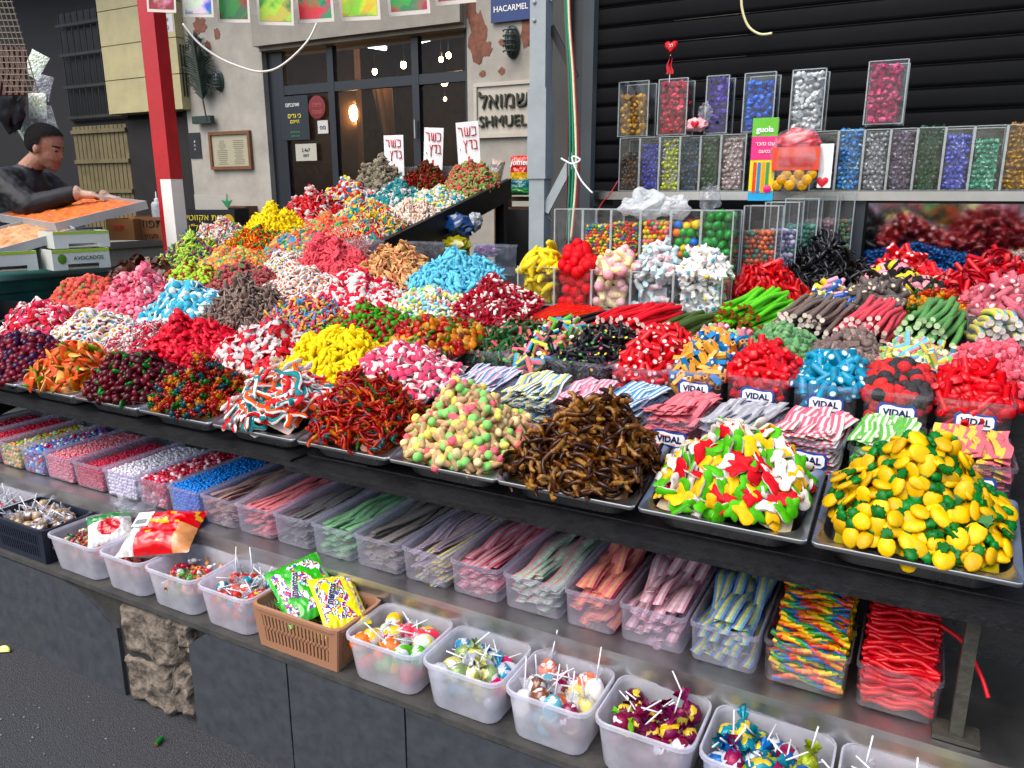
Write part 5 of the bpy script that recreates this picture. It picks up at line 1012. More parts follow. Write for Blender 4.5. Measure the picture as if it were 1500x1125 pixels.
# ------------------------------------------------------------------ front bins on the low wall
BX = [-2.335, -2.08, -1.875, -1.66, -1.45, -1.145, -.92, -.705, -.498, -.285, -.045, .2]
BZ = .353
def lolly_parts(kind, col, s=.03, L_=.07):
    """head, gathered wrapper, stick"""
    hd = k_ball(s, col, .03, .95, 16, 11, seed=int(s*1e4)); 
    if kind == 'egg': hd = xf(k_ball(s*1.1, col, .04, 1.3, 16, 11, seed=3), (0, 0, .004))
    cn = hd[0][hd[1]].mean(1); alt = np.array([c('e0dcd4'), c('d8c04a'), c('c8ccd4')][int(col.sum()*997) % 3]); hc = hd[2].copy()
    for i_, p_ in enumerate(cn):
        if noise.noise(Vector(p_)*70+Vector((float(col[0])*9, 0, 0))) > .22: hc[i_] = alt
    rn = np.random.default_rng(int(col.sum()*1e4)); hd = (hd[0]*(1+rn.uniform(-.05, .05, (len(hd[0]), 1))), hd[1], hc)
    n = 12; sk = 0
    v = lathe([(s*.36, -s*1.15), (.0036, -s*.66), (s*.3, -s*.36)], n, col); vv = v[0].copy()
    for i in range(len(vv)): vv[i, :2] *= 1+.35*math.sin(i*2.4)
    st = tube([(0, 0, -s*.4), (0, 0, -s*.4-L_)], .0017, 6, WHITE)
    return hd, (vv, v[1], v[2]), st
_lol = {}
def lolly(kind, col, mat, loc, rot, label, group, s=.03, L_=.07):
    key = (kind, tuple(np.round(col, 3)), mat.name, s, L_)
    if key not in _lol:
        a, b, st = lolly_parts(kind, col, s, L_); _lol[key] = (mk('candy_head', a, mat, angle=70), mk('wrapper', b, FOIL if mat is FOIL else FILM, angle=70), mk('stick', st, STICK, angle=180))
    a, b, st = _lol[key]; r = empty('lollipop', loc, rot); tag(r, label, 'lollipop', group); ob('candy_head', a, r); ob('wrapper', b, r); ob('stick', st, r); return r
def binn(i, label, d0=1.255, h=.118): 
    x0, x1 = BX[i], BX[i+1]; return tub((x0+x1)/2, 1.342, BZ, x1-x0-.004, .185, h, label, mat=BINM, name='frosted_bin', group='frosted bins along the low wall', cat='bin', r=.03, taper=.86, rim=.004)
def lollies(i, cols, where, kind='ball', mat=None, n=24, s=.032, L_=.075, stick_up=.35, extra=None, z=.07):
    _seed[0] += 1; q = np.random.default_rng(_seed[0]); x0, x1 = BX[i]+.036, BX[i+1]-.036; y0, y1 = 1.287, 1.4; pts = []
    under = []
    for k in range(400):
        if len(pts) >= n*1.25: break
        p = np.array([q.uniform(x0, x1), q.uniform(y0, y1), BZ+z+.012+q.uniform(-.012, .016)])
        if pts and min(np.hypot(*(p-o)[:2]) for o in pts) < s*.66: continue
        pts.append(p); h, lb = cols[int(q.integers(len(cols)))]
        for tr in range(30):
            if q.uniform() < stick_up*.42: ro = (q.uniform(2.3, 4.0), q.normal(0, .35), q.uniform(0, 6.28))
            else: ro = (q.uniform(1.65, 2.1), q.normal(0, .3), q.uniform(0, 6.28))
            en = Matrix.Rotation(ro[2], 3, 'Z') @ Matrix.Rotation(ro[1], 3, 'Y') @ Matrix.Rotation(ro[0], 3, 'X') @ Vector((0, 0, -s*.4-L_))+Vector(p)
            if (x0-.02 < en.x < x1+.02 and y0-.02 < en.y < y1+.02) or en.z > BZ+.135: break
        lolly(kind, c(h), mat or GLOSS, tuple(p), ro, lab(f'{lb} lollipop {where}', ('front ' if p[1] < 1.325 else ('back ' if p[1] > 1.37 else 'middle '))+('left' if p[0] < x0+(x1-x0)*.33 else ('right' if p[0] > x1-(x1-x0)*.33 else 'centre'))), f'lollipops {where}', s, L_)
    for k in range(40):
        h, lb = cols[int(q.integers(len(cols)))]; under.append(xf(k_ball(s, c(h), .04, 1., 8, 5), (q.uniform(x0, x1), q.uniform(y0+.0, y1), BZ+.03+q.uniform(0, .03))))
    tag(part('lollipop_pile', join(under), mat or GLOSS, angle=180), f'lower layer of lollipops {where}', 'candy pile', None, 'stuff')
# wrapped candies lying in the two left bins
binn(0, 'frosted bin of wrapped taffy beside the dark basket'); binn(1, 'frosted bin under the big red candy bag'); binn(2, 'frosted bin with a few clear wrapped candies'); binn(3, 'frosted bin of red cherry lollipops')
def wraps(i, cols, where, n=26, sz=.04, z=.074):
    pr = T(*[(join([k_wrapped(sz, c(h))]), 1, lb) for h, lb in cols]); x0, x1 = BX[i], BX[i+1]
    heap('wrapped_candy', 'wrapped candy', where, pr, PRINT, (x0+x1)/2, 1.342, x1-x0-.045, .14, .025, sz, base=BZ+z, slope=0, p=5, f=2, spacing=.7, mode='rand')
wraps(0, (('c86a2a', 'orange'), ('c8b8a0', 'beige'), ('3a6a3a', 'green'), ('b02a24', 'red')), 'in the bin beside the dark basket'); wraps(1, (('8a2a1a', 'brown'), ('b83a24', 'red'), ('c88a3a', 'amber')), 'in the bin under the red bag', z=.066, sz=.042)
wraps(2, (('c82a3c', 'red'), ('4fa04a', 'green'), ('e89a5a', 'orange'), ('e8e4e4', 'white')), 'in the bin left of the cherry lollipops', z=.062, sz=.046)
lollies(3, (('b0141c', 'shiny red'), ('b8201e', 'bright red'), ('c8401e', 'orange red'), ('1c7a8a', 'blue')), 'in the bin left of the tan basket', mat=GLOSS, n=26, s=.034, stick_up=.5)
binn(5, 'frosted bin of wrapped jelly fruit lollipops'); lollies(5, (('e8702a', 'orange'), ('5cac2e', 'green'), ('c8202a', 'red'), ('e8b82a', 'yellow'), ('d84a5a', 'pink'), ('c8d8c0', 'white')), 'in the bin right of the tan basket', kind='egg', n=20, s=.039, stick_up=.12, z=.075)
binn(6, 'frosted bin of pastel foil lollipops'); lollies(6, (('c8c47a', 'pale yellow'), ('3a8ab0', 'blue'), ('c82a6a', 'magenta'), ('8aa06a', 'pale green'), ('b8bcc4', 'silver')), 'in the third bin from the tan basket', kind='egg', mat=FOIL, n=20, s=.039, stick_up=.5)
binn(7, 'frosted bin of white wrapped lollipops'); lollies(7, (('dcd8d0', 'white'), ('d8c87a', 'cream'), ('6a3a1c', 'brown'), ('d86a4a', 'coral'), ('5aa0b0', 'blue'), ('7a1438', 'maroon')), 'in the bin left of the maroon ones', kind='egg', mat=PRINT, n=17, s=.041, stick_up=.55)
binn(8, 'frosted bin of maroon foil lollipops'); lollies(8, (('5a0a34', 'maroon foil'), ('6a1040', 'dark plum foil'), ('7a1238', 'wine foil')), 'in the maroon bin', kind='ball', mat=FOIL, n=20, s=.044, stick_up=.2)
binn(9, 'frosted bin of blue and magenta foil lollipops'); lollies(9, (('1a5a9a', 'blue foil'), ('7a1240', 'magenta foil'), ('8a9a2a', 'lime foil'), ('a82a2a', 'red foil'), ('1a7a8a', 'teal foil')), 'in the second bin from the right', kind='egg', mat=FOIL, n=22, s=.041, stick_up=.4)
binn(10, 'frosted bin of striped lollipops cut by the right frame edge'); lollies(10, (('c8b84a', 'yellow'), ('2a6a9a', 'blue'), ('4a8a4a', 'green'), ('c88a6a', 'peach')), 'in the bin at the right end', kind='egg', mat=PRINT, n=22, s=.041, stick_up=.5)
for k, (dx, dy, h, lb) in enumerate(((-.06, -.02, '5cac2e', 'green'), (.0, .02, 'd8a81e', 'yellow'), (.04, -.01, 'd8b02a', 'amber'), (-.03, -.045, '6aa02a', 'lime'))):
    tag(part('gummy_leaf', k_fish(.04, c(h)), GUMMY, None, ((BX[8]+BX[9])/2+dx, 1.33+dy, BZ+.108), (.4, .3, k*1.7)), f'{lb} flat gummy lying on the maroon lollipops', 'candy')
# dark basket at the left and one more white box
def basket(name, x0, x1, y0, y1, h, mat, label, slots=True):
    r = empty(name, ((x0+x1)/2, (y0+y1)/2, BZ)); tag(r, label, 'basket'); wt, dt = x1-x0, y1-y0
    b, rm = open_box(wt-.01, dt-.01, h, (wt-.01)*.88, (dt-.01)*.88, .03, .006)
    part('rim', join([rm]), mat, r)
    body = []; nb = 22
    def wall(p0, p1, q0, q1, n):  # bottom edge p0-p1, top edge q0-q1
        p0, p1, q0, q1 = map(lambda a: np.array(a, float), (p0, p1, q0, q1)); gs = []
        def quad(u0, u1, v0, v1):
            pt = lambda u, v: (p0+(p1-p0)*u)*(1-v)+(q0+(q1-q0)*u)*v
            V = [pt(u0, v0), pt(u1, v0), pt(u1, v1), pt(u0, v1)]; nrm_ = unit(np.cross(V[1]-V[0], V[3]-V[0]))*.0022
            V = np.array([a+nrm_ for a in V]+[a-nrm_ for a in V]); t = np.array([(0, 1, 2), (0, 2, 3), (4, 6, 5), (4, 7, 6), (0, 4, 5), (0, 5, 1), (1, 5, 6), (1, 6, 2), (2, 6, 7), (2, 7, 3), (3, 7, 4), (3, 4, 0)])
            gs.append((V, t, np.tile(np.array(W1), (12, 1))))
        quad(0, 1, 0, .16); quad(0, 1, .8, 1); quad(0, .1, .16, .8); quad(.9, 1, .16, .8); quad(.1, .9, .46, .52)
        for k in range(n): u = .1+.8*(k+.5)/n; quad(u-.012, u+.012, .16, .8)
        return join(gs)
    wb, db = wt*.86, dt*.86; a, b_ = wt/2-.006, dt/2-.006; e, f_ = wb/2, db/2
    for P0, P1, Q0, Q1, n in (((-e, -f_, 0), (e, -f_, 0), (-a, -b_, h), (a, -b_, h), 18), ((e, f_, 0), (-e, f_, 0), (a, b_, h), (-a, b_, h), 18), ((e, -f_, 0), (e, f_, 0), (a, -b_, h), (a, b_, h), 12), ((-e, f_, 0), (-e, -f_, 0), (-a, b_, h), (-a, -b_, h), 12)):
        part('lattice_side', wall(P0, P1, Q0, Q1, n), mat, r)
    part('basket_floor', box(-e, e, -f_, f_, .002, .006), mat, r); return r
TAN = plain('tan_plastic', '9c7054', rough=.45); DKB = plain('dark_basket_plastic', '1c2230', rough=.4)
basket('lattice_basket', BX[4]+.004, BX[5]-.004, 1.252, 1.43, .12, TAN, 'tan lattice basket holding green and yellow candy bags')
basket('lattice_basket', -2.64, BX[0]-.004, 1.252, 1.43, .12, DKB, 'dark blue lattice basket of brown wrapped lollipops')
tub(-2.77, 1.342, BZ, .25, .185, .118, 'frosted bin behind the dark basket at the left edge', mat=BINM, name='frosted_bin', group='frosted bins along the low wall', cat='bin', r=.03, taper=.86, rim=.004)
BX2 = BX[:]; BX = [-2.63, -2.35]+BX; lollies(0, (('8a6a4a', 'brown'), ('a88a6a', 'tan'), ('7a5a40', 'dark brown')), 'in the dark lattice basket', mat=PRINT, n=26, s=.034, stick_up=.5, z=.085); BX = [-2.88, -2.66]+BX2; lollies(0, (('2a7a4a', 'green'), ('a83a4a', 'red'), ('d8d0c8', 'white')), 'in the bin at the left edge', mat=PRINT, n=14, s=.034, stick_up=.3); BX = BX2
def pillow(w_, h_, t, cf, seed=0):
    def f(u, v, sgn):
        e = (1-abs(2*u-1)**3.5)*(1-abs(2*v-1)**5); wr = .25*noise.noise((u*6+seed, v*6, seed)); return ((u-.5)*w_*(1-.05*math.sin(v*3.14)), (v-.5)*h_, sgn*t*.5*e*(1+wr)+.003*noise.noise((u*14, v*14, seed)))
    a = sheet(48, 40, lambda u, v: f(u, v, 1), cf=cf); b = sheet(22, 16, lambda u, v: f(u, v, -1), cf=lambda u, v: cf(.05, .05)); b = (b[0], b[1][:, ::-1], b[2]); return join([a, b])
def candy_bag(loc, rot, main, alt, label, txt, seed, w_=.15, h_=.2):
    q = np.random.default_rng(seed); pal = B('e8e8ec', '2a4a9a', 'c82a4a', 'e8d24a', '48a8d0', '2a2a30')
    def cf(u, v):
        if v < .07 or v > .93: return c(main)*.9
        if .1 < v < .9 and .06 < u < .94 and noise.noise((u*4.5+seed, v*5, 3)) > -.02: return pal[int(abs(noise.noise((u*6+seed, v*7, seed)))*13) % 6]
        return c(main)
    r = empty('candy_bag', loc, rot); tag(r, label, 'bag'); part('bag_film', pillow(w_, h_, .035, cf, seed), PRINT, r, angle=180)
    text(txt, .026, NAVYINK, r, (-.02, .01, .0202), (0, 0, 1.2), bold=.0008); text(txt, .026, WHITEINK, r, (-.021, .011, .0196), (0, 0, 1.2), bold=.0016); return r
xm = (BX[4]+BX[5])/2
candy_bag((xm-.055, 1.355, BZ+.135), (.36, -.2, 1.05), '3aa02a', 0, 'green printed candy bag on top in the tan basket', 'mentos', 5)
candy_bag((xm+.065, 1.352, BZ+.132), (.26, .12, 1.0), 'e8d41a', 0, 'yellow printed candy bag in front in the tan basket', 'mentos', 9, .12, .19)
candy_bag((xm+.075, 1.36, BZ+.105), (.2, .12, .9), 'e0cc14', 0, 'yellow candy bag beneath in the tan basket', 'mentos', 13, .1, .15)
candy_bag((xm-.02, 1.34, BZ+.05), (.05, .0, .1), 'd8c818', 0, 'yellow candy bag at the bottom of the tan basket', 'mentos', 15, .18, .1)
candy_bag((xm-.06, 1.345, BZ+.085), (.1, -.05, 1.2), '2f8a2a', 0, 'green candy bag beneath in the tan basket', 'mentos', 17, .1, .13)
# big red bag lying across two bins
rb = empty('large_candy_bag', (-1.93, 1.375, BZ+.155), (.36, -.12, .42)); tag(rb, 'large red and clear candy bag lying across two frosted bins', 'bag')
def cfr(u, v):
    if u < .28: return c('d8d4d2') if noise.noise((u*9, v*9, 1)) > -.1 else c('b8b4b0')
    if u > .8 and v < .55: return c('c88a5a')
    return c('c8141a') if noise.noise((u*6, v*6, 4)) > -.32 else c('d8a83a')
part('bag_film', pillow(.23, .17, .085, cfr, 21), PRINT, rb, angle=180)
part('barcode_label', join([box(-.08, -.03, -.005, .055, .042, .0427, c('e8e8ea'))]), PLAINC, rb, smooth=False)
part('barcode', join([box(-.074+.0028*k, -.0726+.0028*k, .005, .025, .0428, .0433, c('1a1a1e')) for k in range(13)]), PLAINC, rb, smooth=False)
rb2 = empty('candy_bag', (-2.16, 1.36, BZ+.13), (.5, -.1, .9)); tag(rb2, 'clear candy bag with red and green print on the left bin', 'bag')
part('bag_film', pillow(.13, .12, .04, lambda u, v: c('b81820') if (u-.5)**2+(v-.45)**2 < .07 else (c('2a7a3a') if v > .7 else c('d0ccc8')), 33), PRINT, rb2, angle=180)
part('clear_crown', blob((.07, .05, .05), 52, .4), FILM, rb2, (.09, .05, .03))
# litter on the pavement and cloth at the right corner
tag(part('green_gummy_piece', k_cyl(.03, c('1c6a2a'), c('b82a2a'), .22), GLOSS, None, (float((ray(233, 1085)*(-1.49/ray(233, 1085)[2]))[0]), float((ray(233, 1085)*(-1.49/ray(233, 1085)[2]))[1]), .009), (0, 0, 1.9)), 'green licorice piece dropped on the asphalt', 'candy')
pp = ray(4, 952)*(-1.49/ray(4, 952)[2]); tag(part('lemon_peel', k_slice(.05, c('d8d84a'), c('e8e8a0')), GUMMY, None, (float(pp[0]), float(pp[1]), .012), (.5, 0, .6)), 'pale yellow peel lying on the asphalt at the left edge', 'litter')
cl = sheet(14, 10, lambda u, v: (.155+.12*u, 1.22+.08*v+.02*math.sin(u*7), .36+.1*(1-v)*math.sin(u*2.6)+.02*math.sin(u*9+v*6)), cf=lambda u, v: c('b03a24') if (int(u*6)+int(v*4)) % 2 else c('e0d4c4'))
tag(part('checked_cloth', cl, PLAINC, angle=180), 'red and white checked cloth at the lower right corner', 'cloth')

# ------------------------------------------------------------------ kosher signs and things round the ramp
def card_sign(px_, ytop, ybot, Y, wpx, label, tilt=0.):
    p = P(px_, ybot, Y); top = P(px_, ytop, Y); h = top.z-p.z; w_ = wpx/ (FPX/np.dot(_F, np.array(p)-CAMP)); r = empty('kosher_sign', p, (0, tilt, .12)); tag(r, label, 'sign', 'kosher signs behind the ramp piles')
    part('card', box(-w_/2, w_/2, 0, .004, -.05, h, c('ecebea')), PLAINC, r, smooth=False)
    LT = {'kaf': [[(0, 1), (.8, .95), (.85, .1), (0, 0)]], 'shin': [[(0, 1), (.12, .05), (.95, .05), (1, 1)], [(.5, .95), (.5, .1)]], 'resh': [[(0, 1), (.75, .95), (.85, 0)]], 'bet': [[(.05, 1), (.75, .95), (.75, .05)], [(0, .03), (1, .03)]], 'dalet': [[(0, .97), (1, 1)], [(.8, 1), (.78, 0)]], 'tsadi': [[(.05, 1), (.5, .45), (.95, 1)], [(.5, .45), (.45, -.4)]], 'dot': [[(.3, 0), (.45, .02)]]}
    q_ = np.random.default_rng(int(px_))
    for row, zr in ((('resh', 'shin', 'kaf'), h*.68), (('dot', 'tsadi', 'dalet', 'bet'), h*.38)):
        n_ = len(row); cw_ = w_*.88/n_
        for i_, k_ in enumerate(row):
            gs_ = [tube([(-w_*.44+cw_*(i_+.1+.78*x_)+q_.normal(0, .001), -.003, zr+h*.2*z_) for x_, z_ in pl_], .0068, 5, c('c81a28'), flat=.4) for pl_ in LT[k_]]
            part('letter_stroke', join(gs_), PLAINC, r, angle=180)
    part('arrow_stroke', box(-.006, .006, -.002, -.0005, -.03, h*.22, c('c81a28')), PLAINC, r, smooth=False)
    return r
card_sign(578, 198, 252, 4.36, 32, 'white kosher sign over the grey brown pile, lowest of three'); card_sign(634, 187, 247, 4.36, 31, 'white kosher sign over the dark red pepper pile, the middle one', .06); card_sign(688, 178, 243, 4.36, 36, 'white kosher sign over the green and red pile, the tallest', -.06)
for k, (x, y, z, lb) in enumerate(((-1.62, 2.83, 1.3, 'behind the light blue dolphins'), (-1.98, 2.83, 1.3, 'behind the tan curls'), (-2.31, 2.83, 1.3, 'behind the coral rings'), (-2.55, 4.4, 1.68, 'behind the green and red sugared pile'), (-2.9, 4.4, 1.68, 'behind the dark red pepper pile'), (-3.22, 4.4, 1.68, 'behind the grey brown pile'), (-1.36, 2.78, 1.23, 'beside the banana bin'))):
    b, rm = open_box(.2, .045, .13, .19, .04, .012, .004); t = empty('storage_box', (x, y+.02, z-.14)); tag(t, f'clear storage box standing upright {lb}', 'box', 'clear boxes standing behind the piles'); part('tub_body', b, TUBM, t, angle=60); part('rim', rm, TUBM, t, angle=60)
# bags stored in the dark space below the ramp
for k, (x, y, z, r_, h, lb) in enumerate(((P(672, 330, 3.7).x, 3.7, P(672, 330, 3.7).z, (.09, .06, .06), '183560', 'blue and white candy sack under the ramp'), (P(668, 362, 3.65).x, 3.65, P(668, 362, 3.65).z, (.08, .06, .06), '8a8420', 'yellow candy sack under the ramp'), (P(693, 325, 3.72).x, 3.74, P(693, 325, 3.72).z, (.04, .04, .05), '8a8e92', 'white plastic sack beside the blue sack'), (P(712, 368, 3.4).x, 3.4, P(712, 368, 3.4).z, (.07, .05, .03), '5a2a5a', 'purple foil bag under the ramp'), (P(622, 352, 3.6).x, 3.6, P(622, 352, 3.6).z, (.06, .06, .05), '3a2c1c', 'brown foil bag in the dark under the ramp'))):
    o = part('candy_sack', tint(blob(r_, 60+k, .4, 22, 16), c(h)), PRINT, None, (x, y, z), angle=50); tag(o, lb, 'bag')
sk = empty('storage_shelf', (0, 3.9, 0)); tag(sk, 'black storage shelf below the ramp', 'shelf'); part('shelf_board', box(-2.36, -1.45, -.5, .3, 1.0, 1.02), BLACKM, sk); part('upright', box(-1.86, -1.82, .35, .4, 0, 1.52), BLACKM, sk); part('back_sheet', box(-2.36, -1.45, .42, .44, 0, 1.4), BLACKM, sk)
# crisp bags on the small wooden shelf beside the post
ws = P(760, 288, 4.9); wsh = empty('wooden_shelf', ws); tag(wsh, 'small wooden shelf with snack bags beside the grey post', 'shelf'); WOOD = plain('brown_wood', '5c3c24', rough=.6, var=.3, vscale=14)
part('shelf_board', box(-.14, .14, -.06, .16, -.03, 0), WOOD, wsh); part('lower_board', box(-.14, .14, -.06, .16, -.12, -.07), WOOD, wsh); part('white_box', box(-.13, .13, -.05, .15, -.4, -.125, c('a8a498')), PLAINC, wsh, smooth=False)
text('Can', .07, BLACKINK, wsh, (-.0, -.053, -.24)); part('shelf_side', box(-.165, -.141, -.06, .16, -.9, .02), WOOD, wsh); part('dark_sack', tint(blob((.13, .08, .16), 71, .3), c('1a1a1e')), PRINT, wsh, (0, .05, -.58), angle=40)
def snack(px_, py_, Y, w_, h_, main, alt, label, txt, rot):
    r = empty('snack_bag', P(px_, py_, Y), rot); tag(r, label, 'bag'); part('bag_film', pillow(w_, h_, .06, lambda u, v: c(main) if v > .42 else c(alt), 80), PRINT, r, angle=180)
    if txt: text(txt, .055, WHITEINK, r, (0, .05, .034), (0, 0, 0), bold=.001, shear=.2)
snack(763, 250, 4.85, .16, .2, 'c82a1e', 'd8a82a', 'red and yellow snack bag on the small wooden shelf', 'jomet', (1.45, 0, .1)); snack(760, 274, 4.8, .17, .11, '1c6a74', '3a8a4a', 'teal foil snack bag in front on the wooden shelf', '', (1.3, 0, .1)); snack(727, 250, 4.7, .1, .15, 'a89a8a', 'c8a84a', 'pale snack bag beside the red and yellow one', '', (1.4, .2, .2))

# ------------------------------------------------------------------ shop front and walls across the lane
FY = 5.6
PLA = plain('aged_plaster', '8f8a80', rough=.85, col2='a8a398', vscale=4, bump=.25, bscale=18); PEEL = plain('bare_render', '7c5040', rough=.95, var=.3, vscale=20, bump=.5, bscale=40)
DKW = plain('dark_wall', '141417', rough=.8, var=.3, vscale=4)
xL, xR = P(388, 150, FY).x, P(685, 150, FY).x
fa = empty('shop_building', (0, FY, 0)); tag(fa, 'old plastered shop building with dark framed glass front', 'building')
part('left_pier', box(P(272, 150, FY).x, xL, 0, .3, 0, 3.7), PLA, fa); part('right_pier', box(xR, -1.3, 0, .3, 0, 3.7), PLA, fa); part('lintel', box(xL-.001, xR+.001, -.03, .3, 2.76, 3.7), PLA, fa)
part('roller_box', box(xL, xR, -.1, -.031, 2.79, 3.05), plain('roller_cover', '8a857a', rough=.7, var=.15), fa)
def patch(px_, py_, w_, h_, seed, name='bare_patch', mat=None, Y=FY):
    p = P(px_, py_, Y); n = 26; o = [(w_*.5*math.cos(2*math.pi*i/n)*(1+.55*noise.noise((math.cos(6.283*i/n)*2.3+seed, math.sin(6.283*i/n)*2.3, seed))), h_*.5*math.sin(2*math.pi*i/n)*(1+.55*noise.noise((math.cos(6.283*i/n)*2.3, math.sin(6.283*i/n)*2.3+seed, seed)))) for i in range(n)]
    part(name, xf(pill(o, .004, W1, inset=.98, base=1), (p.x, -.002, p.z), up90), mat or PEEL, fa)
for a in ((700, 55, .16, .4, 1), (712, 72, .1, .12, 4), (772, 45, .1, .25, 7), (690, 15, .1, .2, 9), (735, 62, .05, .05, 12), (292, 38, .2, .16, 15), (305, 70, .09, .12, 17), (318, 50, .08, .1, 19), (707, 108, .06, .05, 23), (735, 104, .06, .05, 25)): patch(*a)
FRM = plain('navy_frame', '161c24', rough=.4)
sf = part; fy = .06
bars = []
Xm = [P(408, 180, FY).x, P(481, 180, FY).x, P(604, 180, FY).x, xR-.02]
for x in Xm: part('mullion', box(x-.035, x+.035, fy, fy+.06, 0, 2.76), FRM, fa)
part('transom', box(Xm[0]+.036, Xm[-1]-.036, fy+.003, fy+.055, 2.38, 2.46), FRM, fa); part('bottom_rail', box(Xm[0]+.036, Xm[-1]-.036, fy+.003, fy+.055, 0, .5), FRM, fa); part('frame_side', box(xL, Xm[0]-.036, fy, fy+.08, 0, 2.76), FRM, fa)
for i in range(3):
    a, b = Xm[i]+.036, Xm[i+1]-.036; part('window_pane', box(a, b, fy+.025, fy+.03, .501, 2.379), GLASS, fa, smooth=False); part('window_pane', box(a, b, fy+.025, fy+.03, 2.461, 2.76), GLASS, fa, smooth=False)
part('door_handle', tube([(Xm[2]-.0, fy-.03, 1.95), (Xm[2]-.0, fy-.03, 2.1)], .01, 6), STEEL, fa)
ROOM = plain('shop_interior_wall', '6a4a38', rough=.8, var=.3, vscale=3)
part('interior', join([box(-7.2, -2.6, 4.2, 4.3, 0, 3.7), box(-7.3, -7.2, .31, 4.3, 0, 3.7), box(-2.6, -2.5, .31, 4.3, 0, 3.7), box(-7.3, -2.5, .31, 4.3, 3.7, 3.8), box(-7.3, -2.5, .31, 4.3, .0, .05)]), ROOM, fa)
part('inner_wall', box(P(420, 150, 7).x-.6, P(530, 150, 7).x, 1.3, 1.4, 0, 3.1), plain('inner_plaster', '8a6a52', rough=.8, var=.15), fa)
part('counter', box(-6.9, P(600, 150, 7.4).x, 1.7, 1.9, .05, 1.5), WOOD, fa)
WARM = emit('bulb_glow', (1.0, .52, .18), 45); TUBE = emit('fluorescent_glow', (.85, .95, 1.0), 7)
def lamp(name, px_, py_, Y, r, label):
    p = P(px_, py_, Y); o = empty(name, p); tag(o, label, 'lamp', 'lit bulbs inside the shop'); r *= .62; part('bulb', ell(r, r, r*1.25, 12, 8), WARM, o); part('cap', tube([(0, 0, r), (0, 0, r+.05)], .018, 8), BLACKM, o); part('wire', tube([(0, 0, r+.05), (0, 0, 3.69-p.z)], .004, 5), BLACKM, o)
for k, (x, y, Y, r, lbl) in enumerate(((549, 105, 7.4, .045, 'lit pendant bulb at the left in the shop'), (591, 95, 7.2, .05, 'lit pendant bulb beside the shop mullion'), (646, 87, 7.6, .04, 'lit pendant bulb in the right upper pane, the left one'), (657, 81, 7.6, .045, 'lit pendant bulb in the right upper pane, the right one'), (651, 120, 7.0, .055, 'large lit bulb in the right lower pane'), (652, 145, 8.2, .03, 'small far lit bulb low in the right pane'))): lamp('pendant_lamp', x, y, Y, r, lbl)
p = P(518, 166, 6.88); wlp = empty('wall_lamp', p); tag(wlp, 'lit oval caged lamp on the inner shop wall', 'lamp'); part('glass', ell(.05, .04, .085, 12, 8), WARM, wlp); part('cage', join([tube([(.058*math.cos(a)*math.sin(t), -.05*math.sin(a)*math.sin(t), .1*math.cos(t)) for t in np.linspace(0, math.pi, 9)], .004, 5) for a in (.0, .8, 1.57, 2.4, 3.14)]), BLACKM, wlp)
for x0, y0, x1, y1, Y, lbl in ((531, 66, 565, 71, 7.8, 'short fluorescent tube on the shop ceiling'), (606, 63, 672, 46, 7.4, 'long fluorescent tube behind the right upper pane'), (608, 120, 676, 112, 7.9, 'fluorescent tube low behind the right pane')):
    a, b = P(x0, y0, Y), P(x1, y1, Y); tl = empty('tube_light', a); tag(tl, lbl, 'lamp'); part('tube', tube([(0, 0, 0), tuple(b-a)], .022, 8), TUBE, tl); part('housing', tube([(0, .02, .04), tuple(b-a+Vector((0, .02, .04)))], .03, 4), WHITEP, tl)
cz = P(560, 155, 7.6); tag(part('draped_cloth', sheet(14, 18, lambda u, v: (cz.x+.3*(u-.5)*(1-.5*v)+.06*math.sin(u*9)+.1*v, cz.y+.06*math.sin(u*12), cz.z+.3-.75*v-.1*abs(u-.5)), c('8a7058')), PLAINC, angle=180), 'beige drape hanging deep inside the shop', 'cloth')
def poster(x0, y0, x1, y1, Y, main, label, lines=(), name='poster', cat='poster', d=0.):
    a, b = P(x0, y1, Y), P(x1, y0, Y); r = empty(name, (a.x, Y, a.z)); tag(r, label, cat); w_, h_ = b.x-a.x, b.z-a.z; part('sheet', box(0, w_, 0, .004, 0, h_, c(main)), PLAINC, r, smooth=False)
    for t, s, u, v, m in lines: text(t, s*h_, m, r, (w_*u, -.003, h_*v))
    return r
poster(414, 139, 450, 206, FY+.05, '0f1c24', 'dark poster with white and yellow print on the shop glass', ((heb('ואהבתם'), .13, .45, .8, WHITEINK), (heb('כי גרים'), .15, .5, .55, YELINK), (heb('הייתם'), .12, .5, .42, YELINK), (heb('בארץ מצרים'), .06, .5, .18, plain('green_ink', '4a9a6a')), (heb('שבת שלום'), .06, .5, .09, plain('green_ink2', '4a9a6a'))))
rp = empty('round_sticker', P(464, 157, FY+.05)); tag(rp, 'dark red round sticker with print on the shop glass', 'sticker'); part('disc', xf(pill(polar(20, lambda a: .1), .004, c('6a1c20')), rot=up90), PLAINC, rp); text(heb('פיצה'), .055, plain('faded_red', 'a85a50'), rp, (0, -.004, .02)); text(heb('טובה'), .055, bpy.data.materials['faded_red'], rp, (0, -.004, -.04))
poster(466, 176, 480, 196, FY+.05, 'b8b8b4', 'small square white sticker on the shop glass', (('oo', .6, .5, .5, BLACKINK),), 'sticker', 'sticker'); poster(434, 210, 463, 236, FY+.05, 'a8a698', 'handwritten white paper on the shop glass', (('2.4e7', .3, .5, .62, BLACKINK), ('09/7', .26, .5, .3, BLACKINK)), 'paper_notice', 'notice')
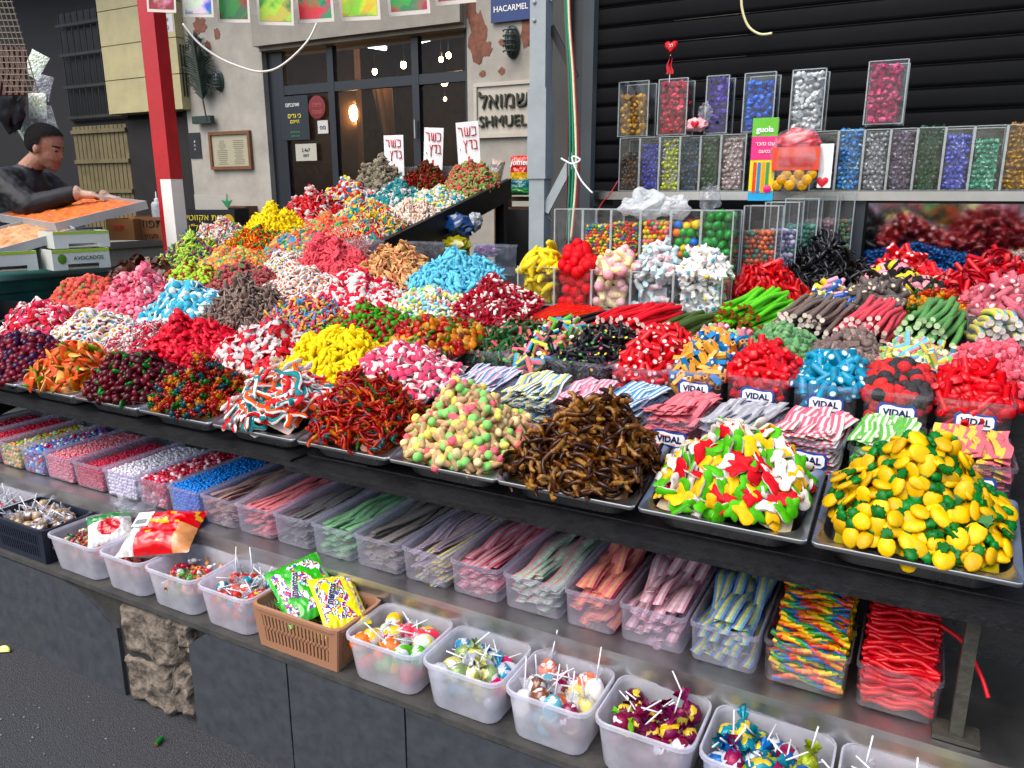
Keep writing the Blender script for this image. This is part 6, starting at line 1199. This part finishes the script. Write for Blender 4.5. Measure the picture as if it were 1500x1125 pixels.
# street sign, caged lamp, name panel
a, b = P(719, 34, FY-.03), P(776, -40, FY-.03); ss = empty('street_sign', (a.x, FY-.03, a.z)); tag(ss, 'blue enamel street sign with white lettering at the top', 'sign')
part('plate', box(0, b.x-a.x, 0, .01, 0, b.z-a.z), plain('blue_enamel', '18306a', rough=.3, var=.1), ss, smooth=False); text('HACARMEL', .058, WHITEINK, ss, ((b.x-a.x)*.52, -.004, .09), bold=.0008); text(heb('הכרמל'), .12, WHITEINK, ss, ((b.x-a.x)*.5, -.004, .26))
def bulkhead(px_, py_, s, label):
    p = P(px_, py_, FY); r = empty('caged_wall_lamp', (p.x, FY, p.z)); tag(r, label, 'lamp'); G_ = plain('lamp_green', '2a3a36', rough=.5, var=.3, vscale=20)
    part('lamp_base', xf(pill([(s*.62*math.cos(t), s*1.15*math.sin(t)) for t in np.linspace(0, 2*math.pi, 20)[:-1]], s*.5, W1), (0, -s*.2, 0), up90), G_, r); part('lamp_glass', xf(ell(s*.45, s*.4, s*.9, 12, 8), (0, -s*.5, 0)), plain('lamp_glass_green', '3c4a44', rough=.25), r)
    for k in range(-2, 3): part('cage_bar', tube([(s*.5*math.sin(t)*1.05, -s*.5-s*.5*math.cos(t), s*.35*k) for t in np.linspace(-1.5, 1.5, 7)], s*.05, 5), G_, r)
    part('cage_bar', tube([(0, -s*.5-s*.48*math.sin(t), s*1.0*math.cos(t)) for t in np.linspace(0, math.pi, 9)], s*.05, 5), G_, r)
bulkhead(752, 62, .105, 'green caged wall lamp above the name panel'); bulkhead(323, 119, .085, 'dark caged wall lamp beside the green plume')
a, b = P(697, 203, FY), P(790, 116, FY); sp = empty('name_panel', (a.x, FY, a.z)); tag(sp, 'cream wall panel reading SHMUEL in Hebrew and Latin letters', 'sign')
CREP = plain('cream_panel', 'b4ada0', rough=.7, var=.08); w_, h_ = b.x-a.x, b.z-a.z
part('panel_board', box(.03, w_, -.015, 0, .03, h_-.03), CREP, sp); part('moulding', join([box(0, w_, -.03, 0, 0, .028), box(0, w_, -.03, 0, h_-.028, h_), box(0, .028, -.03, 0, .029, h_-.029)]), CREP, sp)
OLIV = plain('olive_letter', '2c2e20', rough=.5); SHDW = plain('letter_shadow', '5c5a44', rough=.5)
for tx, z, s in ((heb('שמואל'), h_*.66, .165), ('SHMUEL', h_*.29, .118)):
    text(tx, s, SHDW, sp, (.05, -.02, z-.006), align='LEFT', extrude=.004); text(tx, s, OLIV, sp, (.045, -.03, z), align='LEFT', extrude=.006)  # the copy set lower and to the right paints the letters' shadow
# framed menu, plume, ledge, bell plate
a, b = P(313, 249, FY), P(368, 191, FY); fm = empty('framed_menu', (a.x, FY, a.z)); tag(fm, 'wooden framed paper menu on the plaster pier', 'picture'); w_, h_ = b.x-a.x, b.z-a.z; FW = plain('frame_wood', '6a4426', rough=.5, var=.2, vscale=20)
part('paper', box(.02, w_-.02, -.018, -.01, .02, h_-.02, c('a09a84')), PLAINC, fm, smooth=False); part('frame', join([box(0, w_, -.035, 0, 0, .03), box(0, w_, -.035, 0, h_-.03, h_), box(0, .03, -.035, 0, .031, h_-.031), box(w_-.03, w_, -.035, 0, .031, h_-.031)]), FW, fm)
qq = np.random.default_rng(9); part('print_lines', join([box(cx-lw, cx+lw, -.0195, -.0185, z, z+.006, c('6a6654')) for cx in (w_*.3, w_*.7) for z in np.arange(.05, h_-.08, .018) for lw in (qq.uniform(.03, .075),)]), PLAINC, fm, smooth=False)['kind'] = 'stuff'
pl = P(290, 138, FY-.08); pf = empty('palm_plume', pl); tag(pf, 'dark green plume hung on the plaster pier', 'plume'); gs = []
for k in range(150):
    t = k/150; s_ = (-1 if k % 2 else 1); L_ = .18*math.sin(math.pi*(.15+.8*t))+.03; bx, bz = -.06*t+.06, .55*t-.05
    gs.append(tube([(bx, 0, bz), (bx+s_*L_*.6, -.02*math.sin(k), bz+.06), (bx+s_*L_, -.03*math.cos(k), bz+.05+.05*math.sin(k*3))], [.006, .005, .001], 4, c('10281f')*(.7+.6*((k*37) % 10)/10)))
part('fronds', join(gs), PLAINC, pf); part('stem', tube([(.09, 0, -.25), (.06, 0, -.05), (0, 0, .5)], .008, 6, c('1a1c14')), PLAINC, pf); part('wall_bracket', box(-.12, .14, 0, .05, -.27, -.2, c('1c3028')), PLAINC, pf)
a = P(310, 312, FY); tag(part('wall_ledge', box(0, P(378, 312, FY).x-a.x, -.16, 0, 0, .075), WOOD, None, (a.x, FY, a.z)), 'brown wooden ledge fixed low on the plaster pier', 'shelf')
poster(279, 194, 292, 232, FY-.01, '1c1e22', 'small black plate with white lines on the plaster pier', (('-3', .12, .5, .65, WHITEINK), ('-2', .12, .5, .5, WHITEINK), ('-1', .12, .5, .35, WHITEINK)), 'bell_plate', 'plate')
poster(240, 20, 252, 48, 5.1, 'b0aeb0', 'small printed notice on the metal casing beside the red post', (('//', .3, .5, .7, BLACKINK), ('2', .3, .5, .25, BLACKINK)), 'paper_notice', 'notice')
# left end: casing, grilles, doors
cs_ = empty('metal_casing', (P(152, 100, 5.5).x, 5.5, P(200, 165, 5.5).z)); tag(cs_, 'yellowed metal casing of three panels above the brown door', 'casing'); YM = plain('yellowed_metal', 'a89e74', rough=.55, var=.12, vscale=5)
wc = P(262, 100, 5.5).x-P(152, 100, 5.5).x
for k in range(4): part('casing_panel', box(0, wc, 0, .18, .33*k+.004, .33*(k+1)-.004), YM, cs_)
for k in range(4): part('louvre', box(wc+.001, wc+.006, -.0+.03+.035*k, .045+.035*k, .12, .6), BLACKM, cs_)
dw = empty('old_building', (0, FY, 0)); tag(dw, 'dark old building with barred windows behind the man', 'building')
xe = P(272, 150, FY).x
part('wall', box(-14, xe-.002, .12, .4, 0, 3.9), DKW, dw); part('brown_door', box(P(185, 250, FY).x, xe-.1, .06, .118, 0, 2.25), plain('dark_door', '15100d', rough=.6, var=.2), dw); part('door_post', box(xe-.09, xe-.003, .03, .118, 0, 2.3), plain('dark_post', '0f0d0c', rough=.7), dw)
SLY = plain('slat_paint', '665c3e', rough=.6, var=.2, vscale=8)
x0, x1 = P(105, 240, FY).x, P(184, 240, FY).x
for k in range(13): part('door_slat', box(x0+(x1-x0)*k/13+.006, x0+(x1-x0)*(k+1)/13-.006, .06, .1, 0, 2.22), SLY, dw)
for z in (1.5, 1.82, 2.14): part('cross_rail', box(x0, x1, .035, .058, z, z+.04), SLY, dw)
x0, x1 = P(80, 80, FY).x, P(165, 80, FY).x; IRON = plain('old_iron', '22221f', rough=.6, var=.3)
part('window_opening', box(x0, x1, .1, .118, 2.28, 3.4), plain('black_void', '06070a', rough=.5), dw)
for k in range(9): part('grille_bar', tube([(x0+(x1-x0)*(k+.5)/9, .06, 2.28), (x0+(x1-x0)*(k+.5)/9, .06, 3.4)], .008, 5), IRON, dw)
for z in (2.3, 2.62, 2.95, 3.25): part('grille_rail', box(x0, x1, .045, .058, z, z+.03), IRON, dw)
cn = part('added_shade_canopy', box(-10, -1.3, 5.0, 9, 3.95, 4.0), plain('shade_canopy_sheet', '8a8a86', rough=.8)); tag(cn, 'unseen canopy added over the lane to shade the shop front', 'canopy')  # out of view, added overhead to darken the shop fronts behind the stall
bk = part('opposite_building', join([box(-16, -14, -3, 12, 0, 4.5), box(-16, 8, 10.5, 12, 0, 4.5)]), DKW); tag(bk, 'dark building closing the lane behind', 'building')

# ------------------------------------------------------------------ red and white post, photo cards on a string
pt = PD(243, 186, 4.3); rp_ = empty('striped_post', (pt.x, pt.y, 0), (0, 0, .05)); tag(rp_, 'square steel post painted red above and white below', 'post')
zc = PD(262, 262, 4.3).z
part('red_shaft', box(-.042, .042, -.042, .042, zc, 3.4), REDP, rp_); part('white_shaft', box(-.0415, .0415, -.0415, .0415, .9, zc-.001), WHITEP, rp_); part('side_strip', box(-.075, -.043, -.04, .02, 0, 3.4), REDP, rp_); part('base_shaft', box(-.041, .041, -.041, .041, 0, .899), WHITEP, rp_)
cards = [(237, 18, 45, '8a1c24', 'e0b0a0'), (291, 25, 47, '2a6ab0', 'd8d8d0'), (343, 33, 50, '8a1424', '2f7a3a'), (404, 37, 56, '2f8a2a', 'b8c83a'), (463, 33, 57, '1c8a5a', 'd82a34'), (528, 30, 62, 'd8c81e', '8ac02a'), (600, 22, 64, 'c81c44', '3a9a4a'), (668, 6, 62, 'd83a3a', 'e8b8b0')]
def photo_mat(k, a, b):
    m, t, out = _new(f'photo_print_{k}'); tc = N(t, 'ShaderNodeTexCoord'); nz = N(t, 'ShaderNodeTexVoronoi', i_Scale=9.0+k % 3*3); L(t, tc.outputs['Object'], nz.inputs['Vector'])
    n2 = N(t, 'ShaderNodeTexNoise', i_Scale=7.0, i_Detail=4.0); mp = N(t, 'ShaderNodeMapping'); mp.inputs['Location'].default_value = (k*3.1, k, 0); L(t, tc.outputs['Object'], mp.inputs[0]); L(t, mp.outputs[0], n2.inputs['Vector'])
    cr = N(t, 'ShaderNodeValToRGB'); e = cr.color_ramp.elements; e[0].color = (*lin(a), 1); e[1].color = (*lin(b), 1); e[0].position = .44; e[1].position = .54; L(t, n2.outputs[0], cr.inputs[0])
    mx = N(t, 'ShaderNodeMix', data_type='RGBA', i_0=.35, blend_type='OVERLAY'); L(t, cr.outputs[0], mx.inputs[6]); L(t, nz.outputs['Color'], mx.inputs[7])
    bs = N(t, 'ShaderNodeBsdfPrincipled', i_Roughness=.3); L(t, mx.outputs[2], bs.inputs['Base Color']); L(t, bs.outputs[0], out.inputs[0]); return m
names = ['dark red and pale', 'blue and cream', 'dark cherry', 'green and lime fruit', 'green and red', 'yellow and lime', 'crimson and green', 'pale red']
for k, (cx, yb, wpx, a, b) in enumerate(cards):
    d = 3.75+.06*k; p = PD(cx, yb, d); w_ = wpx/FPX*d*.97; h_ = w_*1.25
    r = empty('photo_card', p, (0, (.05, .03, .02, .03, -.04, -.03, -.06, -.08)[k], .42)); tag(r, f'hanging photo card with {names[k]} picture, number {k+1} from the red post' if False else f'hanging photo card with a {names[k]} picture', 'card', 'photo cards hanging along the top')
    part('card', box(-w_/2, w_/2, 0, .003, 0, h_, c('d8d0c4')), PLAINC, r, smooth=False); part('print', box(-w_*.43, w_*.43, -.0015, 0, h_*.08, h_*.93), photo_mat(k, a, b), r, smooth=False)
cable('white_cord', [PD(268, 35, 3.9), PD(290, 62, 3.9), PD(320, 84, 3.9), PD(352, 98, 3.9), PD(380, 105, 3.9), PD(405, 100, 3.9), PD(430, 82, 3.9), PD(452, 58, 3.9), PD(464, 34, 3.9)], .0055, c('d8d4cc'), 'white cord sagging below the photo cards')
card_top = cable('card_string', [PD(215, -55, 3.72), PD(400, -40, 3.95), PD(560, -50, 4.1), PD(720, -80, 4.2)], .003, c('a8a49c'), 'thin string from which the photo cards hang')

# ------------------------------------------------------------------ the neighbour's stall at the left
GRNP = plain('green_paint', '17514a', rough=.5, var=.2, vscale=6)
gc = empty('green_counter', (-4.16, 0, 0)); tag(gc, 'dark green painted counter at the left beyond the candy', 'counter'); part('counter_body', box(-.5, 0, 1.2, 3.05, 0, 1.0), GRNP, gc); part('counter_edge', box(-.52, .02, 1.18, 3.07, 1.001, 1.05), GRNP, gc); part('counter_top', box(-.5, -.0, 1.2, 3.05, 1.051, 1.06), GRNP, gc)
TRAYG = plain('dull_tray', (.42, .43, .44), rough=.55, metal=.5, var=.1)
def orange_tray(corners, label, mat_fill):
    A, B_, C_ = [np.array(v) for v in corners]; x = B_-A; y = C_-A; n = unit(np.cross(x, y)); n = n if n[2] > 0 else -n
    M = np.stack([unit(x), unit(np.cross(n, x)), n], 1); wd, dp = np.linalg.norm(x), abs(np.dot(y, M[:, 1])); s = 1 if np.dot(y, M[:, 1]) > 0 else -1
    r = empty('baking_tray', A); r.rotation_euler = Matrix(M.tolist()).to_euler(); tag(r, label, 'tray'); y0, y1 = (0, dp) if s > 0 else (-dp, 0); t = .006; h = .045
    part('tray_pan', join([box(0, wd, y0, y1, -h, -h+.004), box(0, wd, y0, y0+t, -h+.004, 0), box(0, wd, y1-t, y1, -h+.004, 0), box(0, t, y0+t, y1-t, -h+.004, 0), box(wd-t, wd, y0+t, y1-t, -h+.004, 0)]), TRAYG, r, smooth=False)
    part('pastry', sheet(40, 26, lambda u, v: (t+(wd-2*t)*u, y0+t+(dp-2*t)*v, -.012+.012*noise.noise((u*14, v*14, wd))+.006*noise.noise((u*50, v*50, 2)))), mat_fill, r, angle=180)
KN = plain('orange_pastry', 'c84c08', rough=.6, col2='d87820', vscale=26, bump=.8, bscale=60)
KN2 = plain('pale_pastry', 'b0682c', rough=.6, col2='c8a070', vscale=16, bump=.8, bscale=50)
orange_tray((PD(80, 327, 4.0), PD(214, 294, 4.35), PD(-40, 322, 4.35)), 'large steel tray of orange pastry under the man\'s hand', KN)
orange_tray((PD(-30, 372, 3.75), PD(110, 334, 4.0), PD(-110, 360, 4.0)), 'steel tray of pale pastry in front of the orange one', KN2)
def crate(px_, py_, d, wpx, hpx, label, txt, dep=.22):
    p = PD(px_, py_, d); s = d/FPX; w_, h_ = wpx*s, hpx*s; r = empty('fruit_box', p, (0, 0, YAW+R(48))); tag(r, label, 'box', 'white fruit boxes on the green counter')
    part('box_side', join([box(-w_/2, w_/2, 0, .005, h_*.28, h_, c('c8ccc4')), box(-w_/2, -w_*.25, 0, .005, 0, h_*.28, c('c8ccc4')), box(w_*.3, w_/2, 0, .005, 0, h_*.28, c('c8ccc4'))]), PLAINC, r, smooth=False); part('box_back', join([box(-w_/2, w_/2, dep-.005, dep, 0, h_, c('b8bcb4')), box(-w_/2, -w_/2+.005, .006, dep-.006, 0, h_, c('b8bcb4')), box(w_/2-.005, w_/2, .006, dep-.006, 0, h_, c('b8bcb4')), box(-w_/2+.006, w_/2-.006, .006, dep-.006, 0, .005, c('8a8a80'))]), PLAINC, r, smooth=False)
    part('green_stripe', box(-w_/2, w_/2, -.0015, -.0002, h_*.84, h_, c('9ab83a')), PLAINC, r, smooth=False)
    if txt: text(txt, h_*.26, BLACKINK, r, (w_*.12, -.003, h_*.55)); part('fruit_print', xf(pill([(h_*.2*math.cos(t), h_*.25*math.sin(t)) for t in np.linspace(0, 6.28, 14)[:-1]], .002, c('4a7a1c'), tf=lambda q_: c('c8b84a') if math.hypot(q_[0], q_[1]) < h_*.1 else c('4a7a1c')), (-w_*.34, -.003, h_*.55), up90), PLAINC, r)
crate(122, 394, 3.95, 78, 29, 'white avocado box, lower of two on the green counter', 'AVOCADOS'); crate(122, 363, 3.97, 76, 24, 'white fruit box on top of the avocado box', ''); crate(18, 398, 3.8, 70, 29, 'white fruit box at the left edge on the green counter', '')
wcb = empty('white_cabinet', (-5.3, 0, 0)); tag(wcb, 'chipped white cabinet behind the red and white post', 'cabinet'); part('cabinet_body', box(-.6, 0, 3.5, 5.3, 0, 1.1), plain('chipped_white', 'b0aa9c', rough=.7, var=.12, vscale=6), wcb); part('cabinet_top', box(-.62, .02, 3.48, 5.32, 1.101, 1.15), plain('grey_top', '7a766c', rough=.7, var=.2), wcb)
def pbox(px0, py0, px1, py1, d, main, label, lines, dep=.2, mat=None):
    a, b = PD(px0, py1, d), PD(px1, py1, d); w_ = (b-a).length; h_ = (py1-py0)/FPX*d; r = empty('cardboard_box', (a+b)/2, (0, 0, YAW)); tag(r, label, 'box'); t = .006; col = c(main)
    part('box_wall', join([box(-w_/2, w_/2, 0, t, 0, h_, col), box(-w_/2, w_/2, dep-t, dep, 0, h_*1.05, col), box(-w_/2, -w_/2+t, t, dep-t, 0, h_*1.02, col), box(w_/2-t, w_/2, t, dep-t, 0, h_*1.02, col), box(-w_/2+t, w_/2-t, t, dep-t, 0, .01, col)]), PLAINC, r, smooth=False)
    for tx, s, u, v, m in lines: text(tx, s*h_, m, r, (w_*(u-.5), -.003, h_*v))
    return r, w_, h_
pbox(200, 318, 246, 352, 5.2, '8a6040', 'brown cardboard box with dark print left of the post', ((heb('תפוזי'), .5, .52, .7, BLACKINK), (heb('מצוין'), .3, .5, .18, BLACKINK)), .3)
pbox(158, 322, 198, 352, 5.1, '9a6a44', 'orange brown cardboard box with fruit print behind the tray', ((heb('תפו'), .4, .45, .6, REDINK),), .3)
r, w_, h_ = pbox(278, 308, 346, 344, 5.3, '14161a', 'black fruit box with yellow print and pineapple picture', ((heb('פירות אקזוטיים'), .34, .36, .68, YELINK), (heb('מכפר ביל"ו'), .36, .42, .28, YELINK)), .3)
part('pineapple_print', join([xf(pill([(.04*math.cos(t), .055*math.sin(t)) for t in np.linspace(0, 6.28, 14)[:-1]], .002, c('c8a02a')), (w_*.37, -.004, h_*.5), up90), xf(pill(np.array([(-.01, 0), (.01, 0), (.04, .05), (.012, .035), (.0, .075), (-.012, .035), (-.04, .05)]), .002, c('2f8a5a')), (w_*.37, -.004, h_*1.1), up90)]), PLAINC, r); part('berry_print', xf(pill(polar(10, lambda a: .03), .002, c('a83a6a')), (w_*.2, -.004, h_*.4), up90), PLAINC, r)
part('paper_lining', box(-w_*.45, w_*.25, .1, .12, h_*.6, h_*1.6, c('b8b4a8')), PLAINC, r, smooth=False)
p = PD(232, 318, 5.0); bt = empty('squeeze_bottle', p); tag(bt, 'translucent white squeeze bottle behind the pastry tray', 'bottle'); part('bottle_body', lathe([(.001, 0), (.035, 0), (.037, .02), (.036, .08), (.028, .095), (.012, .1)], 14), WFILM, bt, angle=60); part('nozzle', lathe([(.016, .1), (.015, .115), (.006, .12), (.003, .16), (.001, .162)], 10), WHITEP, bt)
pp2 = PD(255, 348, 5.0)
# wire rack with bags and plastic sheets at top left
wr = empty('wire_rack', PD(0, 135, 3.9)); tag(wr, 'white wire rack hanging at the top left corner', 'rack'); s = 3.9/FPX; Rv = np.array(_R); gs = []
for k in range(8): a = Rv*(-8+6.6*k)*s; gs.append(tube([tuple(a+np.array([0, 0, -.0])+Rv*.06*(1)), tuple(a+np.array([0, 0, .55])-Rv*.03)], .0028, 5))
for k in range(20): z = .028*k; gs.append(tube([tuple(Rv*(-10*s)+np.array([0, 0, z])+Rv*(.06-.16*z)), tuple(Rv*(40*s)+np.array([0, 0, z])+Rv*(.06-.16*z))], .0025, 5))
part('wire_grid', join(gs), plain('rack_wire', '6a5c48', rough=.4), wr)
for k in range(5): tag(part('hanging_sheet', pillow(.11, .15, .01, lambda u, v: c('c8ccc4') if noise.noise((u*8+k, v*8, k)) > -.1 else c('9ab08a'), 90+k), FILM if k % 2 else PRINT, None, PD((52, 62, 55, 68, 45)[k], (95, 128, 155, 175, 200)[k], 4.6), (1.4, .5-.25*k, .5), angle=180), ('crumpled clear sleeve hanging at the top left', 'pale printed sleeve with green hanging below the rack', 'clear sleeve in the middle of the hanging bunch', 'printed sleeve hanging behind the man\'s head', 'lowest clear sleeve beside the man\'s head')[k], 'sleeve')
tag(part('dark_garment', tint(blob((.1, .08, .15), 97, .35), c('10141e')), PLAINC, None, PD(12, 150, 4.5), angle=60), 'dark cloth bundle hanging beside the man', 'cloth'); tag(part('brown_strap_bundle', join([tube([tuple(PD(2+8*k, 70, 4.2)), tuple(PD(4+8*k, 100, 4.2)), tuple(PD(-2+9*k, 140, 4.2))], .014, 6, c('4a2a22')) for k in range(5)]), PLAINC), 'bundle of brown straps below the wire rack', 'straps')
tag(part('lane_cart', join([box(-.6, .3, 0, .4, 0, 1.25, c('1c2228'))]), PLAINC, None, tuple(PD(40, 300, 5.4))[:2]+(0,), (0, 0, YAW), smooth=False), 'dark cart standing behind the man', 'cart')

# ------------------------------------------------------------------ the man
def capsule(a, b, ra, rb, n=14):
    a, b = np.array(a, float), np.array(b, float); m = 6; pth = [a+(b-a)*t for t in np.linspace(0, 1, m)]; d = unit(b-a)
    pts = [a-d*ra*.8, a-d*ra*.45]+pth+[b+d*rb*.45, b+d*rb*.8]; rr = [ra*.45, ra*.88]+list(np.linspace(ra, rb, m))+[rb*.88, rb*.45]; return tube(pts, rr, n)
DM = 4.6; hd = PD(66, 216, DM)
man = empty('person', (hd.x, hd.y, .14), (0, 0, YAW)); tag(man, 'man in a dark jacket and plastic glove bending over the pastry tray', 'person')
hz = hd.z-.14
Hc = np.array([0, 0, hz]); tilt = ry(.3)
def hp(x, y, z): return tuple(Hc+tilt @ np.array([x, y, z]))
body = []
hd_ = [((0, 0, .03), (.098, .078, .1)), ((.025, 0, -.03), (.078, .066, .085)), ((.05, 0, -.075), (.05, .048, .045)), ((.085, 0, -.012), (.026, .016, .022)), ((.1, 0, -.028), (.015, .016, .012)), ((.07, .03, .012), (.026, .022, .014)), ((.07, -.03, .012), (.026, .022, .014)), ((.082, 0, -.062), (.018, .028, .009)), ((.079, 0, -.075), (.018, .025, .009)), ((.068, 0, -.1), (.028, .03, .022)), ((-.005, -.08, -.012), (.02, .012, .032)), ((-.005, .08, -.012), (.02, .012, .032))]
for p_, r_ in hd_: body.append(xf(ell(*r_, 16, 10), hp(*p_), tilt))
sh_c = np.array([-.17, 0, hz-.2])
body += [capsule(hp(-.03, 0, -.08), sh_c+np.array([.02, 0, .04]), .056, .068), capsule(sh_c+np.array([0, -.13, .0]), sh_c+np.array([0, .13, .0]), .088, .088), capsule(sh_c+np.array([.0, 0, -.05]), (-.32, 0, hz-.62), .165, .155), capsule(sh_c+np.array([.0, -.06, -.08]), (-.3, -.05, hz-.55), .13, .13), capsule(sh_c+np.array([.0, .06, -.08]), (-.3, .05, hz-.55), .13, .13), capsule((-.33, -.08, hz-.65), (-.33, .08, hz-.65), .13, .13)]
for s_ in (-1, 1):
    hip = (-.33, s_*.09, hz-.7); kn = (-.3, s_*.1, (hz-.7)*.5); an = (-.36, s_*.1, .07); body += [capsule(hip, kn, .09, .06), capsule(kn, an, .058, .042), capsule((-.37, s_*.1, .035), (-.2, s_*.12, .03), .04, .035)]
shR = sh_c+np.array([.0, -.2, -.01]); elR = np.array([.02, -.26, hz-.34]); wrR = np.array([.235, -.16, hz-.265])
shL = sh_c+np.array([.0, .2, -.01]); elL = np.array([.04, .27, hz-.38]); wrL = np.array([.25, .12, hz-.29])
body += [capsule(shR, elR, .092, .074), capsule(elR, wrR, .07, .046), capsule(shL, elL, .092, .074), capsule(elL, wrL, .07, .046)]
def hand(w_, d, s_):
    d = unit(np.array(d)); sd = unit(np.cross((0, 0, 1), d)); up_ = np.cross(d, sd); g = [capsule(w_, w_+d*.075-sd*.016, .026, .022, 10), capsule(w_+d*.01, w_+d*.075+sd*.016, .026, .022, 10)]
    for k, L_ in enumerate((.066, .075, .07, .055)):
        b0 = w_+d*.088+sd*(.03-.02*k)*s_; b1 = b0+d*L_*.55-up_*.006; b2 = b1+d*L_*.42-up_*.022; g += [capsule(b0, b1, .0092, .0085, 8), capsule(b1, b2, .0085, .0075, 8)]
    t0 = w_+d*.03+sd*.03*s_; t1 = t0+d*.03+sd*.022*s_-up_*.012; t2 = t1+d*.03+sd*.004*s_-up_*.012; g += [capsule(t0, t1, .012, .0105, 8), capsule(t1, t2, .0105, .009, 8)]; return g
body += hand(wrR+np.array([.02, .0, -.005]), (.95, .2, -.1), 1)+hand(wrL+np.array([.02, 0, -.005]), (.95, -.15, -.15), -1)
bo = part('person_body', join(body), PLAINC); rm = bo.modifiers.new('r', 'REMESH'); rm.mode = 'VOXEL'; rm.voxel_size = .0075; sm_ = bo.modifiers.new('s', 'SMOOTH'); sm_.iterations = 2; sm_.factor = .5
dg = bpy.context.evaluated_depsgraph_get(); me = bpy.data.meshes.new_from_object(bo.evaluated_get(dg)); old = bo.data; bo.modifiers.clear()
me.calc_loop_triangles(); nv = len(me.vertices); V = np.zeros(nv*3, np.float32); me.vertices.foreach_get('co', V); V = V.reshape(-1, 3); nt_ = len(me.loop_triangles); TT = np.zeros(nt_*3, np.int32); me.loop_triangles.foreach_get('vertices', TT); TT = TT.reshape(-1, 3)
cen = V[TT].mean(1); SK, JK, TR_, GL = c('a07460'), c('080a11'), c('16181e'), c('b89a86'); CC = np.tile(JK, (nt_, 1))
loc = (cen-Hc) @ tilt
isH = (loc[:, 2] > -.135) & (np.abs(loc[:, 0]) < .16) & (np.abs(loc[:, 1]) < .11) & (cen[:, 2] > hz-.165); CC[isH] = SK
CC[cen[:, 2] < hz-.68] = TR_
isG = (cen[:, 0] > .245) & (cen[:, 2] < hz-.2); CC[isG] = GL
lip = isH & (loc[:, 0] > .075) & (loc[:, 2] < -.058) & (loc[:, 2] > -.078); CC[lip] = c('8a5448')
eye = isH & (np.abs(loc[:, 2]-.003) < .005) & (np.abs(np.abs(loc[:, 1])-.034) < .009) & (loc[:, 0] > .06); CC[eye] = c('1c1410')
brow = isH & (np.abs(loc[:, 2]-.026) < .006) & (np.abs(np.abs(loc[:, 1])-.032) < .022) & (loc[:, 0] > .06); CC[brow] = c('1c1410')
beard = isH & (loc[:, 2] < -.05) & (loc[:, 0] > .0) & ~lip; CC[beard] = c('8e6654')
jv = ~((V[:, 2] > hz-.19) & (np.abs(V[:, 1]) < .11) & (V[:, 0] > -.14)) & ~((V[:, 0] > .22) & (V[:, 2] < hz-.2))
for i_ in np.where(jv)[0]:
    p_ = Vector(V[i_]); V[i_] += .009*noise.noise((p_.x*9+p_.z*7, p_.y*14, p_.z*16))+.005*noise.noise(p_*30)
bo.data = mk('person_body', (V, TT, CC), candy_mat('skin_and_cloth', rough=.65, bump=.25, bscale=60, var=0.0), angle=180); bo.parent = man; bo.name = 'person_body'
hg = ell(1, 1, 1, 40, 28, c('0e0b0a')); hv = hg[0]*np.array([.113, .092, .108]); cen = hv[hg[1]].mean(1)
keep = (cen[:, 2] > np.where(cen[:, 0] > .02, .035+(cen[:, 0]-.02)*.42, np.where(cen[:, 0] > -.02, -.02, -.075))) & (cen[:, 0] < .092)
hv = hv+np.array([[.004*noise.noise(Vector(p_)*90), .004*noise.noise(Vector(p_)*90+Vector((5, 0, 0))), .004*noise.noise(Vector(p_)*90+Vector((0, 7, 0)))] for p_ in hv])
part('hair', xf((hv, hg[1][keep], hg[2][keep]), hp(-.006, 0, .032), tilt), candy_mat('hair', rough=.85, bump=1.0, bscale=400, spec=.2, var=0.), man, angle=180)
pf_ = part('wooden_platform', box(-1.0, .2, -.5, .5, 0, .14, c('3a3028')), PLAINC, None, (hd.x, hd.y, 0), (0, 0, YAW), smooth=False); tag(pf_, 'low wooden platform under the man behind the counter', 'platform')
